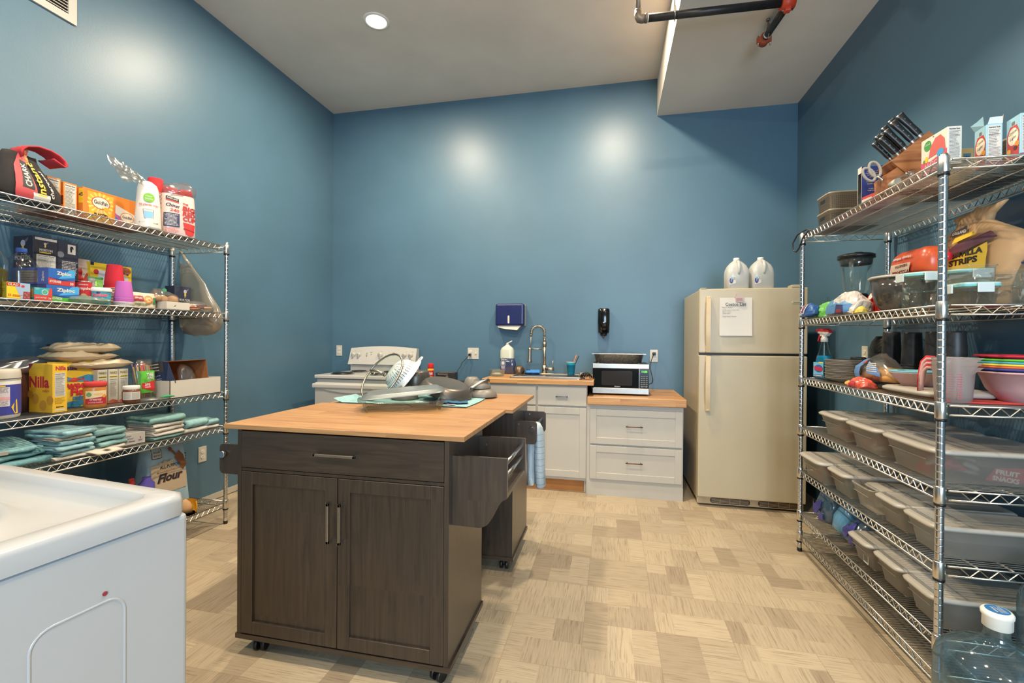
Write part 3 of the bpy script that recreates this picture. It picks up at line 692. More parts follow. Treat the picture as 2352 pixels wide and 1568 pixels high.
m = MB(); m.use(M_GALV).loft([(0, .185, .12, 0, 0, 7), (.004, .188, .123, 0, 0, 7), (.075, .205, .14, 0, 0, 7), (.078, .212, .148, 0, 0, 7), (.082, .212, .148, 0, 0, 7), (.078, .2, .135, 0, 0, 7), (.02, .185, .12, 0, 0, 7)], 48, cap=False); m.box(-.18, -.115, .001, .18, .115, .003); m.use(M_STEEL).box(-.222, -.155, .078, -.12, -.14, .083); m.box(-.21, -.15, .079, .222, -.143, .084)
one('baking_pan', 'deep dull grey metal pan sitting on top of the microwave', 'pan', m, (.062, 4.08, 1.062))

# ================================================================== FRIDGE
t = thing('refrigerator', 'almond top-freezer refrigerator against the back wall', 'refrigerator', (1.022, 3.69, 0))
m = MB(); m.use(M_FRIDGE).box(-.367, .06, .035, .367, .76, 1.648, .006); m.box(-.367, .04, .02, .367, .07, .06); obj('cabinet', m, t)
m = MB(); m.use(C(60, 52, 40)).box(-.362, .045, .06, .362, .062, 1.64); obj('door_gasket', m, t)
fz = MB(); fz.use(M_FRIDGE).box(-.37, 0, 1.167, .37, .05, 1.652, .008, 3); f1 = obj('freezer_door', fz, t)
fz = MB(); fz.use(M_FRIDGE).box(-.37, 0, .075, .37, .05, 1.150, .008, 3); f2 = obj('fridge_door', fz, t)
M_FH = noisy('aged_almond_handle', (206, 182, 142), .08, 8, .4)
def fh(par, z0, z1, s):
    m = MB(); m.use(M_FH); pts = []
    for i in range(15):
        u = i / 14; z = z0 + (z1 - z0) * u; e = (1 - u) if s > 0 else u
        pts.append((-.308 - .006 * sin(pi * u), -.02 - .028 * sin(pi * min(1, .12 + u * .8) if s > 0 else pi * min(1, .12 + (1 - u) * .8)), z))
    vs = []
    for (x, y, z) in pts: vs += [(x - .016, y, z), (x + .016, y, z), (x + .014, y + .02, z), (x - .014, y + .02, z)]
    fs = [(i * 4 + j, i * 4 + (j + 1) % 4, i * 4 + 4 + (j + 1) % 4, i * 4 + 4 + j) for i in range(14) for j in range(4)] + [(3, 2, 1, 0), (56, 57, 58, 59)]
    m.add(vs, fs); m.box(-.325, -.03, z0, -.295, .0, z0 + .05, .006); m.box(-.325, -.03, z1 - .05, -.295, .0, z1, .006); return obj('handle', m, par)
fh(f1, 1.172, 1.592, 1); fh(f2, .73, 1.145, -1)
m = MB(); m.use(C(196, 186, 156)).box(.262, -.002, 1.535, .335, .001, 1.553); m.face('F', 0, 0, 0).txt('FRIGIDAIRE', .272, 1.541, .006, C(90, 84, 70), .003); obj('nameplate', m, f1)
m = MB(); m.use(noisy('grille_beige', (176, 156, 122), .08, 10, .5)).box(-.36, .035, .018, .36, .05, .075)
obj('base_grille', m, t)
for cx in (-.135, .20):
    m = MB(); m.use(C(48, 30, 20)).prism(rrect(.28, .044, .02, 6, cx, .046), .0335, .0345, plane='xz'); m.use(MATS['grille_beige'])
    for k in range(4): m.box(cx - .13, .031, .032 + k * .0085, cx + .13, .034, .0345 + k * .0085)
    for k in (-1, 0, 1): m.box(cx + k * .07 - .001, .030, .028, cx + k * .07 + .001, .034, .066)
    obj('grille_opening', m, t)
m = MB(); m.use(M_FRIDGE).box(-.362, .0, 1.652, -.32, .05, 1.658, .002); m.box(.26, .0, 1.652, .33, .08, 1.672, .004); obj('hinge_cover', m, t)
for x in (-.30, .30):
    m = MB(); m.use(M_BLACK).cyl((x, .12, 0), (x, .12, .035), .018, 12); m.cyl((x, .68, 0), (x, .68, .035), .018, 12); obj('foot', m, t)
# note and magnet
t = thing('shopping_list', 'white typed and handwritten shopping list held on the freezer door', 'paper', (.905, 3.684, 1.44))
m = MB(); m.use(P('note_paper', (214, 208, 196), .8)); m.grid(lambda u, v: (-.113 + .226 * u, .0 - .007 * (1 - v) ** 4 - .0015 * sin(u * 6), -.142 + .284 * v), 10, 14); m.grid(lambda u, v: (.113 - .226 * u, .0012 - .007 * (1 - v) ** 4 - .0015 * sin((1 - u) * 6), -.142 + .284 * v), 10, 14)
m.face('G', lambda u, v, l: (u, -.003 - l, v)).txt('Costco List', -.072, .082, .022, C(60, 56, 52), .0006, fit=.142, bold=.012); m.rect(-.072, .079, .07, .0805, C(60, 56, 52))
for s_, z_, w_ in (('Paper plates', .062, .07), ('Vanilla yogurt (small size)', .044, .115), ('Paper towels', .030, .062), ('Lemon spray', .018, .055), ('Toilet bowl cleaner', -.003, .098)): m.txt(s_, -.093, z_, .011, C(128, 122, 116), .0006, fit=w_, bold=0, shear=.25)
obj('sheet', m, t)
m = MB(); m.use(C(196, 170, 160)).prism([(-.026, -.02), (.024, -.026), (.03, .006), (.036, .01), (.006, .034), (-.006, .032), (-.008, .038), (-.018, .038), (-.02, .024), (-.034, .012), (-.028, .006)], -.004, 0, plane='xz')
m.face('G', lambda u, v, l: (u, -.004 - l, v)).lines(-.022, -.018, .022, .006, 4, C(170, 90, 86), seed=5, t=.5, rag=.1)
one('house_magnet', 'small pink house-shaped magnet pinning the shopping list', 'magnet', m, (.928, 3.678, 1.572))
# water jugs
def milk_jug(label, x):
    t = thing('water_jug', label, 'jug', (x, 3.80, 1.652), group='plastic water jugs on the refrigerator')
    m = MB(); m.use(M_MILKJ).loft([(0, .07, .07, 0, 0, 5), (.006, .078, .078, 0, 0, 5), (.12, .079, .079, 0, 0, 5), (.15, .077, .076, 0, 0, 4), (.18, .066, .066, 0, 0, 3), (.205, .045, .045, 0, 0, 2.4), (.22, .026, .026, 0, 0, 2), (.232, .02, .02, 0, 0, 2), (.235, .020, .020, 0, 0, 2)], 36, cap=True); obj('body', m, t)
    m = MB(); m.use(M_MILKJ).tube([(-.0, -.03, .212), (.0, -.068, .20), (0, -.083, .17), (0, -.082, .13), (0, -.07, .108)], [.012, .012, .012, .011, .009], 10); obj('handle', m, t)
    m = MB(); m.use(P('jug_cap', (226, 224, 216), .4)).lathe([(.021, .226), (.022, .228), (.022, .240), (.019, .243), (0, .243)], 20); obj('cap', m, t)
    m = MB(); m.face('F', .158, .158, 0).poly([(.012, .03), (.058, .042), (.058, .095), (.012, .083)], M_INKW, .0012, sub=False); m.ell(.026, .062, .013, .022, C(52, 44, 130), .0016); m.ell(.028, .078, .007, .009, C(110, 180, 214), .002); m.lines(.040, .066, .056, .088, 5, C(110, 90, 110), .002); m.lines(.02, .052, .033, .07, 3, M_INKW, .0022, rag=.1); m.bars(.041, .046, .055, .058); obj('label', m, t)
    return t
j = milk_jug('left of two empty milky plastic water jugs on the refrigerator', .935)
dup(j, (1.105, 3.80, 1.652), 3, 'right of two empty milky plastic water jugs on the refrigerator')

# ================================================================== KITCHEN CARTS
def caster(par, x, y, a):
    m = MB(); m.use(M_BLACK)
    m.at(x, y, 0, rz=a)
    m.cyl((-.022, 0, .025), (-.008, 0, .025), .025, 20); m.cyl((.008, 0, .025), (.022, 0, .025), .025, 20); m.cyl((-.01, 0, .025), (.01, 0, .025), .008, 10)
    m.box(-.007, -.012, .03, .007, .02, .062, .003); m.cyl((0, .01, .05), (0, .01, .068), .012, 12)
    return obj('caster', m, par)
def towel_holder(par, s, x0, ya, yb):
    """two rounded side panels and a rod, on the side s of the cart"""
    p = None
    x1 = x0 + s * .128
    for k, y in enumerate((ya, yb)):
        m = MB(); m.use(M_BLACKWOOD); lo, hi = min(x0, x1), max(x0, x1); r = .018
        pts = [(x0, .70), (x0, .822)] + [(x1 - s * r + s * r * sin(a * pi / 10), .822 - r + r * cos(a * pi / 10)) for a in range(6)] + [(x1 - s * r + s * r * cos(a * pi / 10), .70 + r - r * sin(a * pi / 10)) for a in range(6)]
        m.prism(pts if s < 0 else pts[::-1], y, y + .015, plane='xz'); pn = obj('holder_panel', m, par)
        if k == 0: p = pn
        m = MB(); m.use(M_STEEL).cyl((x0 + s * .03, y - .001, .805), (x0 + s * .03, y + .016, .805), .005, 12); obj('screw', m, pn)
    m = MB(); m.use(M_CHROME); xr = x1 - s * .024; zr = .782
    m.cyl((xr, ya - .014, zr), (xr, yb + .029, zr), .008, 16); m.cyl((xr, ya - .018, zr), (xr, ya, zr), .0135, 24); m.cyl((xr, yb + .015, zr), (xr, yb + .033, zr), .0135, 24)
    obj('towel_bar', m, par)
    return xr, zr
def cart(name_lab, x, y, rz):
    """local frame: width along x (centre 0), doors face -y at y=0, depth .43"""
    t = thing('kitchen_cart', name_lab, 'kitchen cart', (x, y, 0), rz)
    m = MB(); m.use(M_BLACKWOOD).box(-.443, .002, .085, -.425, .43, .897); m.box(.425, .002, .085, .443, .43, .897); m.box(-.425, .41, .085, .425, .43, .897); m.box(-.425, .004, .733, .425, .02, .744); obj('carcass', m, t)
    m = MB(); m.use(M_BLACKWOODX).box(-.45, 0, .066, .45, .437, .085); obj('bottom_board', m, t)
    m = MB(); m.use(M_BLACKWOODX).box(-.4235, 0, .747, .4235, .018, .891, .001, 1); d = obj('drawer', m, t)
    m = MB(); m.use(M_STEEL).box(-.087, -.028, .816, .087, -.018, .826, .001, 1)
    for s in (-1, 1): m.box(s * .087 - .004 - s * .004, -.028, .816, s * .087 + .004 - s * .004, 0, .826)
    obj('handle', m, d)
    for s in (-1, 1):
        x0, x1 = (-.4235, -.0015) if s < 0 else (.0015, .4235)
        d = shaker(t, 'door', x0, .089, x1, .731, 0, .05, M_BLACKWOOD, .009)
        hx = s * .024; m = MB(); m.use(M_STEEL).box(hx - .005, -.030, .493, hx + .005, -.020, .645, .001, 1)
        for z in (.493, .635): m.box(hx - .005, -.030, z, hx + .005, 0, z + .010)
        obj('handle', m, d)
    for (cx, cy, a) in ((-.37, .05, 12), (.39, .05, -20), (-.39, .38, 0), (.39, .38, 60)): caster(t, cx, cy, a)
    return t
t = cart('front black-brown kitchen cart with drawer, two doors and casters, nearest the camera', -1.003, 1.54, 0)
m = MB(); m.use(M_TOP).box(-.502, -.006, .897, .501, .410, .915, .001, 1); obj('cart_top', m, t)
m = MB(); m.use(M_TOP).box(-.502, .413, .897, .501, .632, .915, .001, 1); m.use(M_STEEL).box(-.3, .40, .892, -.26, .425, .897); m.box(.26, .40, .892, .30, .425, .897); obj('drop_leaf', m, t)
towel_holder(t, -1, -.443, .045, .37)
# spice rack on the right side
m = MB(); m.use(M_BLACKWOOD)
def spice_panel(y):
    m = MB(); m.use(M_BLACKWOOD); pts = [(.443, .582), (.443, .835), (.646, .835), (.646, .70), (.640, .688)] + [(.640 - .078 * i / 8, .688 - .10 * (1 - cos(pi * i / 8)) / 2) for i in range(1, 8)] + [(.556, .584), (.545, .580)]
    m.prism(pts[::-1], y, y + .015, plane='xz'); return obj('side_panel', m, t)
spice_panel(.04); q_ = spice_panel(.385)
m = MB(); m.use(M_STEEL).cyl((.475, .384, .80), (.475, .387, .80), .005, 12); obj('screw', m, q_)
m = MB(); m.use(M_BLACKWOODX).box(.443, .055, .688, .643, .385, .703); obj('rack_shelf', m, t)
for z in (.806, .758):
    m = MB(); m.use(M_CHROME).cyl((.632, .055, z), (.632, .385, z), .0075, 16); obj('rack_rod', m, t)

t = cart('rear black-brown kitchen cart turned away with a towel rack on its right', -.955, 2.805, 180)
t.location.y = 2.83
m = MB(); m.use(M_TOP).box(-.488, .02, .897, .515, .415, .915, .001, 1); obj('cart_top', m, t)
m = MB(); m.use(M_TOP).box(-.488, .418, .897, .515, .647, .915, .001, 1); obj('drop_leaf', m, t)
XR_, ZR_ = towel_holder(t, -1, -.443, .07, .41)
def lvf2(lv, off=.004):
    def f(u, v, l):
        for a, b in zip(lv, lv[1:]):
            if v <= b[0]: break
        k = min(1, max(0, (v - a[0]) / (b[0] - a[0]))); q = [a[i] * (1 - k) + b[i] * k for i in range(6)]; w_ = max(0, 1 - abs(u) ** q[5]) ** (1 / q[5])
        return (q[3] + u * (q[1] + off), -w_ * q[2] - off - l, v)
    return f
# towel on the rear cart's bar
wx, wy = -.955 - XR_, 2.83
line = [(-.021, -.02 - .30 * i / 14) for i in range(14, 0, -1)] + [(.013 * sin(a * pi / 8 - pi / 2) - .004, .002 + .011 * cos(a * pi / 8 - pi / 2)) for a in range(9)] + [(.016 + .006 * sin(i * .9), -.02 - .34 * i / 16) for i in range(1, 17)]
m = MB(); m.use(noisy('towel_pale_blue', (184, 198, 204), .05, 60, .95, .8, 300))
l1 = [(-.345, .022, .042, .030), (-.335, .027, .05, .031), (-.25, .026, .05, .028), (-.15, .028, .052, .026), (-.06, .026, .054, .022), (-.02, .022, .056, .016), (.0, .016, .056, .008), (.006, .006, .05, .0)]
m.loft([(z, rx, ry, cx, 0, 2.2) for z, rx, ry, cx in l1], 40, .0055, 26, 5)
m.loft([(z, rx * .8, ry * .9, -.012 - cx * .4, 0, 2.2) for z, rx, ry, cx in [(-.33, .02, .045, 0)] + l1[1:]], 40, .006, 26, 8)
g_ = lvf2([(z, rx, ry, cx, 0, 2.2) for z, rx, ry, cx in l1], .004)
m.face('G', g_)
for k in range(9): m.rect(-.95, -.05 - k * .034, .95, -.0485 - k * .034, C(84, 120, 140), .0002)
one('dish_towel', 'pale blue checked dish towel hanging from the rear cart rack', 'towel', m, (wx, 2.515, ZR_ + .008), 0)

# ================================================================== WIRE RACKS
def rack(label, x, y, rz, L, D, H, zs, lean=0):
    """local: length along x from 0 to L, depth along y from 0 (front) to D; posts at the corners"""
    t = thing('wire_shelving_rack', label, 'shelving rack', (x, y, 0), rz)
    prof = [(.0115, .02)]
    z = .05
    prof.append((.0127, .021)); 
    while z < H - .03: prof += [(.0127, z - .0035), (.0127, z - .0012), (.0121, z - .0006), (.0121, z + .0006), (.0127, z + .0012), (.0127, z + .0035)]; z += .0254
    prof += [(.0127, H - .004), (.0115, H), (0, H)]
    pm = None
    for (px, py) in ((0, 0), (L, 0), (0, D), (L, D)):
        m = MB(); m.use(M_CHROME).lathe(prof, 14, smooth=True)
        if pm is None: p = obj('post', m, t); pm = p
        else: p = pm.copy(); COL.objects.link(p)
        p.parent = t; p.location = (px, py, 0)
        m = MB(); m.use(M_BLACK).lathe([(.012, 0), (.0135, .002), (.0135, .02), (.012, .022)], 14); f = obj('foot', m, p)
    M = MB(); M.use(M_WIRE); e = .022
    def rail(a, b, r=.0034): M.tube([a, b], r, 6)
    for zz in (-.004, -.036):
        rail((e, -.006, zz), (L - e, -.006, zz)); rail((e, D + .006, zz), (L - e, D + .006, zz)); rail((-.006, e, zz), (-.006, D - e, zz)); rail((L + .006, e, zz), (L + .006, D - e, zz))
    def truss(a, b, n):
        a = Vector(a); b = Vector(b); pts = [a + (b - a) * (i / n) + Vector((0, 0, -.007 if i % 2 == 0 else -.033)) for i in range(n + 1)]; M.tube(pts, .0024, 5, smooth=False)
    truss((.05, -.006, 0), (L - .05, -.006, 0), int(L / .0215) // 2 * 2); truss((.05, D + .006, 0), (L - .05, D + .006, 0), int(L / .0215) // 2 * 2)
    truss((-.006, .06, 0), (-.006, D - .06, 0), 12); truss((L + .006, .06, 0), (L + .006, D - .06, 0), 12)
    for k in (.27, .5, .73): rail((.0, D * k, -.0085), (L, D * k, -.0085), .003)
    n = int(L / .0165)
    for i in range(1, n):
        xx = L * i / n; M.tube([(xx, -.006, -.002), (xx, D + .006, -.002)], .0019, 4, caps=False, smooth=True)
    dm = M.mesh('wire_deck'); cm = MB(); cm.use(M_WIRE).lathe([(.0165, -.048), (.0175, -.046), (.0165, .008), (.0155, .010), (.0128, .010)], 16, cap0=False); cm.use(M_BLACK).lathe([(.0128, -.058), (.0168, -.058), (.0168, -.048), (.0128, -.048)], 16, cap0=False, cap1=False)
    cmm = cm.mesh('collar')
    for z in zs:
        s = bpy.data.objects.new('wire_shelf', dm); COL.objects.link(s); s.parent = t; s.location = (0, 0, z)
        for (px, py) in ((0, 0), (L, 0), (0, D), (L, D)):
            c = bpy.data.objects.new('collar', cmm); COL.objects.link(c); c.parent = s; c.location = (px, py, 0)
    return t
LZ = [1.872, 1.423, .893, .663, .153]
RZ = [1.893, 1.392, 1.045, .752, .492, .236, .113]
rack('chrome wire pantry rack with five shelves on the left wall', -2.54, 1.405, 90, 1.202, .445, 1.897, LZ)
rack('tall chrome wire rack with seven shelves on the right wall', 1.118, 3.052, -90, 1.19, .445, 1.91, RZ)

# ================================================================== WASHER
t = thing('washing_machine', 'white top-loading washing machine with open tub at the lower left corner', 'washing machine', (-.862, .797, 0), -6.2)
W_, D_ = .69, .70
m = MB(); m.use(M_WASH).box(-W_ + .003, -D_ + .003, .02, -.003, -.003, .893, .01, 3)
obj('cabinet', m, t)
m = MB(); m.use(M_WASH); ey = []; 
pts = rrect(.135, .62, .03, 6, -.19, .475)
m.tube([(-.0045, p[0], p[1]) for p in pts], .0030, 8, closed=True); obj('side_panel_bead', m, t)
m = MB(); m.use(C(150, 40, 60)).cyl((-.003, -.155, .80), (-.0015, -.155, .80), .004, 8); obj('sticker_dot', m, t)
# top with recessed tray and a round opening
m = MB(); m.use(M_WASH); cx, cy, ro = -.375, -.35, .19; N = 96
def sqr(a, hx0, hx1, hy0, hy1, r, z):
    """point on rounded rectangle around (cx,cy) in direction a"""
    c, s = cos(a), sin(a); k = 1e9
    for lim, v in ((hx1 - cx, c), (hx0 - cx, c), (hy1 - cy, s), (hy0 - cy, s)):
        if v * lim > 1e-9: k = min(k, lim / v)
    x, y = cx + c * k, cy + s * k
    mx, my = (hx0 + hx1) / 2, (hy0 + hy1) / 2; wx_, wy_ = (hx1 - hx0) / 2, (hy1 - hy0) / 2
    dx, dy = abs(x - mx) - (wx_ - r), abs(y - my) - (wy_ - r)
    if dx > 0 and dy > 0:
        l = sqrt(dx * dx + dy * dy)
        if l > r: dx *= r / l; dy *= r / l; x = mx + math.copysign(wx_ - r + dx, x - mx); y = my + math.copysign(wy_ - r + dy, y - my)
    return (x, y, z)
rings = []
def R_(i, o, z, r): return [sqr(2 * pi * j / N, -W_ + i, -i, -D_ + o, -o, r, z) for j in range(N)]
rings.append(R_(0, 0, .893, .02)); rings.append(R_(0, 0, .922, .02)); rings.append(R_(.003, .003, .931, .022)); rings.append(R_(.012, .012, .935, .025)); rings.append(R_(.045, .04, .936, .03)); rings.append(R_(.049, .044, .9345, .03)); rings.append(R_(.053, .05, .920, .03)); rings.append(R_(.060, .060, .908, .03)); rings.append(R_(.075, .085, .902, .05))
def C_(r, z): return [(cx + r * cos(2 * pi * j / N), cy + r * sin(2 * pi * j / N), z) for j in range(N)]
rings += [C_(ro + .05, .903), C_(ro + .03, .912), C_(ro + .014, .914), C_(ro + .004, .908), C_(ro, .896), C_(ro, .872), C_(ro - .02, .862)]
vs = [p for r in rings for p in r]; fs = [(i * N + j, i * N + (j + 1) % N, (i + 1) * N + (j + 1) % N, (i + 1) * N + j) for i in range(len(rings) - 1) for j in range(N)]
m.add(vs, fs, True); obj('top_panel', m, t)
m = MB(); m.use(noisy('tub_grey', (120, 115, 106), .15, 30, .5)).lathe([(.25, .80), (.262, .82), (.255, .85), (.20, .861), (.19, .858)], 48, cx, cy, cap0=False, cap1=False); obj('tub_ring', m, t)
m = MB(); m.use(M_STEEL).lathe([(0, .45), (.2, .45), (.235, .47), (.24, .82), (.228, .83)], 48, cx, cy, cap0=False, cap1=False); obj('drum', m, t)
m = MB(); m.use(M_WASH).lathe([(.09, .46), (.05, .5), (.04, .78), (.0, .79)], 24, cx, cy, cap0=False); obj('agitator', m, t)
m = MB(); m.use(M_WASH).box(-W_ + .02, -D_, .925, -.02, -D_ + .09, 1.09, .012, 3); obj('control_console', m, t)
m = MB(); m.use(M_WASH).box(-W_ + .12, -D_ + .10, .938, -.16, -D_ + .118, 1.36, .006, 2); obj('raised_lid', m, t)

# ================================================================== WATER BOTTLES
def five_gallon(label, loc, rot=None, cap=True):
    t = thing('water_cooler_bottle', label, 'water bottle', loc, rot=rot)
    p = [(.0, .004), (.105, .0), (.125, .008), (.132, .03), (.134, .10), (.128, .112), (.134, .124), (.134, .20), (.128, .212), (.134, .224), (.1345, .30), (.134, .335), (.127, .362), (.105, .388), (.070, .408), (.045, .418), (.031, .430), (.028, .446), (.028, .492)]
    m = MB(); m.use(M_BLUEW).lathe(p, 56, cap0=False, cap1=False); obj('bottle_body', m, t)
    if cap:
        m = MB(); m.use(P('bottle_cap', (226, 224, 212), .35)).lathe([(.0295, .462), (.0315, .464), (.031, .490), (.0345, .496), (.0350, .504), (.031, .510), (0, .511)], 36, cap0=False); m.box(.03, -.006, .455, .036, .006, .49, .002)
        m.face('G', lambda u, v, l: (u, v, .5112 + l)).ell(0, 0, .026, .026, C(36, 110, 170), .0004); m.face('G', lambda u, v, l: (-v, u, .5112 + l))
        m.txt('Water', -.015, .005, .007, M_INKW, .0008, fit=.03); m.lines(-.018, -.016, .018, .002, 4, M_INKW, .0008); obj('cap', m, t)
    return t
five_gallon('blue tinted water cooler bottle with white cap in the lower right corner', (1.065, 1.54, 0))
five_gallon('second blue water cooler bottle at the right edge behind the capped one', (1.36, 1.66, .131), cap=False)
m = MB(); m.use(M_KRAFT).box(-.15, -.14, 0, .15, .14, .13, .003); one('cardboard_tray', 'low brown cardboard box under the second water bottle', 'box', m, (1.365, 1.665, 0))

# ================================================================== THINGS: helpers
def pouch(m, w, d, h, mat, seed=1, nz=.006, bot=.9, top=0.0, n=22, tilt=0):
    """standing flat pack, gusset at the bottom, sealed at the top; sets the print surface to its front"""
    def th(u, v):
        x = abs(2 * u / w); z = min(1, max(0, v / h))
        e = max(0, 1 - x ** 4) ** .5
        prof = (bot + (1 - bot) * sin(pi * min(1, z * 2) / 2)) * (cos(z * pi / 2) ** .55 if top == 0 else (1 - (1 - top) * z ** 3))
        return e * prof
    def nn(u, v): return nz * (noise.noise(Vector((u * 22 + seed * 3, v * 22, seed))) + .5 * noise.noise(Vector((u * 60 + seed, v * 60, seed * 2))))
    def fr(u, v, l=0): return (u, -d / 2 * th(u, v) - .0015 - l - nn(u, v) * (.3 + th(u, v)) + tilt * v, v)
    def bk(u, v): return (u, d / 2 * th(u, v) + .0015 + tilt * v, v)
    m.use(mat); m.grid(lambda a, b: fr((a - .5) * w, b * h), n, n); m.grid(lambda a, b: bk((.5 - a) * w, b * h), n, n)
    m.add([fr(-w / 2, h), fr(w / 2, h), bk(w / 2, h), bk(-w / 2, h)], [(0, 1, 2, 3)])
    m.add([fr((a / 10 - .5) * w, 0) for a in range(11)] + [bk((a / 10 - .5) * w, 0) for a in range(11)], [(a, a + 11, a + 12, a + 1) for a in range(10)])
    m.face('G', lambda u, v, l: fr(u - w / 2, v, l + .0012)); return m
def carton(w, d, h, mat, r=.001):
    m = MB(); m.use(mat); m.box(-w / 2, -d / 2, 0, w / 2, d / 2, h, r, 1); return m
def film(m, levels, n=28, nz=.006, seed=1, mat=None, nsc=22): m.use(mat or M_CLEARBAG); return m.loft(levels, n, nz, nsc, seed, cap=True)
def cups(m, r0, r1, h, n, step, mat, rim=None, top_h=.0):
    """upside-down nested cups: rims below, the last cup body on top"""
    m.use(mat)
    for i in range(n):
        z = i * step; m.use(rim or mat).lathe([(r0, z), (r0 + .002, z + .001), (r0 + .002, z + .0035), (r0, z + .0045)], 28, cap0=i == 0, cap1=False); m.use(mat).lathe([(r0 - .001, z + .0045), (r0 - .0025, z + step)], 28, cap0=False, cap1=False)
    z = n * step; m.use(mat).lathe([(r0 - .0025, z), (r0 * .94, z + (h - z) * .25), (r0 * .935, z + (h - z) * .26), (r1 * 1.03, h * .985), (r1, h), (r1 * .8, h), (r1 * .78, h - .003), (0, h - .003)], 28, cap0=False)
    return m
Z1, Z2, Z3, Z4, Z5 = [z + .0008 for z in LZ]
ORANGE = C(232, 128, 34); YEL = C(244, 200, 30); GRN = C(70, 160, 60); NAVY = C(30, 34, 62); REDP = C(204, 44, 44); TEALP = C(42, 162, 176); WHT = M_INKW; SKY = C(80, 160, 210)
BLU = C(30, 70, 160); PUR = C(84, 66, 130)

# ------------------------------------------------------------------ left rack, top shelf
t = thing('charcoal_bag', 'red and black charcoal bag with its top folded over, left end of the top shelf', 'bag', (-2.655, 1.585, Z1), 90)
m = MB(); m.use(C(44, 40, 38, 50)); lv = [(0, .115, .07, 0, 0, 4), (.03, .125, .078, 0, 0, 4), (.08, .12, .075, .0, 0, 3.5), (.14, .10, .062, -.008, 0, 3), (.19, .08, .042, -.015, 0, 2.6), (.235, .066, .026, -.018, 0, 2.4), (.262, .062, .014, -.012, 0, 2.2)]
lv = [(a[0] * .84,) + a[1:] for a in lv]; m.loft(lv, 40, .007, 16, 3)
def lvf(lv, off=.006):
    def f(u, v, l):
        for a, b in zip(lv, lv[1:]):
            if v <= b[0]: break
        k = min(1, max(0, (v - a[0]) / (b[0] - a[0]))); rx = a[1] * (1 - k) + b[1] * k; ry = a[2] * (1 - k) + b[2] * k; cx = a[3] * (1 - k) + b[3] * k; pw = a[5]
        q = min(.999, abs(u)); return (cx + u * rx, -(1 - q ** pw) ** (1 / pw) * ry - off - l, v)
    return f
m.face('G', lvf(lv)); cr = C(186, 60, 66)
m.poly([(-.62, .005), (.05, .005), (-.05, .15), (-.6, .15)], cr, .0005); m.poly([(-.6, .15), (-.05, .15), (.35, .255), (-.15, .255)], cr, .0005)
m.poly([(-.42, .055), (-.05, .05), (-.02, .175), (-.3, .185)], C(24, 22, 22), .001)
m.txt('CHARK', -.12, .062, .2, WHT, .0016, fit=.105, ang=90); m.txt('Instant', .30, .03, .26, C(236, 190, 30), .001, fit=.15, ang=90); m.txt('light', .2, .17, .2, C(236, 150, 30), .001, fit=.07, ang=90); m.txt('charcoal', .55, .03, .12, WHT, .001, fit=.12, ang=90); m.bars(-.1, .006, .42, .04)
obj('bag_body', m, t)
m = MB(); m.at(rz=90); m.use(C(200, 50, 56, 45)); m.ribbon([(.03, .24), (.03, .275), (.012, .30), (-.03, .318), (-.08, .318), (-.115, .305), (-.14, .285), (-.15, .262), (-.14, .25), (-.115, .262), (-.09, .275)], .105, .007, 8, .004, 4)
fo = obj('folded_top', m, t); fo.scale = (.95, .95, .84)
m = carton(.058, .20, .172, ORANGE); m.face('F', .058, .20, .172).facts(.006, .008, .052, .165, 2); m.face('L', .058, .20, .172).rect(.02, .02, .18, .12, C(110, 56, 30)); m.txt('Crackers', .04, .06, .02, WHT, fit=.11)
one('snack_box', 'tall orange box with nutrition panel right beside the charcoal bag', 'box', m, (-2.80, 1.732, Z1), 90)
m = carton(.062, .20, .170, ORANGE); m.face('F', .062, .20, .17).facts(.006, .008, .056, .163, 4); m.face('L', .062, .20, .17).rect(.06, .055, .2, .10, C(100, 52, 30)); m.txt('ITS', .15, .07, .012, WHT); m.rect(.03, .115, .2, .165, C(196, 120, 40))
one('snack_box', 'second tall orange box with nutrition panel, next to the cracker carton', 'box', m, (-2.815, 1.812, Z1), 90)
m = carton(.30, .15, .168, ORANGE); m.face('F', .30, .15, .168); m.poly([(.03, .005), (.135, .005), (.15, .155), (.02, .155)], C(240, 168, 40), .0005)
for a in range(16): m.poly([(.083, .10), (.083 + .065 * cos(a * pi / 8), .10 + .06 * sin(a * pi / 8)), (.083 + .065 * cos(a * pi / 8 + .16), .10 + .06 * sin(a * pi / 8 + .16))], C(250, 206, 90), .0006, sub=False)
m.ell(.085, .105, .046, .034, REDP, .0008); m.ell(.085, .105, .042, .030, C(236, 216, 190), .001); m.txt('Goldfish', .050, .096, .022, NAVY, .0014, fit=.07); m.ell(.112, .078, .014, .011, C(246, 170, 30), .0016); m.poly([(.100, .079), (.090, .086), (.090, .072)], C(246, 170, 30), .0016)
m.txt('FLAVOR', .065, .052, .010, WHT, .0014, fit=.04); m.txt('BLASTED', .052, .032, .017, C(60, 30, 12), .0014, fit=.066, bold=.05); m.ell(.033, .028, .017, .014, YEL, .001); m.txt('30', .024, .022, .012, M_INKK, .0014)
m.poly([(.155, .005), (.295, .005), (.295, .075), (.16, .12)], C(226, 214, 198), .0006); m.poly([(.155, .005), (.295, .005), (.29, .018), (.158, .07)], C(90, 120, 190), .0008); m.poly([(.155, .060), (.20, .02), (.21, .025), (.157, .075)], C(210, 90, 130), .001)
m.ell(.222, .060, .038, .030, ORANGE, .001); m.ell(.222, .060, .034, .026, C(236, 216, 190), .0012); m.txt('Goldfish', .195, .054, .016, NAVY, .0016, fit=.055); m.ell(.24, .034, .013, .010, C(246, 170, 30), .0016); m.poly([(.229, .035), (.219, .041), (.219, .029)], C(246, 170, 30), .0016); m.ell(.18, .022, .008, .006, C(220, 80, 120), .0014)
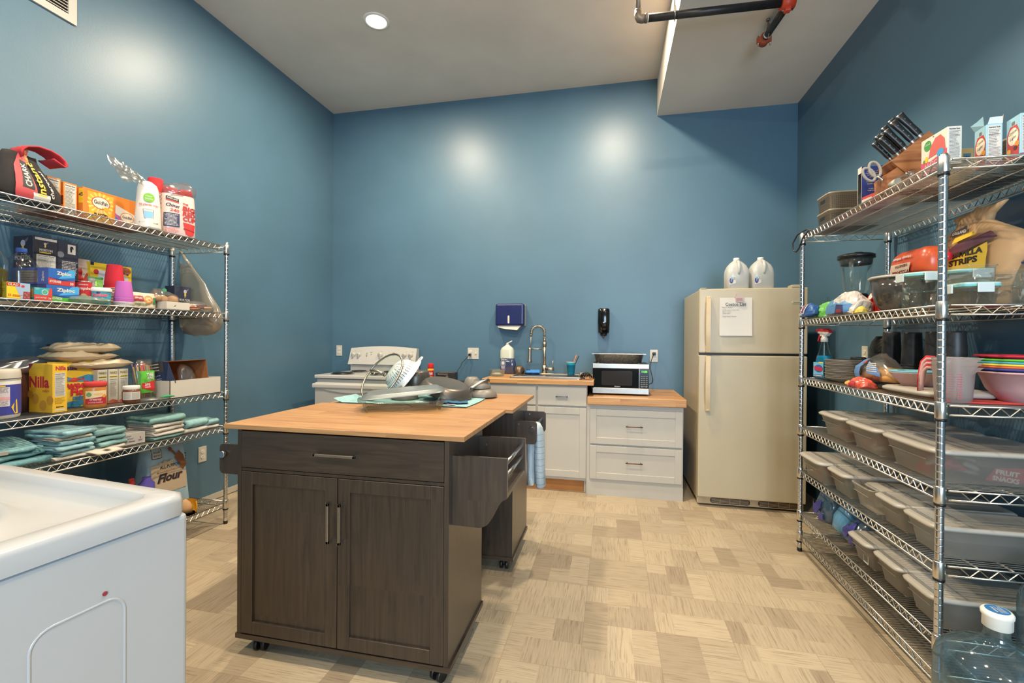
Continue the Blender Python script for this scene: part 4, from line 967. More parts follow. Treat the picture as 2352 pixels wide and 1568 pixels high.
m.ell(.280, .028, .016, .014, YEL, .0012); m.txt('22', .271, .022, .012, M_INKK, .0016); m.rect(.285, .095, .30, .14, YEL, .001)
m.face('L', .30, .15, .168).rect(.12, .085, .15, .16, YEL); m.txt('45', .122, .12, .02, NAVY)
one('cracker_box', 'wide orange cracker carton printed with two snack pouches on the top shelf', 'box', m, (-2.775, 2.01, Z1), 90)

t = thing('plastic_cup_sleeve', 'white sleeve of plastic cups with green logo and clear bag tail', 'cup sleeve', (-2.60, 2.12, Z1), 90)
m = MB(); m.use(P('sleeve_white', (222, 218, 208), .3)).loft([(0, .056, .056, 0, 0, 2.4), (.01, .058, .058, 0, 0, 2.4), (.12, .054, .054, 0, 0, 2.2), (.20, .048, .048, 0, 0, 2.1), (.222, .042, .042, -.002, 0, 2.1), (.236, .026, .026, -.008, 0, 2)], 36, .0022, 18, 2)
m.face('C', r=.0585, a0=-.6); m.use(GRN); m.ell(0, .150, .026, .022, C(120, 196, 40), .0006); m.txt('Happy', -.015, .152, .009, WHT, .001, fit=.030); m.txt('Snacks', -.018, .140, .009, WHT, .001, fit=.036); m.txt('50 plastic cups', -.048, .108, .012, C(214, 70, 50), .0008, fit=.096); m.poly([(-.022, .045), (.018, .045), (.024, .092), (-.028, .092)], C(50, 56, 70), .0004); m.poly([(-.0205, .047), (.0165, .047), (.022, .091), (-.026, .091)], WHT, .0008); m.poly([(-.019, .048), (.015, .048), (.019, .082), (-.023, .082)], C(130, 190, 220), .001); m.txt('50 - 16 FL OZ (473mL) CUPS', -.048, .022, .008, C(90, 80, 70), .0008, fit=.095)
so_ = obj('sleeve', m, t); so_.scale = (1, 1, 1.14)
m = MB(); m.use(M_CLEARBAG); m.at(rz=90)
def tail(u, v): x = .04 + u * .19; s = .014 + .055 * u ** .8; return (-.0 + (v - .5) * 2 * s * .8 + .01 * noise.noise(Vector((u * 9, v * 6, 3))), x - .04 - .01 + 0 * v, .232 + .02 * sin(u * 2.2) + (v - .5) * 2 * s * 1.1 + .012 * noise.noise(Vector((u * 8, v * 9, 1))) + .012 * u)
m.grid(tail, 20, 14); m.grid(lambda u, v: (tail(u, v)[0] + .012 * sin(pi * v), tail(u, v)[1], tail(u, v)[2] + .010 * sin(pi * v * 2)), 20, 14); bt_ = obj('bag_tail', m, t); bt_.location = (0, 0, .03)
t = thing('red_cup_stack', 'tall stack of red party cups in clear film beside the white cup sleeve', 'cup stack', (-2.685, 2.235, Z1), 90)
m = cups(MB(), .051, .036, .335, 31, .008, C(206, 44, 50, 30), WHT); obj('cups', m, t)
t = thing('big_red_cup_pack', 'printed bag of big red cups at the right end of the top shelf', 'cup pack', (-2.615, 2.315, Z1), 62)
m = MB()
for cx_ in (-.036, .04): m.at(cx_, 0, 0); cups(m, .047, .034, .292, 22, .0085, C(206, 44, 50, 30), WHT)
m.at(); obj('cups', m, t)
m = MB(); lv = [(0, .085, .055, 0, 0, 3), (.006, .09, .058, 0, 0, 3), (.10, .089, .057, 0, 0, 3), (.19, .087, .054, 0, 0, 3), (.25, .084, .05, 0, 0, 3)]
m.use(P('sleeve_pink', (222, 196, 186), .3)).loft(lv, 36, .0015, 16, 5, cap=False)
G_ = lvf(lv, .0022); m.face('G', lambda u, v, l: G_(u / .062, v * 1.12, l)); m.rect(-.055, .045, -.002, .118, C(40, 50, 94), .0004); m.lines(-.052, .05, -.006, .114, 9, WHT, .0008, t=.4, rag=.2); m.poly([(-.05, .19), (-.004, .178), (-.004, .197), (-.05, .209)], M_INKK, .0005); m.poly([(-.05, .186), (-.004, .174), (-.004, .180), (-.05, .192)], REDP, .0006); m.txt('KIRKLAND', -.047, .196, .008, WHT, .001, fit=.04, ang=-14); m.txt('Chinet', -.05, .154, .018, NAVY, .0008, fit=.048, shear=.3, ang=-8); m.txt('240', -.036, .128, .016, REDP, .0008, fit=.032, ang=-8); m.lines(-.05, .012, -.004, .04, 5, C(214, 90, 80), .0008)
for k, (s_, z_) in enumerate((('THE', .172), ('BIG', .140), ('RED', .112), ('CUP', .084))): m.txt(s_, .008, z_, .010 if k == 0 else .026, C(186, 40, 40), .001, fit=.022 if k == 0 else .050, bold=.05, ang=-6)
m.poly([(.010, .076), (.056, .070), (.05, .012), (.036, .004), (.020, .012)], REDP, .0006); m.poly([(.012, .045), (.054, .035), (.053, .028), (.012, .038)], C(150, 20, 30), .0008)
obj('printed_sleeve', m, t)
m = MB(); film(m, [(.24, .084, .05, 0, 0, 3), (.28, .086, .05, .005, 0), (.305, .085, .045, .01, 0), (.33, .055, .03, .02, 0), (.34, .02, .015, .03, 0)], nz=.012, seed=3); obj('film_top', m, t)

# ------------------------------------------------------------------ left rack, second shelf
def oil_bottle(label, X, Y, oil, h):
    t = thing('oil_bottle', label, 'bottle', (X, Y, Z2), 90)
    p = [(.0, .002), (.05, 0), (.058, .006), (.06, .03), (.057, .05), (.06, .07), (.057, .09), (.061, .12), (.06, h * .64), (.048, h * .76), (.028, h * .86), (.017, h * .91), (.017, h * .95)]
    m = MB(); m.use(M_CLEAR).lathe(p, 36, cap0=False, cap1=False)
    obj('bottle_body', m, t)
    if oil: m = MB(); m.use(glassy('cooking_oil', (226, 206, 96), .04, milk=.12, milkcol=(214, 190, 70))).lathe([(0, .004)] + [(r * .96, z) for r, z in p[1:] if z < h * oil] + [(0, h * oil)], 28); obj('oil', m, t)
    m = MB(); m.use(C(52, 92, 176, 30)).lathe([(.0185, h * .915), (.0195, h * .92), (.0195, h * .985), (.018, h), (0, h)], 24, cap0=False); obj('cap', m, t)
    return t
oil_bottle('bottle of yellow cooking oil with blue cap at the left end of the shelf', -2.64, 1.455, .62, .262)
oil_bottle('nearly empty clear oil bottle with blue cap behind the storage bag boxes', -2.70, 1.605, .28, .245)
m = carton(.105, .13, .335, C(40, 40, 54)); m.face('L', .105, .13, .335)
def umbrella(m, u, v, s, col=WHT):
    m.ell(u, v + .03 * s, .013 * s, .014 * s, C(190, 180, 200), .0006); m.poly([(u - .009 * s, v), (u + .009 * s, v), (u + .004 * s, v + .022 * s), (u - .004 * s, v + .022 * s)], YEL, .0008); m.poly([(u - .006 * s, v - .014 * s), (u - .003 * s, v - .014 * s), (u - .001 * s, v), (u - .004 * s, v)], WHT, .0008); m.poly([(u + .003 * s, v - .014 * s), (u + .006 * s, v - .014 * s), (u + .004 * s, v), (u + .001 * s, v)], WHT, .0008)
    for k in range(4): m.poly([(u + (.008 + k * .005) * s, v + (.03 + k * .003) * s), (u + (.009 + k * .005) * s, v + (.03 + k * .003) * s), (u + (.013 + k * .005) * s, v + (.045 + k * .003) * s), (u + (.012 + k * .005) * s, v + (.045 + k * .003) * s)], WHT, .0006)
umbrella(m, .065, .262, 1.2); m.txt('MORTON', .012, .215, .022, WHT, fit=.10); m.txt('SALT', .055, .185, .017, WHT, fit=.05)
m.face('F', .105, .13, .335).rect(.008, .318, .1, .33, C(200, 196, 190)); umbrella(m, .05, .287, .45); m.txt('MORTON', .026, .262, .013, WHT, fit=.055); m.rect(.026, .254, .075, .259, YEL); m.facts(.014, .14, .095, .245, 7); m.lines(.014, .115, .095, .136, 3, WHT, t=.3)
one('salt_box', 'tall navy salt box with an umbrella emblem, front-facing nutrition panel', 'box', m, (-2.87, 1.765, Z2), 90)
m = carton(.092, .10, .330, C(44, 46, 66)); m.face('F', .092, .10, .33).rect(.042, .27, .078, .32, WHT); m.poly([(.055, .280), (.060, .280), (.064, .300), (.070, .296), (.066, .310), (.056, .312), (.052, .300)], M_INKK, .0008); m.ell(.010, .262, .016, .016, C(120, 120, 130), .0006); m.lines(.016, .16, .088, .232, 9, WHT, t=.45, rag=.15); m.bars(.026, .104, .076, .145)
one('salt_box', 'second tall navy salt box turned to show its barcode side', 'box', m, (-2.86, 1.868, Z2), 90)
m = pouch(MB(), .11, .07, .265, P('candy_film', (212, 196, 186), .3), 5, .010); m.poly([(.0, .15), (.055, .14), (.05, .21), (.0, .2)], REDP, .0006); m.poly([(.02, .105), (.10, .10), (.11, .17), (.08, .19)], C(214, 70, 60), .0006); m.ell(.06, .095, .034, .02, REDP, .001); m.rect(.035, .088, .085, .102, M_INKK, .0014); m.txt('KitKat', .04, .091, .009, WHT, .0018, fit=.04)
one('candy_bag', 'crinkled red and white candy bag between salt box and pancake mix', 'bag', m, (-2.88, 1.965, Z2), 90)
m = carton(.225, .06, .252, YEL); m.face('F', .225, .06, .252).rect(.0, .0, .045, .252, YEL); m.poly([(.04, .12), (.19, .105), (.205, .13), (.205, .185), (.18, .20), (.04, .215)], C(206, 212, 216), .0005); m.txt('isquick', .075, .142, .042, NAVY, .001, fit=.11, shear=.1); m.txt('PANCAKE MIX', .10, .118, .009, C(190, 170, 150), .001, fit=.085); m.ell(.185, .225, .035, .022, C(170, 96, 50), .0006)
for (a, b, c_) in ((.16, .236, 3), (.178, .212, 1), (.20, .205, 2), (.165, .222, 4), (.195, .238, 5)): m.ell(a, b, .007, .006, C(70, 60, 110) if c_ < 3 else C(190, 90, 70), .001)
m.ell(.03, .2, .014, .014, REDP, .0006); m.rect(0, .235, .018, .252, NAVY, .0005)
one('pancake_mix_box', 'bright yellow pancake mix box behind the party cups', 'box', m, (-2.87, 2.105, Z2), 90)
m = MB(); cups(m, .047, .033, .238, 13, .0085, C(206, 34, 50, 28), WHT); one('party_cups', 'upside-down stack of red party cups with white rims on the second shelf', 'cup stack', m, (-2.74, 2.045, Z2), 90)
m = MB(); cups(m, .045, .031, .135, 4, .006, C(176, 84, 166, 28), WHT)
m.use(C(190, 110, 180, 28))
for k in range(8): m.lathe([(.0425 - k * .0011, .040 + k * .0085), (.0432 - k * .0011, .042 + k * .0085), (.0421 - k * .0011, .044 + k * .0085)], 28, cap0=False, cap1=False)
one('purple_cups', 'short upside-down stack of purple plastic cups at the shelf front', 'cup stack', m, (-2.595, 1.985, Z2), 90)
def zbox(label, w, d, h, X, Y, z, rz, band, txt2, num, side):
    m = carton(w, d, h, C(24, 60, 140)); m.face('F', w, d, h)
    m.poly([(0, h * .42), (w, h * .30), (w, h), (0, h)], C(34, 96, 176), .0004); m.poly([(w * .35, h * .38), (w, h * .55), (w, h), (w * .8, h)], C(60, 160, 220), .0005); m.poly([(0, 0), (w, 0), (w, h * .33), (w * .5, h * .26), (0, h * .40)], band, .0007)
    m.txt('Ziploc', w * .3, h * .56, h * .28, WHT, .001, fit=w * .56, bold=.04); m.txt(txt2, w * .04, h * .12, h * .15, WHT, .0012, fit=w * .42, bold=.04); m.txt(num, w * .80, h * .06, h * .16, WHT, .0012, fit=w * .14, bold=.04)
    m.face('L', w, d, h).rect(0, 0, d, h, side); m.rect(d * .14, h * .12, d * .72, h * .84, C(132, 116, 104), .0006); m.lines(d * .18, h * .2, d * .68, h * .78, 4, C(96, 88, 84), .001); m.txt('Ziploc', d * .90, h * .18, d * .075, WHT, .0008, fit=h * .6, ang=90)
    return one('storage_bag_box', label, 'box', m, (X, Y, z), rz)
zbox('blue and green sandwich bag box, the lower of two stacked', .135, .16, .079, -2.67, 1.70, Z2, 90, C(70, 170, 50), 'SANDWICH', '125', C(60, 66, 120))
zbox('blue and red storage bag box lying on the sandwich bag box', .118, .20, .078, -2.695, 1.688, Z2 + .0805, 96, C(206, 50, 44), 'STORAGE', '50', C(64, 86, 160))
m = carton(.082, .12, .070, YEL); m.face('F', .082, .12, .07).poly([(.05, .0), (.082, .0), (.082, .07), (.03, .07), (.03, .05)], C(150, 176, 200), .0004); m.poly([(.055, .0), (.082, .0), (.082, .033), (.058, .033)], C(140, 66, 66), .0006); m.rect(.0, .054, .046, .068, REDP, .0008); m.txt('GLAD', .004, .056, .010, WHT, .0012, fit=.036); m.ell(.056, .056, .006, .005, REDP, .0012)
for (a, b) in ((.062, .008), (.070, .018), (.076, .008), (.064, .024), (.075, .028)): m.ell(a, b, .004, .004, C(186, 90, 90), .0012)
m.txt('25', .004, .010, .009, REDP, .0008); m.lines(.020, .008, .056, .018, 2, REDP, .0008, t=.5); m.face('L', .082, .12, .07).rect(.0, .0, .12, .07, C(190, 170, 40)); m.lines(.02, .01, .11, .06, 6, C(120, 100, 30))
one('storage_bag_box', 'small yellow storage bag box with cherries at the shelf front', 'box', m, (-2.62, 1.512, Z2), 90)
m = carton(.068, .13, .058, C(210, 66, 58)); m.face('F', .068, .13, .058).poly([(0, .026), (.068, .022), (.068, .058), (0, .058)], TEALP, .0004); m.poly([(.05, .02), (.068, .018), (.068, .058), (.058, .058)], C(210, 66, 58), .0006); m.ell(.040, .038, .013, .013, WHT, .0008); m.ell(.040, .038, .010, .010, TEALP, .001); m.poly([(.034, .038), (.039, .031), (.052, .050), (.049, .051), (.039, .037), (.036, .041)], C(110, 200, 60), .0014, sub=False); m.lines(.004, .046, .022, .055, 2, WHT); m.txt('quart storage', .004, .008, .007, WHT, .001, fit=.042); m.txt('24', .053, .006, .008, WHT, .001); m.face('L', .068, .13, .058).rect(0, 0, .13, .058, C(30, 120, 130)); m.rect(.1, .01, .128, .05, C(150, 126, 90), .0006)
one('storage_bag_box', 'small teal and red box with a check mark, beside the yellow one', 'box', m, (-2.625, 1.602, Z2), 90)
m = carton(.17, .08, .125, C(60, 62, 110)); m.face('F', .17, .08, .125).txt('CLASSICS', .02, .105, .008, C(150, 60, 70), fit=.07); m.ell(.045, .088, .008, .007, YEL); m.ell(.075, .086, .008, .007, YEL)
one('pasta_box', 'dark blue food box behind the soup can and frosting tub', 'box', m, (-2.83, 1.955, Z2), 90)
m = MB(); m.use(C(186, 34, 42, 35)).lathe([(.036, .003), (.036, .112)], 36, cap0=False, cap1=False); m.use(M_STEEL).lathe([(0, 0), (.035, 0), (.037, .002), (.037, .004), (.036, .005)], 36); m.lathe([(.036, .110), (.0372, .112), (.0372, .115), (.034, .114), (0, .113)], 36, cap0=False)
m.face('C', r=.0362, a0=-.6); m.rect(-.05, .004, .05, .040, WHT, .0003); m.txt('Campbell', -.036, .066, .020, WHT, .0006, fit=.075, shear=.25); m.ell(0, .040, .013, .012, C(170, 140, 70), .0008); m.txt('CONDENSED', -.018, .094, .005, WHT, .0006, fit=.036)
one('soup_can', 'red and white soup can behind the frosting tub', 'can', m, (-2.635, 1.818, Z2), 90)
t = thing('frosting_tub', 'small turquoise frosting tub with white lid at the shelf front', 'tub', (-2.60, 1.873, Z2), 90)
m = MB(); m.use(C(60, 170, 192, 35)).lathe([(.038, 0), (.039, .003), (.043, .068)], 32, cap1=False); m.face('C', r=.043, a0=-.6)
rd = random.Random(4)
for k in range(40): m.ell(-.05 + .1 * rd.random(), .005 + .058 * rd.random(), .0012, .0012, [REDP, YEL, WHT, NAVY][k % 4], .0006, 6)
m.ell(-.01, .060, .008, .005, NAVY, .0008); m.txt('Funfetti', -.034, .040, .018, C(220, 90, 110), .0012, fit=.06, bold=.05); m.txt('Vanilla', -.02, .026, .009, WHT, .0012, fit=.035); obj('tub_body', m, t)
m = MB(); m.use(C(222, 214, 206, 35)).lathe([(.045, .066), (.0465, .068), (.0465, .076), (.044, .084), (.040, .088), (0, .088)], 32, cap0=False); obj('lid', m, t)
m = pouch(MB(), .068, .022, .055, C(96, 150, 60, 35), 8, .004, top=.4); m.poly([(.0, .0), (.024, .0), (.026, .045), (.0, .045)], C(130, 126, 122), .0006); m.rect(.0, .046, .068, .055, C(20, 100, 50), .0008); m.txt('dots', .034, .008, .010, C(190, 220, 150), .001, ang=90)
one('seasoning_packet', 'green and silver packet perched on the frosting tub', 'packet', m, (-2.615, 1.858, Z2 + .0885), 84)
m = MB(); m.use(glassy('pale_green_film', (190, 214, 200), .06, .2, milk=.45, milkcol=(176, 196, 184))).pillow(.16, .10, .035, seed=3, noise_=.012); one('plastic_bag', 'pale green crumpled plastic bag lying in front of the soup can', 'bag', m, (-2.575, 1.80, Z2), 84)
m = pouch(MB(), .17, .07, .085, P('simply_bag', (206, 188, 160), .45), 9, .006, bot=.9, top=.5); m.rect(.035, .036, .088, .066, C(160, 40, 44), .0006); m.txt('simply', .040, .046, .014, WHT, .001, fit=.042); m.ell(.115, .046, .026, .024, C(206, 130, 60), .0006)
for k in range(6): m.ell(.115 + .012 * cos(k * 1.05), .046 + .011 * sin(k * 1.05), .006, .005, C(226, 180, 120), .001)
m.rect(.142, .022, .160, .060, C(40, 130, 90), .0008); m.lines(.04, .012, .13, .026, 2, C(120, 150, 90), t=.5)
one('snack_pack', 'beige snack bag with red panel and cookie picture lying at the shelf front', 'bag', m, (-2.62, 2.085, Z2), 88)
m = carton(.145, .11, .044, M_CARD); m.face('F', .145, .11, .044).poly([(.04, .016), (.058, .028), (.052, .018)], C(60, 60, 50), .0008, sub=False)
one('white_tray_box', 'low white cardboard box holding a bag of rolls', 'box', m, (-2.60, 2.265, Z2), 88)
t = thing('bread_roll_bag', 'clear bag of rolls with a green sticker resting on the white box', 'bread bag', (-2.63, 2.24, Z2 + .0448), 88)
m = MB(); m.use(noisy('bread_crust', (190, 140, 90), .2, 20, .7))
for (a, b) in ((-.05, 0), (.0, .01), (.05, -.005)): m.at(a, b, .0).loft([(0, .02, .025), (.012, .027, .033), (.03, .025, .03), (.042, .008, .01)], 16, .002, 20, 2); m.at()
obj('rolls', m, t)
m = MB(); film(m, [(0, .08, .05, 0, 0, 3), (.02, .085, .055, 0, 0, 3), (.045, .075, .045, -.005, 0, 2.5), (.062, .05, .028, -.015, 0), (.075, .022, .014, -.04, 0)], nz=.010, seed=8); m.face('F', .16, .11, 0, z=.0, y=-.004).ell(.04, .066, .014, .010, C(60, 150, 100), .0); obj('film', m, t)
m = carton(.12, .08, .175, C(56, 58, 78)); m.face('F', .12, .08, .175); umbrella(m, .075, .115, .9); m.txt('MORTON', .03, .075, .018, WHT, fit=.08)
one('salt_box', 'navy salt box by the rack post at the right end of the second shelf', 'box', m, (-2.86, 2.595, Z2), 90); COL.objects[-1].location.y = 2.54
m = MB(); t = thing('carrot_bag', 'clear bag of orange carrot sticks at the right end of the second shelf', 'vegetable bag', (-2.60, 2.44, Z2), 86)
rd = random.Random(9)
for k in range(14): a = -.07 + .13 * rd.random(); b = -.03 + .06 * rd.random(); z = .008 + .05 * rd.random() * (1 - abs(a) * 6); q = rd.uniform(-.4, .4); m.use([C(222, 110, 30), C(230, 150, 80), WHT, C(120, 60, 40)][k % 4]).tube([(a - .035, b - q * .03, z), (a + .035, b + q * .03, z + .004)], .006, 8)
obj('sticks', m, t)
m = MB(); film(m, [(0, .095, .05, 0, 0, 3), (.02, .10, .055, 0, 0, 3), (.045, .085, .045, 0, 0, 2.6), (.065, .05, .02, 0, 0), (.07, .02, .008, 0, 0)], nz=.009, seed=6); obj('film', m, t)
# bag hanging from the end of the rack
t = thing('hanging_grocery_bag', 'thin white grocery bag full of buns hanging off the end of the rack', 'bag', (-2.83, 2.685, 1.27), 0)
m = MB(); m.use(glassy('grocery_film', (226, 222, 212), .07, .22, milk=.52, milkcol=(206, 196, 176)))
lv = [(.0, .05, .025, .0), (.015, .12, .045, .0), (.06, .165, .058, .0), (.12, .172, .06, .005), (.2, .158, .05, -.012), (.28, .135, .036, -.04), (.36, .105, .024, -.07), (.44, .075, .015, -.105), (.50, .055, .010, -.13)]
m.loft([(a, b, c_, d, 0, 2.3) for a, b, c_, d in lv], 40, .011, 11, 4, cap=False)
for x1, x2 in ((-.175, -.19), (-.085, -.165)): m.tube([(x1, 0, .49), ((x1 + x2) / 2, -.004, .54), (x2, -.008, .598)], [.014, .010, .007], 8)
obj('film', m, t)
m = MB(); m.use(noisy('bun_crust', (196, 150, 84), .2, 12, .6))
for (a, b, c_) in ((-.09, .0, .03), (.0, .0, .025), (.09, .0, .04), (.05, .0, .10), (-.05, .0, .10), (.10, 0, .12)): m.at(a, b, c_).loft([(-.02, .02, .018), (0, .045, .034), (.03, .048, .036), (.055, .025, .02)], 16, .003, 20, 2); m.at()
obj('buns', m, t)

# ------------------------------------------------------------------ left rack, third shelf
t = thing('detergent_tub', 'big blue and white detergent tub with grey lid at the left end', 'tub', (-2.675, 1.492, Z3), 90)
m = MB(); m.use(C(226, 222, 214, 35)).lathe([(.078, 0), (.082, .004), (.084, .03), (.0845, .16), (.084, .172)], 44, cap1=False); m.face('C', r=.0848, a0=-.55)
m.rect(-.13, .018, .13, .150, C(58, 64, 160), .0006); m.rect(-.12, .056, .055, .140, C(206, 200, 206), .001); m.lines(-.08, .115, .05, .137, 5, C(120, 110, 130), .0014, rag=.05); m.rect(-.08, .084, .055, .098, C(222, 160, 170), .0014); m.rect(-.07, .101, -.045, .112, C(130, 150, 90), .0014); m.rect(-.02, .101, .005, .112, C(110, 120, 110), .0014); m.lines(-.11, .06, .05, .08, 6, C(110, 104, 120), .0014, rag=.05); m.poly([(.06, .05), (.085, .085), (.09, .02), (.075, .02)], YEL, .001, sub=False); m.rect(-.13, .018, -.01, .024, YEL, .001); m.rect(-.05, .028, -.005, .044, C(60, 160, 190), .001); m.txt('SCAM', -.04, .033, .008, WHT, .0014); m.rect(-.12, .028, -.055, .044, C(140, 50, 60), .001); m.rect(-.12, .142, .04, .147, YEL, .001)
obj('tub_body', m, t)
m = MB(); m.use(C(196, 188, 172, 40)).lathe([(.086, .170), (.0865, .178), (.085, .2), (.083, .214), (.078, .218), (0, .218)], 44, cap0=False); m.use(NAVY).lathe([(.0867, .174), (.0867, .177)], 44, cap0=False, cap1=False); obj('lid', m, t)
m = carton(.060, .15, .232, C(236, 184, 40)); m.face('L', .06, .15, .232).txt('Nilla', .004, .118, .055, C(190, 34, 60), fit=.125, bold=.03); m.txt('wafers', .085, .098, .014, C(200, 110, 40), fit=.045)
for (a, b, r) in ((.01, .085, .018), (.042, .065, .022), (.09, .035, .022), (.135, .06, .02)): m.ell(a, b, r, r * 1.1, C(206, 148, 50), .0006)
m.poly([(0, .232), (.03, .232), (.0, .2)], C(150, 40, 70)); m.face('F', .06, .15, .232).txt('Nilla', .012, .202, .020, C(190, 34, 60), fit=.042, bold=.03); m.facts(.008, .075, .052, .190, 12); m.rect(.008, .008, .052, .016, WHT); m.lines(.008, .04, .05, .07, 6, C(140, 100, 30), t=.3); m.lines(.014, .022, .046, .03, 1, M_INKK, t=.6)
one('wafer_box', 'yellow vanilla wafer box standing beside the detergent tub', 'box', m, (-2.665, 1.688, Z3), 90)
m = pouch(MB(), .235, .05, .235, C(236, 196, 50, 30), 11, .004); m.poly([(.15, .2), (.235, .175), (.235, .21), (.13, .232), (.1, .23)], C(196, 34, 44), .0006); m.poly([(.03, .165), (.08, .14), (.17, .165), (.225, .15), (.225, .12), (.13, .13), (.04, .135)], C(50, 140, 190), .0006); m.poly([(.075, .138), (.10, .152), (.135, .145), (.15, .152), (.15, .135), (.135, .138), (.10, .13)], C(210, 50, 44), .001); m.txt('y Size', .05, .186, .024, C(80, 50, 120), .001, fit=.07, bold=.04); m.txt('Swedish', .045, .094, .040, C(206, 40, 48), .001, fit=.17, bold=.05); m.txt('Fish', .085, .058, .040, C(206, 40, 48), .0014, fit=.08, bold=.05); m.txt('mini', .095, .036, .024, C(60, 130, 190), .001, fit=.06, bold=.06); m.poly([(0, 0), (.235, 0), (.235, .02), (.12, .035), (.0, .02)], C(50, 140, 190), .0008)
one('candy_pouch', 'large yellow and blue gummy candy pouch behind the peanut butter', 'bag', m, (-2.735, 1.845, Z3), 90)
t = thing('peanut_butter_jar', 'peanut butter jar with red lid at the shelf front', 'jar', (-2.585, 1.838, Z3), 90)
m = MB(); m.use(P('peanut_butter', (186, 122, 56), .25)).lathe([(.040, 0), (.0445, .004), (.0455, .02), (.0455, .10), (.043, .108), (.040, .113)], 40); m.face('C', r=.0457, a0=-.6); m.rect(-.042, .022, .05, .090, C(190, 34, 54), .0006); m.poly([(-.042, .05), (.05, .062), (.05, .09), (-.042, .09)], C(226, 206, 160), .001); m.ell(-.025, .072, .011, .011, C(50, 150, 60), .0014); m.txt('food', -.033, .073, .006, WHT, .0018); m.txt('club', -.032, .064, .006, WHT, .0018); m.ell(.012, .074, .018, .007, C(226, 184, 120), .0014); m.ell(.036, .062, .009, .009, C(230, 150, 60), .0016); m.txt('creamy', -.022, .038, .012, WHT, .0014, fit=.046); m.txt('peanut butter', -.028, .027, .008, WHT, .0014, fit=.058); obj('jar_body', m, t)
m = MB(); m.use(C(206, 50, 48, 35)).lathe([(.045, .110), (.0465, .112), (.0465, .128), (.044, .133), (0, .133)], 40, cap0=False)
obj('lid', m, t)
for k in range(3):
    m = carton(.048, .09, .185, P('panko_box', (204, 196, 176), .5)); m.face('F', .048, .09, .185).txt('PANKO', .005, .160, .014, C(120, 110, 40), fit=.038); m.rect(.005, .140, .043, .150, C(220, 200, 60)); m.lines(.006, .141, .042, .149, 1, C(70, 60, 40), .001, t=.5, rag=0); m.facts(.004, .03, .044, .136, 20 + k); m.poly([(0, 0), (.048, 0), (.048, .012), (.02, .022), (0, .014)], C(200, 96, 80), .0008, sub=False)
    one('breadcrumb_box', ['leftmost of three slim pale breadcrumb boxes under the rice bags', 'middle of three slim pale breadcrumb boxes under the rice bags', 'rightmost of three slim pale breadcrumb boxes under the rice bags'][k], 'box', m, (-2.73 + k * .006, 1.945 + k * .0505, Z3), 90, group='breadcrumb boxes')
t = thing('hazelnut_spread_jar', 'small jar of brown spread with white lid at the shelf front', 'jar', (-2.58, 2.015, Z3), 90)
m = MB(); m.use(P('spread_brown', (112, 62, 38), .2)).lathe([(.030, 0), (.037, .005), (.041, .022), (.041, .062), (.037, .074), (.034, .078)], 36); m.face('C', r=.0412, a0=-.6); m.rect(-.045, .022, .042, .064, WHT, .0008); m.lines(-.04, .026, -.004, .060, 8, C(130, 122, 112), .0012, t=.3, rag=.1); m.lines(.0, .026, .036, .060, 8, C(130, 122, 112), .0012, t=.3, rag=.1); obj('jar_body', m, t)
m = MB(); m.use(C(222, 216, 204, 35)).lathe([(.0375, .076), (.0385, .078), (.0385, .092), (.0365, .096), (0, .096)], 36, cap0=False); obj('lid', m, t)
# rice bags
for k, (X, Y, z, rz, lab, s) in enumerate(((-2.76, 1.965, .188, 84, 'lowest of three stacked rice bags on the breadcrumb boxes', 3), (-2.78, 1.90, .232, 93, 'middle of three stacked rice bags', 5), (-2.79, 1.92, .275, 78, 'topmost of three stacked rice bags', 8))):
    m = MB(); m.use(noisy('rice_bag', (208, 188, 154), .06, 30, .35)); m.pillow(.29, .16, .054, 22, .020, 12, s); 
    m.face('G', lambda u, v, l: (-.145 + u, -.078 + v * .5, .012 + l + v * .55)); 
    if k: m.txt('RICE', .06, .018, .018, M_INKK, .002, fit=.034, bold=.05); m.ell(.035, .026, .013, .012, C(110, 150, 180), .002)
    one('rice_bag', lab, 'bag', m, (X, Y, Z3 + z), rz, group='stacked rice bags')
m = MB(); t = thing('food_bag', 'brown and clear food bag lying behind the detergent tub', 'bag', (-2.83, 1.60, Z3), 90)
m.use(C(92, 50, 34, 35)).loft([(0, .14, .08, 0, 0, 3), (.1, .15, .085, 0, 0, 3), (.17, .14, .07, 0, 0, 2.6), (.20, .11, .03, 0, 0, 2.2)], 32, .014, 12, 6); m.face('F', .28, .175, 0).txt('QUALITY', .02, .155, .014, C(220, 200, 180), .004, fit=.08); m.rect(.02, .140, .09, .144, C(220, 200, 180), .004); obj('bag_body', m, t)
m = MB(); m.use(M_CLEARBAG); m.loft([(.17, .15, .06, 0, 0), (.21, .17, .05, .02, 0), (.235, .15, .03, .06, 0), (.26, .05, .01, .15, 0)], 28, .016, 12, 9); obj('film', m, t)
t = thing('food_storage_jar', 'large clear jar with black lid behind the rice bags', 'jar', (-2.895, 1.90, Z3), 90)
m = MB(); m.use(M_CLEAR).lathe([(.06, 0), (.066, .006), (.066, .27), (.058, .29), (.055, .30)], 36, cap1=False); obj('jar_body', m, t)
m = MB(); m.use(noisy('biscuit_brown', (190, 150, 96), .1, 20, .7)).lathe([(.0, .004), (.062, .005), (.062, .25), (0, .26)], 28); obj('contents', m, t)
m = MB(); m.use(M_BLACK).lathe([(.062, .292), (.064, .294), (.064, .318), (.06, .322), (0, .322)], 36, cap0=False); obj('lid', m, t)
t = thing('straw_bag', 'green and red bag of colourful smoothie straws', 'straw bag', (-2.63, 2.125, Z3), 90)
m = MB(); rd = random.Random(3)
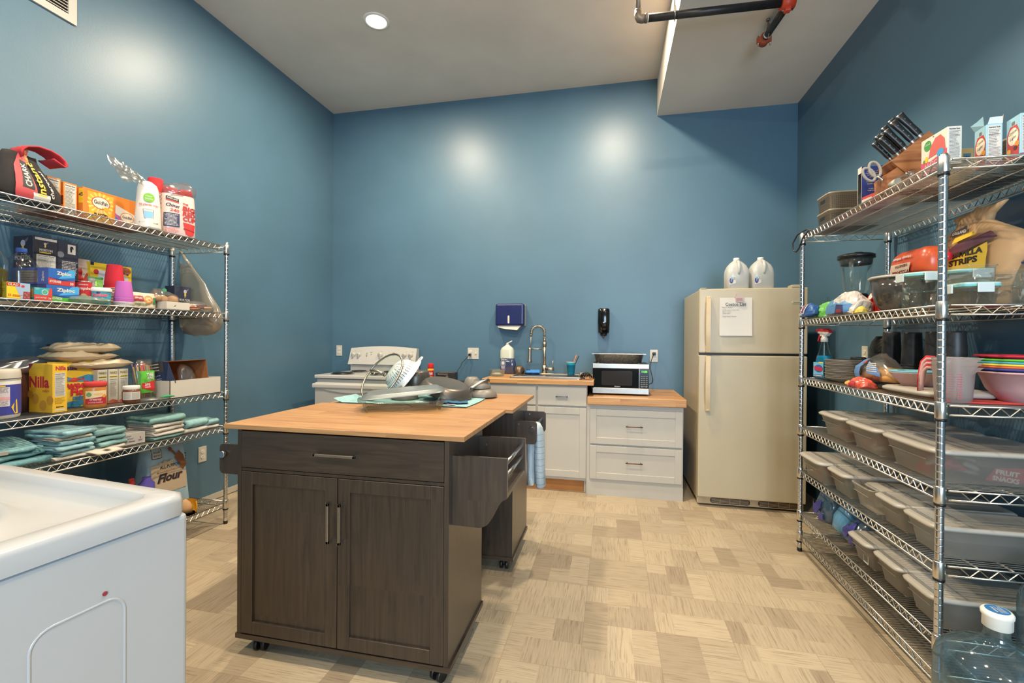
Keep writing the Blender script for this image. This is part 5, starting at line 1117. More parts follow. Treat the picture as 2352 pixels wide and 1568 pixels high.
for k in range(26): x = -.04 + .085 * rd.random(); y = -.012 + .035 * rd.random(); m.use([C(232, 110, 40), C(220, 50, 50), C(230, 190, 40), C(110, 70, 130), C(60, 150, 90)][k % 5]).tube([(x + .02, y, .005), (x - .015 + rd.uniform(-.01, .01), y, .20 + rd.uniform(-.01, .012))], .0038, 8)
obj('straws', m, t)
m = pouch(MB(), .09, .05, .125, C(84, 180, 50, 30), 4, .004, top=.7); m.poly([(0, .03), (.09, .0), (.09, .07), (.0, .055)], C(200, 34, 44), .0006); m.poly([(0, 0), (.06, 0), (.0, .035)], YEL, .0008); m.txt('THIE', .03, .095, .018, WHT, .001, fit=.042, bold=.05); m.txt('AWS', .03, .075, .018, WHT, .001, fit=.042, bold=.05); m.txt('200', .02, .040, .015, WHT, .001, fit=.03, bold=.05); m.txt('count', .02, .030, .007, WHT, .001, fit=.03); m.v = [v + Vector((0, -.012, .045)) for v in m.v]; obj('header_card', m, t)
m = MB(); film(m, [(0, .05, .028, .01, 0, 3), (.05, .055, .032, .005, 0, 3), (.15, .055, .03, -.005, 0, 3), (.20, .05, .02, -.008, 0), (.235, .045, .006, .0, 0)], nz=.006, seed=2); obj('film', m, t)
t = thing('zip_bag', 'flat clear zip bag with a green seal at the shelf front', 'bag', (-2.56, 2.13, Z3), 85)
m = MB(); m.use(M_CLEARBAG).pillow(.15, .07, .018, 16, .006, 20, 3); obj('film', m, t)
m = MB(); m.use(C(60, 160, 100, 30)).tube([(.02, -.02, .017), (.05, -.025, .021), (.085, -.04, .018)], [.004, .009, .003], 8); obj('seal', m, t)
m = MB(); m.use(C(110, 130, 200)).box(-.055, -.03, .005, -.005, .0, .012, .002); m.use(WHT).box(-.045, -.032, .006, -.015, -.002, .013, .002); obj('label', m, t)
# white tray and open cutlery box
m = MB(); m.use(M_CARD)
w, d, h = .36, .25, .105
m.box(-w / 2, -d / 2, 0, w / 2, d / 2, .003); m.box(-w / 2, -d / 2, 0, w / 2, -d / 2 + .003, h); m.box(-w / 2, d / 2 - .003, 0, w / 2, d / 2, h); m.box(-w / 2, -d / 2, 0, -w / 2 + .003, d / 2, h); m.box(w / 2 - .003, -d / 2, 0, w / 2, d / 2, h)
one('white_tray_box', 'open white cardboard tray at the right end of the third shelf', 'box', m, (-2.665, 2.385, Z3), 90)
t = thing('cutlery_box', 'dark blue cutlery carton with brown inside lying open in the white tray', 'box', (-2.67, 2.37, Z3 + .055), 92, rot=(radians(-8), 0, radians(92)))
m = MB(); m.use(M_KRAFT); w, d, h = .31, .16, .155
for b in ((-w / 2, -d / 2, 0, w / 2, d / 2, .002), (-w / 2, d / 2 - .002, 0, w / 2, d / 2, h), (-w / 2, -d / 2, h - .002, w / 2, d / 2, h), (-w / 2, -d / 2, 0, -w / 2 + .002, d / 2, h), (w / 2 - .002, -d / 2, 0, w / 2, d / 2, h)): m.box(*b)
BKB = C(44, 58, 92)
m.use(BKB); m.box(-w / 2 - .001, -d / 2, .0, -w / 2, d / 2, h + .001); m.box(-w / 2, -d / 2, h, w / 2, d / 2, h + .001)
m.face('L', w + .002, d, h).rect(0, h * .6, d, h, C(74, 68, 64)); m.lines(.02, .02, d - .02, h * .5, 6, C(190, 190, 196)); 
for k in range(3): m.rect(.03, h * .66 + k * .018, d - .03, h * .66 + .006 + k * .018, C(206, 200, 190), .0008)
m.face('T', w, d, h + .001).lines(.02, .02, .15, .14, 6, C(170, 176, 190)); m.poly([(.12, .02), (.22, .015), (.20, .05), (.10, .06)], C(216, 130, 60), .0008)
for k in range(4): m.poly([(.2 + k * .022, .01), (.206 + k * .022, .01), (.226 + k * .022, .15), (.22 + k * .022, .15)], C(190, 180, 170), .0008, sub=False)
obj('carton', m, t)
m = MB(); m.use(BKB).add([(-w / 2, -d / 2, .0), (-w / 2, -d / 2, h), (-w / 2 - .01, -d / 2 - .05, h - .01), (-w / 2 + .02, -d / 2 - .055, .02)], [(0, 1, 2, 3)]); m.use(C(190, 190, 196)); obj('flap', m, t)
m = MB(); film(m, [(0, .055, .03, .05, -.02), (.05, .06, .035, .05, -.02), (.10, .05, .03, .045, -.02), (.13, .03, .01, .04, -.02)], nz=.008, seed=12); obj('plastic_liner', m, t)

# ------------------------------------------------------------------ left rack, fourth shelf: cloths
def folded(label, name, cat, X, Y, z, rz, w, d, t, n, mat, seed, amp=.002, group=None):
    """one cloth folded n times: fold toward the aisle"""
    t *= 1.5; amp *= 1.7; line = []; th = t / n
    for i in range(n):
        zz = th * (i + .5); a, b = (d / 2, -d / 2) if i % 2 == 0 else (-d / 2, d / 2)
        k = 8
        for j in range(k + 1): line.append((a + (b - a) * j / k, zz))
        if i < n - 1: s = -1 if b < 0 else 1; line += [(b + s * th * .6, zz + th * .25), (b + s * th * .75, zz + th * .5), (b + s * th * .6, zz + th * .75)]
    m = MB(); m.use(mat).ribbon(line, w, th * .84, 8, amp, seed)
    return one(name, label, cat, m, (X, Y, z), rz, group)
G1 = 'teal cloths stacked at the left of the towel shelf'
folded('teal cloth at the bottom of the leftmost pile on the towel shelf', 'folded_cloth', 'cloth', -2.74, 1.55, Z4, 80, .27, .24, .022, 2, M_TEALD, 31, .004)
folded('rumpled teal cloth under the quilted pot holder', 'folded_cloth', 'cloth', -2.76, 1.53, Z4 + .034, 96, .25, .24, .02, 2, M_TEALD, 32, .004)
m = MB(); m.use(noisy('quilted_teal', (124, 170, 176), .2, 50, .95, .9, 60)); pts = rrect(.19, .19, .04, 6)
m.loft([(0, .10, .10, 0, 0, 5), (.004, .106, .106, 0, 0, 5), (.014, .106, .106, 0, 0, 5), (.018, .10, .10, 0, 0, 5), (.019, .05, .05, 0, 0, 4)], 40, .002, 60, 2)
m.tube([(.09 + .014 * cos(a * pi / 6) + .012, -.09 + .014 * sin(a * pi / 6), .012) for a in range(12)], .003, 6, closed=True); m.use(WHT).box(-.05, -.108, .004, -.01, -.105, .02)
one('pot_holder', 'quilted pale teal pot holder with hanging loop on top of the left pile', 'pot holder', m, (-2.72, 1.53, Z4 + .082), rot=(radians(10), 0, radians(84)))
zz = Z4
for k, (mat, t_, dx, rz, lab) in enumerate(((M_WCLOTH, .012, .0, 84, 'white cloth at the very bottom of the tall folded pile'), (M_AQUA, .016, .01, 95, 'aqua washcloth second from the bottom of the tall pile'), (M_AQUA, .016, -.004, 88, 'aqua washcloth in the lower middle of the tall pile'), (M_AQUA, .016, .004, 92, 'aqua washcloth in the middle of the tall pile'), (M_WCLOTH, .010, .0, 86, 'white and rust patterned cloth in the tall pile'), (M_AQUA, .022, -.006, 97, 'aqua washcloth on top of the tall pile'))):
    folded(lab, 'folded_cloth', 'cloth', -2.66 - dx, 1.735 + dx * .5, zz, rz, .15, .20, t_, 2, mat, 40 + k, .003); zz += t_ * 1.5 + .001
m = MB(); m.use(M_WCLOTH); line = [(.12, .012), (.05, .012), (-.02, .01), (-.08, .004), (-.12, -.004)]; m.ribbon([(a, b + .006) for a, b in line], .14, .006, 8, .006, 12); m.face('T', .14, .24, .016).rect(.06, .01, .09, .04, C(190, 176, 150), .002)
one('folded_cloth', 'white-edged cloth with a tag hanging over the shelf front', 'cloth', m, (-2.615, 1.83, Z4 + .003), 100)
zz = Z4
for k, (mat, t_, rz, lab) in enumerate(((M_WCLOTH, .014, 88, 'white cloth at the bottom of the second pile'), (M_TEAL, .018, 96, 'sea green cloth low in the second pile'), (M_TEAL, .018, 88, 'sea green cloth in the middle of the second pile'), (M_TEAL, .024, 84, 'sea green cloth on top of the second pile'))):
    folded(lab, 'folded_cloth', 'cloth', -2.67, 1.905, zz, rz, .14, .19, t_, 2, mat, 60 + k, .003); zz += t_ * 1.5 + .001
m = carton(.125, .24, .062, P('glove_box', (206, 200, 192), .5)); m.face('F', .125, .24, .062).txt('SCHNEIDER', .012, .044, .006, C(110, 110, 130), fit=.04); m.txt('Vinyl', .032, .028, .009, C(90, 80, 80), fit=.03); m.txt('Exam Gloves', .006, .014, .009, C(90, 80, 80), fit=.065); m.txt('S', .096, .026, .012, REDP); m.lines(.088, .012, .112, .022, 2, C(90, 80, 80), t=.5)
one('glove_box', 'white vinyl glove box with a red letter on the towel shelf', 'box', m, (-2.70, 2.035, Z4), 86)
zz = Z4
for k, (mat, t_, rz, lab) in enumerate(((M_TEAL2, .012, 91, 'sage towel at the bottom of the tidy tall stack'), (M_WCLOTH, .016, 89, 'white towel second from the bottom of the tidy stack'), (M_WCLOTH, .016, 92, 'white towel in the middle of the tidy stack'), (M_WCLOTH, .016, 88, 'upper white towel in the tidy stack'), (M_TEAL2, .026, 84, 'sage green towel on top of the tidy stack'))):
    folded(lab, 'folded_cloth', 'towel', -2.65, 2.205, zz, rz, .18 if k < 4 else .2, .20, t_, 2, mat, 70 + k, .0025); zz += t_ * 1.5 + .001
folded('white towel under the teal one, second stack from the right', 'folded_cloth', 'towel', -2.65, 2.385, Z4, 88, .15, .2, .02, 2, M_WCLOTH, 81, .003)
folded('thick teal towel second from the right on the towel shelf', 'folded_cloth', 'towel', -2.655, 2.385, Z4 + .031, 93, .145, .2, .034, 2, M_TEAL, 82, .003)
folded('white towel at the right end of the towel shelf', 'folded_cloth', 'towel', -2.65, 2.51, Z4, 88, .10, .19, .014, 2, M_WCLOTH, 83, .003)
folded('teal towel at the right end of the towel shelf', 'folded_cloth', 'towel', -2.66, 2.505, Z4 + .022, 92, .105, .2, .026, 2, M_TEAL, 84, .004)

# ------------------------------------------------------------------ left rack, bottom shelf
t = thing('flour_bag', 'big blue paper flour bag with a rolling pin picture on the bottom shelf', 'flour bag', (-2.80, 2.375, Z5), 90)
m = MB(); lv = [(0, .135, .075, 0, 0, 6), (.02, .142, .08, 0, 0, 6), (.15, .140, .078, 0, 0, 5), (.30, .132, .07, 0, 0, 4), (.39, .125, .055, 0, 0, 3.5), (.43, .12, .03, 0, 0, 3), (.455, .118, .012, 0, 0, 3)]
m.use(noisy('flour_paper', (168, 200, 218), .08, 8, .6)).loft(lv, 56, .007, 12, 4); m.face('G', lvf(lv, .0045)); BG = C(214, 192, 160)
m.poly([(-.9, .13), (.75, .13), (.8, .23), (-.1, .31), (-.9, .31)], BG, .0004); m.poly([(-.9, .31), (-.6, .31), (-.55, .325), (-.4, .318), (-.3, .33), (-.1, .32), (.1, .33), (.15, .30), (-.3, .30), (-.9, .30)], BG, .0005)
m.poly([(-.85, .35), (-.4, .35), (-.4, .42), (-.85, .42)], C(40, 56, 90), .0004); m.poly([(-.83, .354), (-.42, .354), (-.42, .416), (-.83, .416)], C(206, 204, 196), .0008); m.txt('FOOD', -.76, .384, .010, NAVY, .0012, fit=.28); m.txt('SERVICE', -.78, .364, .010, NAVY, .0012, fit=.32)
PIN = C(140, 82, 44); m.poly([(.22, .335), (.50, .375), (.72, .34), (.85, .27), (.60, .245)], PIN, .0008, sub=False); m.poly([(.05, .385), (.12, .395), (.33, .36), (.27, .345)], PIN, .0008, sub=False); m.ell(.06, .392, .10, .014, PIN, .001)
m.txt('ALL-PURPOSE', -.55, .282, .020, C(44, 50, 60), .001, fit=1.05, bold=.03); m.txt('BLEACHED-ENRICHED', -.68, .258, .011, C(166, 104, 60), .001, fit=1.25); m.txt('Flour', -.65, .195, .055, C(186, 120, 70), .0008, fit=1.25, shear=.3, bold=.05); m.txt('Flour', -.68, .198, .055, C(34, 50, 66), .0013, fit=1.25, shear=.3, bold=.04)
obj('bag_body', m, t)
m = MB(); m.use(WHT); m.face('G', lambda u, v, l: (.144 + l, -.04 + u, v)); m.poly([(.01, .10), (.045, .085), (.055, .16), (.03, .19), (.012, .17)], C(206, 196, 176), .002, sub=False); m.bars(.026, .10, .045, .13); m.lines(.012, .25, .05, .34, 5, M_INKK, .003, t=.4); obj('side_label', m, t)
t = thing('yellow_funnel', 'yellow plastic scoop with crumpled paper at the front of the bottom shelf', 'scoop', (-2.60, 2.36, Z5), 40)
m = MB(); m.use(C(240, 170, 20, 35)); m.lathe([(.055, .002), (.062, .006), (.066, .04), (.06, .075)], 28, cap0=True, cap1=False, a0=-.3, a1=3.6); m.lathe([(.0, .0), (.062, .0)], 28); obj('scoop_body', m, t)
m = MB(); m.use(M_PAPERBAG).loft([(.005, .04, .03), (.04, .04, .03), (.07, .03, .02), (.085, .006, .005)], 16, .012, 20, 3); obj('crumpled_paper', m, t)
m = MB(); m.use(C(206, 50, 50, 35)).lathe([(.018, 0), (.02, .004), (.02, .235), (.014, .25), (.014, .270), (.0, .272)], 24); one('squeeze_bottle', 'bottle with red cap peeking over the washing machine', 'bottle', m, (-2.75, 2.15, Z5), 0)
m = MB(); m.use(C(104, 90, 200, 35)).lathe([(.04, 0), (.045, .004), (.04, .225), (.022, .245), (.022, .262), (0, .264)], 24); one('squeeze_bottle', 'bottle with purple cap beside the flour bag, seen over the washing machine', 'bottle', m, (-2.72, 2.215, Z5 - .0), 0)
m = MB(); m.use(C(200, 206, 206, 35)).lathe([(.05, 0), (.055, .004), (.055, .285), (.045, .303), (0, .305)], 28); one('plastic_tub', 'pale lidded tub just showing above the washing machine', 'tub', m, (-2.78, 1.98, Z5), 0)

# ================================================================== RIGHT RACK
Q1, Q2, Q3, Q4, Q5, Q6, Q7 = [z + .0008 for z in RZ]
def basket(label, X, Y, z, w, d, h, group=None):
    t = thing('storage_basket', label, 'basket', (X, Y, z), -90, group)
    BK = noisy('taupe_basket', (140, 130, 112), .06, 20, .55)
    m = MB(); m.use(BK); lv = [(0, w / 2 - .014, d / 2 - .014, 0, 0, 7), (.004, w / 2 - .008, d / 2 - .008, 0, 0, 7), (h - .01, w / 2 - .003, d / 2 - .003, 0, 0, 7), (h - .008, w / 2 + .002, d / 2 + .002, 0, 0, 7), (h, w / 2 + .002, d / 2 + .002, 0, 0, 7), (h, w / 2 - .005, d / 2 - .005, 0, 0, 7), (.006, w / 2 - .011, d / 2 - .011, 0, 0, 7)]
    m.loft(lv, 48, cap=False); m.box(-w / 2 + .01, -d / 2 + .01, 0, w / 2 - .01, d / 2 - .01, .003)
    dk = C(70, 60, 48)
    for kind, L in (('F', w), ('R', d)):
        lb_ = [(a, (c_ if kind == 'R' else b), (b if kind == 'R' else c_), 0, 0, 7) for a, b, c_, *_ in lv[:4]]; gf = lvf(lb_, .0)
        m.face('G', (lambda gf, L, K: lambda u, v, l: ((lambda p: p if K == 'F' else (-p[1], p[0], p[2]))(gf((u - L / 2) / (L / 2 - .004), v, l))))(gf, L, kind)); nx = int((L - .03) / .009)
        for i in range(nx):
            for j in range(int((h - .022) / .0095)):
                u = .015 + i * .009; v = .008 + j * .0095; q = abs(u - L / 2 + .004)
                if v > h * .45 and v < h * .8 and q < L * .17 and kind == 'F': continue
                m.add([m._map(a_, b_, .0012) for a_, b_ in ((u, v), (u + .0055, v), (u + .0055, v + .0042), (u, v + .0042))], [(0, 1, 2, 3)]) if m.use(dk) else 0
        if kind == 'F': m.poly([(L / 2 - .03, h * .52), (L / 2 + .022, h * .52), (L / 2 + .022, h * .74), (L / 2 - .03, h * .74)], M_INKK, .0016)
    obj('basket_body', m, t)
    return t
basket('lower taupe perforated basket of the stacked pair at the far end of the top shelf', 1.29, 2.90, Q1, .175, .26, .092)
basket('upper taupe perforated basket of the stacked pair at the far end of the top shelf', 1.29, 2.90, Q1 + .094, .175, .26, .092)
basket('taupe basket behind the two drink mix boxes at the near end of the top shelf', 1.475, 1.985, Q1 + .0005, .14, .15, .11)
m = carton(.035, .105, .20, C(48, 66, 150)); m.face('R', .035, .105, .20)
for s_, v in (('our warm, cheesy', .172), ('macaroni fills your', .163), ('belly and feeds', .154), ('your soul.', .145), ("it's pure comfort", .122), ('inside and out.', .113), ('so go ahead,', .09), ('help yourself.', .081)): m.txt(s_, .052, v, .0062, WHT, .0008, fit=.0040 * len(s_), align='l') if 0 else m.txt(s_, .052 - .0019 * len(s_), v, .006, WHT, .0008, fit=.0038 * len(s_))
m.face('F', .035, .105, .2).rect(0, 0, .035, .2, C(206, 206, 196)); m.facts(.003, .02, .032, .17, 31); m.rect(0, 0, .035, .02, C(120, 190, 60), .0008)
one('pasta_box', 'upright blue food box with white text beside the taupe baskets', 'box', m, (1.212, 2.50, Q1), -90)
t = thing('seasoning_canister', 'small green and red canister just behind the blue box', 'canister', (1.33, 2.43, Q1), -90)
m = MB(); m.use(C(40, 130, 60)).lathe([(.03, 0), (.032, .003), (.032, .12)], 28); m.use(ORANGE).lathe([(.0322, .115), (.0322, .15)], 28, cap0=False); obj('canister_body', m, t)
m = MB(); m.use(REDP).lathe([(.033, .148), (.033, .175), (0, .177)], 28, cap0=False); obj('lid', m, t)
m = carton(.12, .06, .03, C(206, 60, 50)); m.face('F', .12, .06, .03).rect(.0, .0, .06, .018, WHT); m.face('R', .12, .06, .03).lines(.005, .005, .055, .025, 3, WHT, t=.5)
one('red_snack_box', 'small flat red carton lying in front of the blue box', 'box', m, (1.165, 2.35, Q1), -80)
# knife block, leaning to the aisle
t = thing('knife_block', 'acacia wood knife block full of black-handled knives on the top shelf', 'knife block', (1.12, 2.245, Q1), -90)
m = MB(); m.use(M_KNIFEWOOD)
m.prism([(.010, .115), (.144, .23), (.285, .07), (.262, .0), (.13, 0)], -.05, .055, plane='yz')
m.prism([(.0, .0), (-.003, .06), (.062, .115), (.13, .0)], -.045, .05, plane='yz'); 
obj('block', m, t)
ax = Vector((0, -.651, .759)); ay = Vector((0, .759, .651))
def knife(xo, s, L, wd, th_=.016):
    k = MB(); k.use(M_BLACK); base = Vector((xo, .010, .115)) + ay * s * .177
    def P_(a, b, c): return base + ax * a + ay * b + Vector((c, 0, 0))
    sec = [(0.012, wd * .8, th_ * .8), (.03, wd * .9, th_), (L * .5, wd * .82, th_), (L * .85, wd, th_), (L, wd * 1.15, th_)]
    vs = []
    for a, b, c in sec:
        for j in range(10): q = 2 * pi * j / 10; vs.append(tuple(P_(a, math.copysign(abs(cos(q)) ** .6, cos(q)) * b / 2, math.copysign(abs(sin(q)) ** .6, sin(q)) * c / 2)))
    k.add(vs, [(i * 10 + j, i * 10 + (j + 1) % 10, i * 10 + 10 + (j + 1) % 10, i * 10 + 10 + j) for i in range(4) for j in range(10)] + [tuple(range(40, 50))], True)
    kn_ = obj('knife', k, t)
    k = MB(); k.use(M_STEEL); vs = []
    for a, b, c in ((-.01, wd * .8, th_ * .6), (.013, wd * .82, th_ * .84)):
        for j in range(10): q = 2 * pi * j / 10; vs.append(tuple(P_(a, cos(q) * b / 2, sin(q) * c / 2)))
    k.add(vs, [(j, (j + 1) % 10, 10 + (j + 1) % 10, 10 + j) for j in range(10)], True); obj('bolster', k, kn_)
    k = MB(); k.use(M_STEEL); vs = []
    for a, b, c in ((L, wd * 1.16, th_ * 1.02), (L + .004, wd * 1.1, th_)):
        for j in range(10): q = 2 * pi * j / 10; vs.append(tuple(P_(a, math.copysign(abs(cos(q)) ** .6, cos(q)) * b / 2, math.copysign(abs(sin(q)) ** .6, sin(q)) * c / 2)))
    k.add(vs, [(j, (j + 1) % 10, 10 + (j + 1) % 10, 10 + j) for j in range(10)] + [tuple(range(10, 20))]); 
    for a in (.3, .55, .8): k.cyl(P_(L * a, 0, th_ * .52), P_(L * a, 0, th_ * .50 - .003), .0022, 8)
    obj('end_cap', k, kn_)
for xo, s, L, wd in ((.03, .90, .125, .03), (.03, .70, .12, .027), (-.028, .92, .13, .03), (-.028, .70, .125, .027), (.035, .46, .11, .022), (.01, .46, .11, .022), (-.02, .44, .115, .024), (.035, .27, .10, .02), (-.01, .25, .10, .02)): knife(xo, s, L, wd)
t2 = thing('kitchen_scissors', 'steel looped kitchen scissors stuck in the front of the knife block', 'scissors', (1.12, 2.245, Q1), -90)
for (a, b, r1, r2, tl) in ((.045, .115, .020, .034, 20), (.045, .075, .018, .032, 34)):
    m = MB(); m.use(C(156, 146, 132, 35)); c0 = Vector((.015, -.01, .115 - (.115 - a) * .4)) + Vector((0, -.03, .0)); pts = []
    for i in range(20):
        q = 2 * pi * i / 20; p = Vector((.0, cos(q) * r1, sin(q) * r2)); ca, sa = cos(radians(tl)), sin(radians(tl)); pts.append(c0 + Vector((.0, p.y * ca - p.z * sa + (.01 if tl == 20 else -.012), p.y * sa + p.z * ca + (.012 if tl == 20 else -.008))))
    m.tube(pts, .0055, 8, closed=True); obj('finger_loop', m, t2)
m = MB(); m.use(M_STEEL).tube([(.015, -.022, .07), (.015, .0, .05), (.015, .03, .045)], [.006, .007, .005], 8); obj('blades', m, t2)
t = thing('clear_bottle', 'small clear bottle with white cap lying in front of the knife block', 'bottle', (1.135, 2.12, Q1), -90)
m = MB(); m.use(M_CLEAR).tube([(-.035, 0, .019), (-.03, 0, .019), (-.02, 0, .019), (.06, 0, .019), (.065, 0, .019)], [.011, .012, .018, .018, .012], 20); obj('bottle_body', m, t)
m = MB(); m.use(M_OUT).cyl((-.075, 0, .019), (-.034, 0, .019), .0145, 24); obj('cap', m, t)
m = carton(.132, .045, .135, C(226, 218, 200)); m.face('F', .132, .045, .135).poly([(0, 0), (.132, 0), (.132, .062), (.09, .05), (.05, .042), (.0, .05)], C(214, 84, 106), .0005); m.ell(.035, .105, .019, .019, C(70, 160, 70), .0008); m.poly([(.04, .055), (.125, .06), (.12, .10), (.10, .122), (.075, .12), (.05, .095)], C(216, 96, 86), .0007); m.ell(.10, .057, .017, .014, C(60, 160, 214), .001); m.ell(.113, .040, .011, .011, C(232, 140, 60), .001); m.txt('+H2O', .02, .022, .018, WHT, .001, fit=.07, bold=0); m.ell(.03, .055, .008, .012, YEL, .001); m.ell(.018, .052, .007, .006, C(120, 150, 60), .001); m.lines(.02, .008, .11, .016, 1, WHT, t=.5); m.txt('Good', .024, .106, .008, WHT, .0014); m.txt('2x', .06, .127, .006, C(110, 80, 70), .001)
m.face('R', .132, .045, .135).facts(.004, .02, .041, .132, 41)
one('drink_mix_box', 'pink and cream drink mix box by the near rack post on the top shelf', 'box', m, (1.185, 1.99, Q1), -88)
m = carton(.05, .05, .13, C(176, 156, 106)); m.face('R', .05, .05, .13).rect(.015, .075, .04, .11, C(60, 120, 150)); m.txt('150', .017, .08, .02, NAVY, .0008, fit=.02)
one('kraft_box', 'small tan box peeking out behind the pink drink mix box', 'box', m, (1.36, 2.165, Q1), -90)
for k, (X, Y, lab) in enumerate(((1.33, 1.988, 'opened light blue and red drink mix box with torn flap up'), (1.375, 1.912, 'closed light blue and red drink mix box at the right edge of the photo'))):
    w, d, h = .066, .045, .145
    m = carton(w, d, h, C(150, 200, 220)); m.face('F', w, d, h).poly([(.006, 0), (.06, 0), (.062, .09), (.05, .115), (.018, .115), (.004, .09)], C(206, 62, 58), .0005); m.ell(.034, .078, .025, .030, C(232, 222, 200), .0008); m.txt('Crystal', .014, .082, .013, C(100, 80, 80), .0012, fit=.04, shear=.3, ang=10, bold=0); m.txt('Light', .02, .064, .012, C(100, 80, 80), .0012, fit=.03, shear=.3, ang=10, bold=0); m.ell(.052, .048, .011, .010, C(236, 150, 50), .001); m.ell(.045, .036, .009, .008, C(90, 30, 40), .0012); m.ell(.014, .030, .010, .010, C(236, 170, 60), .001); m.rect(.027, .118, .04, .13, C(120, 110, 100), .0006)
    m.face('R', w, d, h).facts(.004, .012, .041, .14, 51 + k); m.rect(0, 0, .045, .01, C(150, 60, 110), .0006)
    if k == 0:
        m.use(C(150, 200, 220)); m.add([(-.033, -.0225, .145), (.02, -.0225, .145), (.024, -.028, .178), (-.005, -.03, .172), (-.036, -.034, .168)], [(0, 1, 2, 3, 4)]); m.use(C(206, 214, 226)); m.add([(.033, -.02, .145), (.033, .0225, .145), (.036, .02, .168), (.036, -.015, .168)], [(0, 1, 2, 3)]); m.use(C(226, 180, 120)); m.add([(.0, .0225, .145), (.033, .0225, .145), (.03, .026, .178), (.02, .024, .16)], [(0, 1, 2, 3)])
    one('drink_mix_box', lab, 'box', m, (X, Y, Q1), -96)
m = MB(); m.use(M_BLACK).box(-.10, -.085, .0, .0, .085, .0005); m.mats = [M_BLACK]; m.v = []; m.f = []; m.m = []; m.sm = []
m.box(-.16, -.10, 0, .16, .10, .004, .0015, 1); m.box(-.16, -.10, .003, .16, -.094, .014); m.box(-.16, .094, .003, .16, .10, .014); m.box(-.16, -.1, .003, -.154, .1, .014); m.box(.154, -.1, .003, .16, .1, .014)
one('black_tray', 'flat black tray lying at the back of the top shelf, seen through its wires', 'tray', m, (1.455, 2.26, Q1), -90)
m = MB(); m.use(M_BLACK).tube([(1.16, 2.98, 1.905), (1.13, 3.03, 1.925), (1.10, 3.085, 1.905), (1.085, 3.11, 1.86), (1.083, 3.10, 1.815), (1.09, 3.07, 1.80), (1.097, 3.04, 1.82), (1.10, 3.0, 1.87), (1.115, 2.965, 1.902), (1.15, 2.93, 1.904)], .0042, 8)
one('power_cord', 'black cord looping over the far corner of the right rack top shelf', 'cord', m)

# ---- second shelf
def crumple_bag(label, X, Y, z, rz, w, d, h, mat, seed, draw=None, name='snack_bag', nz=.014):
    m = MB(); m.use(mat)
    lv = [(0, w * .42, d * .42, 0, 0, 3), (h * .1, w * .48, d * .48, 0, 0, 3), (h * .45, w * .46, d * .46, 0, 0, 2.6), (h * .75, w * .36, d * .32, 0, 0, 2.3), (h * .95, w * .2, d * .14, 0, 0, 2), (h, w * .08, d * .05, 0, 0, 2)]
    lv = [tuple(a + (b - a) * f for a, b in zip(p, q)) for p, q in zip(lv, lv[1:]) for f in (0, .33, .67)] + [lv[-1]]
    m.loft(lv, 44, nz, 19, seed, smooth=False); m.face('G', lvf(lv, nz * .75))
    if draw: draw(m)
    return one(name, label, 'bag', m, (X, Y, z), rz)
crumple_bag('green plastic bag under the striped bag at the far end of the second shelf', 1.20, 2.90, Q2, -90, .26, .12, .085, P('green_film', (96, 168, 78), .35), 3, name='plastic_bag')
def dstripe(m):
    for k in range(4): m.poly([(-.5 + k * .28, .02), (-.38 + k * .28, .02), (-.25 + k * .28, .07), (-.36 + k * .28, .07)], REDP if k % 2 == 0 else WHT, .002)
    m.lines(-.6, .005, .5, .02, 2, WHT, .002, t=.5)
crumple_bag('blue bag with red and white stripes at the far end of the second shelf', 1.135, 2.965, Q2 + .012, -90, .15, .09, .078, P('blue_film', (44, 84, 140), .3), 7, dstripe, nz=.011)
def dwb(m):
    m.poly([(-.5, .01), (.6, .01), (.5, .06), (.2, .05), (.0, .075), (-.3, .085), (-.45, .05)], C(70, 126, 176), .002, sub=False); m.poly([(.1, .012), (.97, .012), (.96, .05), (.75, .07), (.5, .058), (.2, .07)], C(70, 126, 176), .002); m.poly([(.3, .005), (.75, .005), (.7, .05), (.35, .055)], C(52, 54, 96), .003); m.lines(.1, .085, .5, .1, 3, C(90, 90, 90), .003, t=.4); m.poly([(.4, .01), (.7, .01), (.65, .03), (.4, .03)], C(120, 40, 50), .004)
crumple_bag('white and blue crumpled snack bag in the middle of the far half of the shelf', 1.19, 2.655, Q2, -90, .29, .15, .122, P('white_film', (196, 190, 182), .3), 5, dwb, nz=.014)
crumple_bag('shiny red snack bag leaning behind the mixing bowl', 1.30, 2.57, Q2, -90, .17, .12, .165, P('red_film', (202, 52, 44), .22), 9, lambda m: m.ell(.2, .09, .2, .016, WHT, .003), nz=.014)
crumple_bag('small yellow and white wrapper in front of the mixing bowl', 1.14, 2.44, Q2, -90, .08, .05, .035, P('yellow_film', (222, 190, 80), .3), 2, lambda m: m.poly([(-.4, .01), (.2, .01), (.1, .03), (-.3, .03)], WHT, .003), nz=.008)
t = thing('blender', 'glass jar blender with black lid and base on the second shelf', 'blender', (1.345, 2.93, Q2), -90)
m = MB(); m.use(M_BLACKG).loft([(0, .085, .085, 0, 0, 3), (.02, .09, .09, 0, 0, 3), (.06, .082, .08, 0, 0, 3), (.10, .07, .068, 0, 0, 2.6), (.125, .06, .06, 0, 0, 2.2), (.135, .055, .055, 0, 0, 2)], 36); obj('base', m, t)
m = MB(); m.use(M_GLASSB).lathe([(.045, .135), (.052, .14), (.06, .16), (.075, .30), (.083, .335)], 40, cap0=False); j = obj('glass_jar', m, t)
m = MB(); m.use(M_GLASSB).tube([(.06, -.045, .31), (.085, -.062, .30), (.09, -.066, .24), (.07, -.052, .17)], [.010, .011, .011, .009], 10); obj('handle', m, j)
m = MB(); m.use(M_BLACK).lathe([(.072, .30), (.078, .335), (.088, .335), (.088, .352), (.075, .358), (0, .36)], 40, cap0=False); m.box(-.035, -.02, .356, .035, .02, .368, .005); obj('lid', m, t)
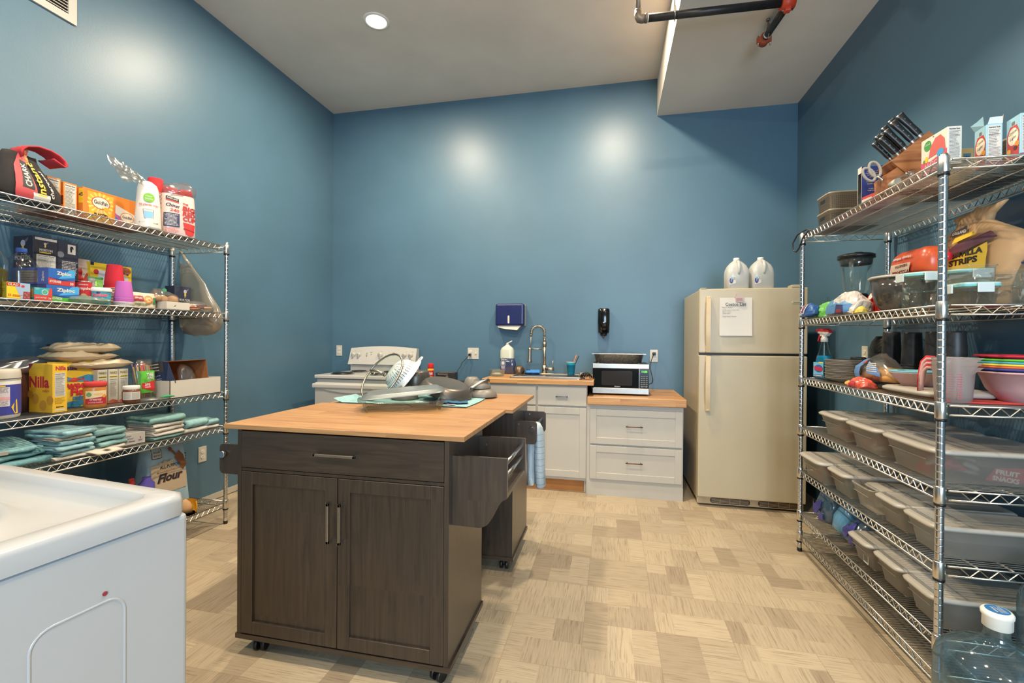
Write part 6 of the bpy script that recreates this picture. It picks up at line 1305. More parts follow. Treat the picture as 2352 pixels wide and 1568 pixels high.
t = thing('mixing_bowl', 'deep clear grey plastic mixing bowl with a grey rim', 'bowl', (1.275, 2.395, Q2), -90)
m = MB(); m.use(glassy('smoky_plastic', (196, 196, 192), .08, .1, milk=.35, milkcol=(120, 118, 112))).lathe([(.0, .003), (.05, .0), (.06, .004), (.085, .035), (.10, .085), (.108, .155), (.105, .155), (.097, .085), (.082, .038), (.0, .008)], 44); obj('bowl_body', m, t)
m = MB(); m.use(M_BINLID).lathe([(.104, .152), (.114, .152), (.117, .158), (.110, .164), (.105, .160)], 44, cap0=False, cap1=False); m.use(C(180, 60, 50)).box(-.125, -.03, .148, -.10, .0, .156, .003); obj('rim', m, t)
def glass_box(label, X, Y, z, w, d, h, rz=-90, lid=None, rnd=False, group=None):
    t = thing('glass_container', label, 'food container', (X, Y, z), rz, group); pw = 2 if rnd else 5
    m = MB(); m.use(M_GLASSB).loft([(0, w * .40, d * .40, 0, 0, pw), (.004, w * .43, d * .43, 0, 0, pw), (h * .9, w * .47, d * .47, 0, 0, pw), (h * .92, w * .5, d * .5, 0, 0, pw), (h, w * .5, d * .5, 0, 0, pw), (h, w * .475, d * .475, 0, 0, pw)], 40, cap=False); m.box(-w * .3, -d * .3, 0, w * .3, d * .3, .003); obj('dish', m, t)
    if lid:
        m = MB(); m.use(P('frosted_lid', (176, 206, 200), .35)).loft([(h + .001, w * .50, d * .50, 0, 0, pw), (h + .012, w * .515, d * .515, 0, 0, pw), (h + .014, w * .50, d * .5, 0, 0, pw)], 40); m.use(C(110, 196, 190, 35)).loft([(h + .0005, w * .519, d * .519, 0, 0, pw), (h + .007, w * .519, d * .519, 0, 0, pw)], 40, cap=False); l = obj('lid', m, t)
        for s in ('F', 'R'):
            m = MB(); m.use(P('latch_clear', (196, 206, 204), .3));
            if s == 'F': m.box(-w * .2, -d * .5 - .010, h - .022, w * .2, -d * .5 - .005, h + .010, .002)
            else: m.box(w * .5 + .005, -d * .2, h - .022, w * .5 + .010, d * .2, h + .010, .002)
            obj('latch', m, l)
    return t
glass_box('lower round glass container left of the near post', 1.215, 2.15, Q2, .13, .13, .068, rnd=True)
glass_box('upper round glass container with teal lid left of the near post', 1.215, 2.15, Q2 + .070, .128, .128, .06, rnd=True, lid=True)
glass_box('wide glass container with teal lid behind the round ones', 1.37, 2.18, Q2, .22, .17, .135, lid=True)
glass_box('glass container with teal snap lid at the shelf front right of the near post', 1.25, 1.945, Q2, .135, .12, .062, lid=True)
glass_box('open clear glass container stacked on the teal snap lid', 1.25, 1.95, Q2 + .078, .13, .115, .060)
glass_box('second open glass container behind the teal snap lid', 1.375, 1.935, Q2, .11, .10, .062)
glass_box('small glass container stacked behind at the near end', 1.378, 1.935, Q2 + .064, .105, .10, .055)
m = MB(); m.use(C(196, 60, 56, 30)).loft([(0, .085, .06, 0, 0, 4), (.012, .088, .064, 0, 0, 4), (.016, .08, .058, 0, 0, 4)], 32); m.use(M_CLEAR).loft([(-.05, .07, .05, 0, 0, 4), (0, .08, .057, 0, 0, 4)], 32); m.v = [v + Vector((0, 0, .05)) for v in m.v]
one('red_lid_container', 'clear food container with red lid under the bread bag', 'food container', m, (1.40, 2.395, Q2 + .1645 - .06), -90); COL.objects[-1].location = (1.45, 2.36, Q2)
t = thing('bread_bag', 'orange and red bread bag with upside-down lettering on the second shelf', 'bread bag', (1.37, 2.42, Q2 + .168), -90)
m = MB(); lv = [(0, .13, .06, 0, 0, 4), (.02, .14, .07, 0, 0, 4), (.07, .14, .07, 0, 0, 4), (.10, .13, .06, 0, 0, 3.5), (.115, .11, .045, 0, 0, 3)]
m.use(P('bread_film', (214, 90, 50), .3)).loft(lv, 40, .006, 14, 3); m.face('G', lvf(lv, .006)); m.poly([(-.75, .008), (.35, .008), (.45, .055), (-.6, .06)], C(224, 196, 166), .001); m.poly([(-.8, .005), (.5, .0), (.5, .012), (-.8, .016)], C(196, 40, 50), .0014)
for s_, u, v, hh, w_, c_ in (('VILLAGE', .40, .026, .016, .9, C(150, 30, 36)), ('HEARTH', .30, .052, .012, .62, C(130, 80, 50)), ('Honey Wheat', .45, .092, .016, 1.0, WHT)): m.txt(s_, u, v, hh, c_, .002, fit=w_, ang=180, bold=.04)
obj('bag_body', m, t)
m = MB(); m.use(P('bread_red', (206, 44, 56), .25)).loft([(.0, .024, .028, .0, 0), (.02, .012, .014, .0, 0), (.03, .008, .009, .0, 0), (.05, .018, .014, .005, 0)], 20, .004, 20, 2); m.v = [Vector((v.z + .128, v.y, .05 + v.x)) for v in m.v]; obj('twisted_end', m, t)
t = thing('tortilla_chip_bag', 'large crumpled brown paper tortilla chip bag on the second shelf', 'chip bag', (1.478, 2.255, Q2), -90)
m = MB(); lv = [(0, .19, .055, 0, 0, 4), (.02, .21, .07, 0, 0, 4), (.13, .228, .078, 0, 0, 3.5), (.22, .228, .075, 0, 0, 3), (.29, .205, .06, -.01, 0, 2.6), (.335, .14, .045, -.02, 0, 2.3), (.36, .095, .035, -.02, 0), (.385, .11, .03, -.01, 0), (.41, .15, .02, .0, 0)]
m.use(M_PAPERBAG).loft(lv, 56, .014, 11, 6); m.face('G', (lambda g: lambda u, v, l: g(u, v + .065, l))(lvf(lv, .011)))
m.poly([(-.95, .20), (-.5, .165), (.0, .21), (.5, .22), (.8, .235), (.88, .205), (.3, .175), (-.1, .165), (-.5, .12), (-.95, .15)], C(92, 44, 62), .001, sub=False)
m.poly([(-.95, .215), (-.55, .18), (-.5, .19), (-.95, .24)], YEL, .0014); m.poly([(-.1, .215), (.5, .235), (.5, .25), (-.05, .24)], YEL, .0014)
m.poly([(-.25, .25), (.35, .265), (.35, .285), (-.25, .268)], C(50, 30, 40), .0016); m.txt('KIRKLAND', -.2, .254, .014, WHT, .002, fit=.5)
m.poly([(-.45, .03), (.7, .06), (.72, .19), (.2, .155), (-.3, .14)], C(226, 180, 40), .0012); m.txt('TORTILLA', -.2, .150, .026, C(40, 36, 20), .002, fit=.85, bold=.05); m.txt('STRIPS', -.1, .118, .026, C(40, 36, 20), .002, fit=.66, bold=.05); m.ell(-.3, .165, .08, .010, REDP, .002)
obj('bag_body', m, t)
t = thing('zip_bag', 'big clear zip bag with a blue seal bulging over the glass containers', 'bag', (1.495, 1.98, Q2), -90)
m = MB(); film(m, [(0, .085, .045, 0, 0, 3), (.03, .10, .055, 0, 0, 3), (.08, .10, .055, 0, 0, 3), (.13, .10, .035, 0, -.01, 3), (.17, .102, .010, 0, -.02, 3)], nz=.008, seed=4, mat=glassy('zip_film', (226, 232, 234), .06, .15, milk=.08, milkcol=(180, 184, 186))); obj('film', m, t)
m = MB(); m.use(C(60, 80, 150, 30)).tube([(-.115, -.028, .15), (-.05, -.032, .16), (.02, -.032, .168), (.10, -.028, .17)], .0045, 8); obj('zip_seal', m, t)
m = MB(); rd = random.Random(8)
for k in range(10): m.at(rd.uniform(-.05, .05), rd.uniform(-.04, .04), rd.uniform(.005, .05), rx=rd.uniform(0, 90), rz=rd.uniform(0, 180)).use([C(150, 60, 66), C(190, 130, 110), WHT, C(130, 50, 60)][k % 4]).box(-.02, -.012, -.005, .02, .012, .006, .002, 1)
m.at(); obj('wrapped_sweets', m, t)

# ---- third shelf
t = thing('spray_bottle', 'blue glass cleaner spray bottle with red and white trigger', 'spray bottle', (1.19, 2.93, Q3), -78)
m = MB(); m.use(glassy('cleaner_plastic', (200, 226, 232), .06)).loft([(0, .045, .026, 0, 0, 3), (.004, .05, .03, 0, 0, 3), (.10, .05, .03, 0, 0, 3), (.125, .044, .027, 0, 0, 3), (.15, .032, .022, 0, 0, 2.6), (.19, .020, .018, 0, 0, 2), (.205, .015, .015, 0, 0, 2), (.215, .014, .014, 0, 0)], 36); b = obj('bottle_body', m, t)
m = MB(); m.use(P('cleaner_blue', (30, 150, 190), .1)).loft([(.003, .046, .027, 0, 0, 3), (.10, .047, .0275, 0, 0, 3), (.122, .042, .025, 0, 0, 3), (.134, .037, .022, 0, 0, 3)], 36); obj('liquid', m, t)
m = MB(); m.face('F', .094, .064, 0); m.rect(.004, .012, .09, .095, C(96, 180, 214), .001); m.ell(.05, .06, .036, .022, C(50, 90, 170), .0014); m.txt('Windex', .008, .046, .028, C(214, 30, 40), .002, fit=.078, bold=.05); m.rect(.008, .014, .086, .026, C(40, 60, 150), .0014); m.lines(.01, .015, .084, .025, 1, WHT, .002, t=.5); m.rect(.05, .092, .09, .098, YEL, .0014); obj('label', m, b)
m = MB(); m.use(P('trigger_white', (222, 218, 210), .35)).lathe([(.018, .212), (.018, .232), (.013, .24), (.012, .25)], 20); m.prism([(-.02, .245), (.025, .245), (.045, .262), (.048, .275), (-.045, .275), (-.045, .262), (-.025, .258)], -.010, .010, plane='xz'); obj('trigger_head', m, t)
m = MB(); m.use(C(206, 40, 44, 35)).prism([(-.055, .268), (-.045, .272), (.048, .268), (.058, .262), (.045, .280), (.02, .288), (-.03, .288), (-.055, .285)], -.011, .011, plane='xz'); m.prism([(-.038, .258), (-.028, .258), (-.034, .235), (-.046, .215), (-.052, .217), (-.042, .238)], -.006, .006, plane='xz'); obj('trigger_lever', m, t)
m = MB(); m.use(WHT).tube([(0, 0, .01), (0, 0, .21)], .003, 8); obj('dip_tube', m, t)
def plate(lab, z, k):
    m = MB(); m.use(M_GRAYP).lathe([(.0, .001), (.07, .0), (.085, .004), (.122, .016), (.127, .022), (.1265, .024), (.118, .0185), (.082, .008), (0, .005)], 44)
    return one('dinner_plate', lab, 'plate', m, (1.265 + .0012 * ((k * 7) % 5 - 2), 2.77 + .0015 * ((k * 3) % 5 - 2), z), -90, 'taupe plates stacked by the spray bottle')
p0_ = plate('taupe plate at the very bottom of the stack beside the glass cleaner', Q3, 0)
ORD = ['second', 'third', 'fourth', 'fifth', 'sixth', 'seventh']
for k in range(1, 14):
    lb = 'topmost taupe plate of the stack beside the glass cleaner' if k == 13 else ('taupe plate %s from the bottom of the stack beside the glass cleaner' % ORD[k - 1] if k < 7 else 'taupe plate %s from the top of the stack beside the glass cleaner' % ORD[12 - k])
    dup(p0_, (1.265 + .0015 * ((k * 7) % 5 - 2), 2.77 + .0018 * ((k * 3) % 5 - 2), Q3 + k * .0072), -90, lb)
m = MB(); m.use(M_DKCUP).lathe([(.033, .0), (.035, .004), (.035, .012), (.03, .014), (0, .014)], 28); one('small_dark_dish', 'small dark round dish on top of the plate stack', 'dish', m, (1.30, 2.80, Q3 + 13 * .0072 + .0245), 0)
def cupstack(label, X, Y, n, h=.26, grp='charcoal cup stacks at the back of the third shelf'):
    t = thing('cup_stack', label, 'cup stack', (X, Y, Q3), 0)
    m = MB(); m.use(M_DKCUP)
    for i in range(n): z = i * .012; m.lathe([(.044, z), (.0455, z + .002), (.0455, z + .005), (.0435, z + .0115)], 32, cap0=i == 0, cap1=False)
    z = n * .012; m.lathe([(.0435, z), (.042, z + .03), (.037, h * .97), (.036, h), (.032, h), (.031, h - .003), (0, h - .003)], 32, cap0=False); obj('cups', m, t); return t
cupstack('leftmost charcoal cup stack behind the bun bag', 1.45, 2.79, 10, .268)
cupstack('second charcoal cup stack from the left', 1.45, 2.62, 9, .262)
cupstack('third charcoal cup stack from the left', 1.45, 2.45, 9, .262)
cupstack('charcoal cup stack just right of the near rack post', 1.45, 2.335, 9, .262)
m = MB(); m.use(M_DKCUP)
for i in range(7): z = i * .022; m.lathe([(.068, z), (.070, z + .002), (.070, z + .006), (.066, z + .02)], 36, cap0=i == 0, cap1=False)
m.lathe([(.068, .154), (.066, .18), (.056, .215), (.04, .24), (.036, .246), (0, .246)], 36, cap0=False)
one('bowl_stack', 'stack of charcoal bowls turned upside down behind the cups', 'bowl stack', m, (1.50, 2.955, Q3), 0)
t = thing('bun_bag', 'blue and clear bag of burger buns on the third shelf', 'bread bag', (1.235, 2.45, Q3 + .036), -90)
m = MB(); m.use(noisy('bun_top', (206, 150, 86), .15, 12, .55))
for a, b in ((-.07, .0), (.02, .01), (.10, -.005)): m.at(a, b, 0).loft([(.0, .05, .045), (.02, .054, .05), (.045, .045, .042), (.06, .02, .02)], 20, .002, 18, 1); m.at()
obj('buns', m, t)
m = MB(); film(m, [(0, .15, .055, 0, 0, 3), (.03, .16, .06, 0, 0, 3), (.06, .14, .055, -.01, 0, 2.6), (.09, .09, .04, -.01, 0, 2.2), (.115, .04, .02, .0, 0), (.125, .02, .01, .01, 0)], nz=.009, seed=9)
m.face('G', lvf([(0, .15, .055, 0, 0, 3), (.03, .16, .06, 0, 0, 3), (.06, .14, .055, -.01, 0, 2.6), (.09, .09, .04, -.01, 0, 2.2), (.115, .04, .02, .0, 0)], .008)); m.poly([(-.85, .01), (-.35, .005), (-.3, .06), (-.05, .1), (-.5, .1), (-.75, .06)], C(80, 130, 190), .001, sub=False); m.poly([(.05, .035), (.7, .02), (.65, .06), (.1, .09)], C(90, 130, 190), .001)
for k in range(5): m.lines(.1, .04 + k * .009, .6, .046 + k * .009, 1, WHT, .0022, t=.7, rag=.1)
m.poly([(-.35, .075), (-.1, .08), (-.2, .098)], REDP, .0022, sub=False); m.txt('150', -.82, .02, .02, M_INKK, .0022, fit=.16, ang=70)
obj('film', m, t)
crumple_bag('red and orange sweets wrapper at the shelf edge in front of the bun bag', 1.155, 2.46, Q3, -90, .17, .09, .042, P('candy_red', (212, 90, 70), .25), 11, lambda m: (m.ell(-.3, .02, .25, .010, C(236, 170, 70), .002), m.poly([(.1, .01), (.6, .008), (.5, .03), (.1, .03)], C(170, 30, 40), .002)), name='sweet_wrapper', nz=.012)
m = MB(); m.use(M_BINLID).loft([(0, .15, .115, 0, 0, 6), (.006, .168, .13, 0, 0, 6), (.016, .168, .13, 0, 0, 6), (.022, .155, .118, 0, 0, 6), (.026, .12, .09, 0, 0, 5)], 48); one('bin_lid', 'loose grey plastic bin lid lying on the third shelf', 'lid', m, (1.275, 2.145, Q3 + .008), -90)
m = MB(); m.use(C(206, 60, 50, 35)).box(-.20, -.09, 0, .20, .09, .0065, .002, 1); one('red_board', 'thin red board lying under the grey bin lid', 'board', m, (1.30, 2.10, Q3), -90)
t = thing('pink_bowl', 'pink plastic bowl with a turquoise bowl nested inside', 'bowl', (1.235, 2.20, Q3 + .0345), -90)
m = MB(); m.use(C(204, 164, 164, 35)).lathe([(.0, .002), (.045, 0), (.05, .003), (.09, .052), (.092, .055), (.088, .055), (.047, .008), (0, .006)], 40); obj('pink_outer', m, t)
m = MB(); m.use(C(110, 180, 196, 35)).lathe([(.0, .012), (.046, .010), (.088, .054), (.093, .060), (.088, .062), (.044, .016), (0, .015)], 40); obj('turquoise_inner', m, t)
# measuring jugs, nested
def jug(lab, z):
    t = thing('measuring_jug', lab, 'measuring jug', (1.205, 1.945, Q3 + z), -66)
    m = MB(); m.use(glassy('jug_plastic', (232, 226, 222), .05, .25, milk=.5, milkcol=(214, 200, 194))); N = 44; vs = []; L = [(0, .046), (.004, .050), (.05, .053), (.10, .056), (.116, .058), (.128, .062)]
    for z_, r in L:
        for j in range(N):
            a = 2 * pi * j / N; k = max(0, cos(a)) ** 30 * max(0, (z_ - .10)) * 1.1; vs.append(((r + k) * cos(a), (r) * sin(a), z_))
    m.add(vs, [(i * N + j, i * N + (j + 1) % N, (i + 1) * N + (j + 1) % N, (i + 1) * N + j) for i in range(len(L) - 1) for j in range(N)] + [tuple(range(N - 1, -1, -1))], True)
    if z == 0:
        m.face('C', r=.0545, a0=.4); rd2 = C(206, 60, 60)
        for k in range(12): m.rect(-.012, .016 + k * .0085, .018 if k % 2 else .012, .0168 + k * .0085, rd2, .0022); m.txt(str((k + 2) * 100), .020, .0145 + k * .0085, .0048, rd2, .0024, fit=.013)
        m.txt('METRIC', -.015, .006, .005, rd2, .0024, fit=.022)
    obj('jug_body', m, t)
    m = MB(); m.use(C(206, 160, 156, 40)).tube([(-.054, 0, .118), (-.085, 0, .120), (-.098, 0, .105), (-.106, 0, .06), (-.108, 0, .03)], [.006, .007, .008, .008, .008], 8); h_ = obj('handle', m, t)
    m = MB(); m.use(C(206, 40, 48, 35)).tube([(-.060, 0, .125), (-.088, 0, .126), (-.104, 0, .108), (-.113, 0, .06), (-.115, 0, .025)], [.005, .006, .006, .006, .006], 8); obj('grip', m, h_)
jug('bottom measuring jug of the nested three, with red markings', 0); jug('middle measuring jug of the nested three', .0165); jug('top measuring jug of the nested three', .033)
t0 = None
for k, (col, z, lab) in enumerate(((C(196, 150, 150, 35), 0, 'big pink plastic bowl at the bottom of the rainbow stack'), (C(60, 66, 140, 35), .012, 'dark blue bowl rim in the rainbow stack'), (C(220, 90, 40, 35), .020, 'orange bowl rim in the rainbow stack'), (C(226, 200, 60, 35), .028, 'yellow bowl rim in the rainbow stack'), (C(70, 160, 180, 35), .036, 'turquoise bowl rim in the rainbow stack'), (C(90, 190, 50, 35), .045, 'lime green bowl rim in the rainbow stack'), (C(196, 34, 50, 35), .058, 'red bowl on top of the rainbow stack'))):
    m = MB(); m.use(col); e = .0 if k == 0 else .004
    m.lathe([(0, .003 + e), (.06, .0 + e), (.07, .004 + e), (.105 - e, .05), (.125 - e, .105), (.135, .106), (.137, .109), (.135, .113), (.122, .112), (.10, .052), (.065, .009 + e), (0, .008 + e)], 48)
    one('mixing_bowl', lab, 'bowl', m, (1.432, 1.955, Q3 + z), 0)

# ---- bins on shelves four, five and six
def bin_(label, X, Y, z, w, d, h, lid=True, seed=0, stuff_=None, group=None):
    t = thing('storage_bin', label, 'storage bin', (X, Y, z), -90, group)
    m = MB(); m.use(M_MILKY); b = .86
    m.loft([(0, w * .5 * b - .012, d * .5 * b - .012, 0, 0, 7), (.005, w * .5 * b - .004, d * .5 * b - .004, 0, 0, 7), (h * .55, w * .5 * (b + .05), d * .5 * (b + .04), 0, 0, 7), (h * .58, w * .5 * (b + .08), d * .5 * (b + .06), 0, 0, 7), (h * .9, w * .5 * .975, d * .5 * .975, 0, 0, 7), (h * .91, w * .5, d * .5, 0, 0, 7), (h * .96, w * .5, d * .5, 0, 0, 7), (h * .96, w * .47, d * .48, 0, 0, 7)], 56, cap=False); m.box(-w * .5 * b + .012, -d * .5 * b + .012, 0, w * .5 * b - .012, d * .5 * b - .012, .002)
    bb = obj('bin_body', m, t)
    if lid:
        m = MB(); m.use(M_BINLID).loft([(h * .90, w * .515, d * .51, 0, 0, 7), (h * .97, w * .525, d * .515, 0, 0, 7), (h * 1.03, w * .50, d * .49, 0, 0, 6.5), (h * 1.045, w * .47, d * .46, 0, 0, 6), (h * 1.02, w * .43, d * .43, 0, 0, 6), (h * 1.02, w * .2, d * .2, 0, 0, 5)], 56); obj('bin_lid', m, t)
    m = MB(); m.use(C(150, 142, 128)); m.box(-w * .34, -d * .476, h * .62, w * .30, -d * .470, h * .635); obj('handle_ridge', m, bb)
    if stuff_:
        m = MB(); rd = random.Random(seed + 3)
        for k in range(22):
            a = rd.uniform(-w * .2, w * .2); c_ = rd.uniform(-d * .33, -d * .05); zz = .022 + rd.random() * h * .4
            m.at(a, c_, zz, rx=rd.uniform(-30, 30), ry=rd.uniform(-30, 30), rz=rd.uniform(0, 180)).use(stuff_[k % len(stuff_)]).box(-.032, -.022, -.008, .032, .022, .008, .004, 1)
        m.at(); obj('contents', m, t)
    return t
GB = 'grey-lidded plastic storage bins'
bin_('wide bin of orange packets, farthest of three on the fourth shelf', 1.34, 2.73, Q4, .28, .42, .118, seed=1, stuff_=[C(220, 120, 50), C(210, 150, 90), C(226, 190, 150)])
bin_('wide bin of red and white packets, middle of three on the fourth shelf', 1.34, 2.425, Q4, .285, .42, .118, seed=2, stuff_=[C(200, 60, 50), C(220, 200, 180), C(216, 120, 80)])
t = bin_('widest bin with red snack packets inside, nearest of three on the fourth shelf', 1.34, 2.085, Q4, .355, .42, .12, seed=3, stuff_=[C(196, 40, 56), C(150, 146, 140), C(180, 60, 70)])
m = MB(); m.face('R', .27, .35, 0, x=.003, z=.012); m.poly([(.14, .005), (.25, .0), (.28, .055), (.17, .05)], C(190, 40, 56), .001); m.txt('FRUIT', .17, .030, .018, WHT, .0016, fit=.07, ang=-8, bold=.05); m.txt('SNACKS', .16, .008, .018, WHT, .0016, fit=.08, ang=-8, bold=.05); obj('snack_packet', m, t)
bin_('grey-lidded bin of mixed packets, farthest on the fifth shelf', 1.285, 2.85, Q5, .285, .41, .118, seed=4, stuff_=[C(206, 196, 180), C(190, 110, 100), C(110, 150, 120)])
bin_('grey-lidded bin with pale blue and white things, second on the fifth shelf', 1.31, 2.605, Q5, .195, .40, .112, seed=5, stuff_=[C(214, 210, 200), C(120, 176, 186)])
t = bin_('bin without its own lid, holding a loose grey lid, middle of the fifth shelf', 1.32, 2.395, Q5, .195, .40, .112, lid=False)
m = MB(); m.use(M_BINLID).loft([(0, .072, .17, 0, 0, 6), (.006, .076, .175, 0, 0, 6), (.012, .07, .168, 0, 0, 6)], 48); m.v = [v + Vector((.008, .015, .096)) for v in m.v]; obj('loose_lid', m, t)
bin_('small grey-lidded bin, second nearest on the fifth shelf', 1.325, 2.195, Q5, .19, .40, .112)
bin_('small grey-lidded bin nearest the post on the fifth shelf', 1.325, 1.995, Q5, .195, .40, .112)
t = bin_('small grey-lidded bin with a barcode sticker, farthest on the sixth shelf', 1.32, 2.41, Q6, .19, .40, .112)
m = MB(); m.face('F', .172, .352, 0).bars(.10, .014, .14, .05); obj('barcode_sticker', m, t)
bin_('small grey-lidded bin in the middle of the sixth shelf', 1.325, 2.20, Q6, .195, .40, .112)
bin_('small grey-lidded bin nearest the post on the sixth shelf', 1.325, 1.995, Q6, .195, .40, .112)
BF = glassy('ice_blue_film', (190, 212, 226), .08, .15, milk=.4, milkcol=(130, 168, 200))
for k, (X, Y, w, h, lab) in enumerate(((1.24, 2.93, .17, .20, 'clear plastic bag with deep blue print, farthest on the sixth shelf'), (1.26, 2.765, .15, .16, 'light blue plastic bag in the middle of the sixth shelf bags'), (1.25, 2.61, .15, .13, 'clear and dark blue plastic bag next to the bins on the sixth shelf'))):
    m = MB(); lv = [(0, w * .42, .06, 0, 0, 3), (.02, w * .5, .075, 0, 0, 3), (h * .5, w * .5, .075, 0, 0, 2.6), (h * .8, w * .36, .05, 0, 0, 2.3), (h, w * .15, .02, 0, 0)]
    m.use(BF if k != 1 else P('water_blue_film', (96, 156, 196), .25)).loft(lv, 32, .013, 13, 20 + k); m.face('G', lvf(lv, .010))
    if k != 1: m.poly([(-.7, .05), (-.1, .03), (.6, .09), (.5, .13), (-.2, .09), (-.7, .11)], C(52, 50, 140), .001, sub=False); m.poly([(.3, .01), (.75, .01), (.7, .06), (.4, .07)], C(70, 66, 130), .001)
    one('plastic_bag', lab, 'bag', m, (X, Y, Q6), -90)
m = MB(); m.use(P('red_wrap', (200, 40, 40), .3)).loft([(0, .05, .035), (.03, .055, .04), (.07, .03, .02), (.08, .01, .01)], 20, .01, 18, 3); one('snack_bag', 'crumpled bright red wrapper at the back of the sixth shelf', 'bag', m, (1.44, 2.62, Q6), 0)

# ================================================================== ON THE CARTS
T = .9158
m = MB(); m.use(M_TEAL); m.grid(lambda u, v: (-.37 + .74 * u + .01 * sin(v * 5), -.295 + .59 * v, .004 + .003 * abs(noise.noise(Vector((u * 9, v * 9, 2)))) + (.02 * max(0, .06 - u) / .06 * (v < .35))), 30, 26); m.grid(lambda u, v: (.37 - .74 * u + .01 * sin(v * 5), -.295 + .59 * v, .0), 30, 4)
one('drying_mat', 'pale teal drying towel spread under the washed dishes', 'mat', m, (-1.075, 2.475, T), 0)
m = MB(); m.use(noisy('blue_knit', (44, 90, 122), .25, 90, .9, .6, 200)).grid(lambda u, v: (-.10 + .2 * u, -.03 + .06 * v + .01 * sin(u * 6), .003 + .012 * abs(noise.noise(Vector((u * 5, v * 4, 7)))) + .004 * sin(v * 3.1)), 16, 8); m.grid(lambda u, v: (.10 - .2 * u, -.03 + .06 * v + .01 * sin((1 - u) * 6), 0), 16, 2)
one('dish_cloth', 'dark blue knitted dish cloth under the big skillet', 'cloth', m, (-.83, 2.27, T + .0078), 20)
T2 = T + .0075
# glass baking dish
t = thing('glass_baking_dish', 'clear rectangular glass baking dish at the front of the dishes', 'baking dish', (-.985, 2.055, T + .001), 31)
m = MB(); m.use(glassy('baking_glass', (246, 250, 243), .15, .04)); w, d, h = .20, .135, .052
m.loft([(0, w - .035, d - .035, 0, 0, 5), (.004, w - .025, d - .025, 0, 0, 5), (h * .5, w - .014, d - .014, 0, 0, 5), (h - .006, w - .008, d - .008, 0, 0, 5), (h - .003, w + .008, d + .004, 0, 0, 5), (h, w + .01, d + .005, 0, 0, 5), (h + .001, w - .004, d - .006, 0, 0, 5)], 56, cap=False)
obj('dish', m, t)
t = thing('baking_sheet', 'grey rimmed baking sheet tilted across the glass dish', 'baking sheet', (-1.01, 2.115, T + .071), rot=(radians(1), radians(-5), radians(24)))
m = MB(); m.use(noisy('grey_nonstick', (118, 124, 122), .06, 12, .35, metal=.3)); w, d = .185, .12
m.loft([(.019, w - .02, d - .02, 0, 0, 6), (.016, w - .008, d - .008, 0, 0, 6), (.006, w, d, 0, 0, 6), (.003, w + .014, d + .012, 0, 0, 6), (.0, w + .015, d + .013, 0, 0, 6), (.0, w - .002, d - .002, 0, 0, 6), (.012, w - .012, d - .012, 0, 0, 6), (.016, w - .024, d - .024, 0, 0, 6)], 56); obj('sheet', m, t)
# big glass lid
def orient(nv, up_=Vector((0, 0, 1))):
    z = Vector(nv).normalized(); x = up_.cross(z).normalized(); y = z.cross(x); return Matrix((x, y, z)).transposed().to_euler()
t = thing('glass_pot_lid', 'large round glass pot lid with steel rim and handle leaning on the colander', 'pot lid', (-1.245, 2.33, 1.048), rot=orient((-.40, -.72, .58)))
m = MB(); m.use(M_GLASS).lathe([(.148, 0), (.12, .012), (.07, .022), (0, .027)], 48, cap0=False); obj('glass_disc', m, t)
m = MB(); m.use(M_NICKEL).tube([(.149 * cos(2 * pi * i / 48), .149 * sin(2 * pi * i / 48), 0) for i in range(48)], .0058, 8, closed=True); obj('steel_rim', m, t)
m = MB(); m.use(M_NICKEL).tube([(-.055, .0, .024), (-.052, 0, .045), (-.035, 0, .058), (0, .0, .062), (.035, 0, .058), (.052, 0, .045), (.055, 0, .024)], [.006, .006, .0065, .007, .0065, .006, .006], 10)
for s in (-1, 1): m.cyl((s * .055, 0, .018), (s * .055, 0, .026), .010, 14)
obj('handle', m, t)
# colander
t = thing('colander', 'white plastic colander with slotted sides turned over on the towel', 'colander', (-1.19, 2.49, 1.035), rot=orient((-.62, -.42, .60)))
m = MB(); cw = P('colander_white', (222, 224, 222), .3); m.use(cw).lathe([(.0, .085), (.04, .084), (.07, .074), (.092, .05), (.105, .015), (.108, -.005), (.108, -.01), (.135, -.012), (.137, -.016), (.106, -.016), (.102, .013), (.088, .047), (.066, .069), (.0, .079)], 48)
dk = C(84, 90, 92)
def cs(u, v, l):
    ph = v; r = .1 * cos(ph) + .006 + l; z = .085 * sin(ph) + l * .3; r = .108 * cos(ph) ** .8 + l; return (r * cos(u), r * sin(u), .088 * sin(ph) ** .95)
m.face('G', cs)
for i in range(40):
    a = 2 * pi * i / 40
    for (v0, v1) in ((.14, .42), (.55, .82), (.92, 1.12)):
        if v0 > .9 and i % 2: continue
        m.add([m._map(x, y, .0035) for x, y in ((a, v0), (a + .035, v0), (a + .035, v1), (a, v1))], [(0, 1, 2, 3)]) if m.use(dk) else 0
cb_ = obj('colander_bowl', m, t)
m = MB(); m.use(cw).tube([(-.03, .125, -.012), (-.02, .155, -.012), (.02, .155, -.012), (.03, .125, -.012)], .005, 8); m.tube([(-.03, -.125, -.012), (-.02, -.155, -.012), (.02, -.155, -.012), (.03, -.125, -.012)], .005, 8); obj('rim_handles', m, t); t.scale = (1.0, 1.0, 1.0)
m = MB(); m.use(M_PAN).lathe([(.088, 0), (.09, .004), (.088, .10), (.082, .128), (.074, .136), (0, .137)], 44); one('stock_pot', 'dark metal pot turned over behind the colander', 'pot', m, (-1.20, 2.68, T2), 0)
m = MB(); m.use(M_GRAYP).lathe([(.074, 0), (.075, .003), (.068, .03), (.05, .055), (.032, .064), (.032, .069), (.028, .069), (.028, .065), (0, .065)], 40); one('serving_bowl', 'grey bowl turned upside down in front of the colander', 'bowl', m, (-1.13, 2.38, T2), 0)
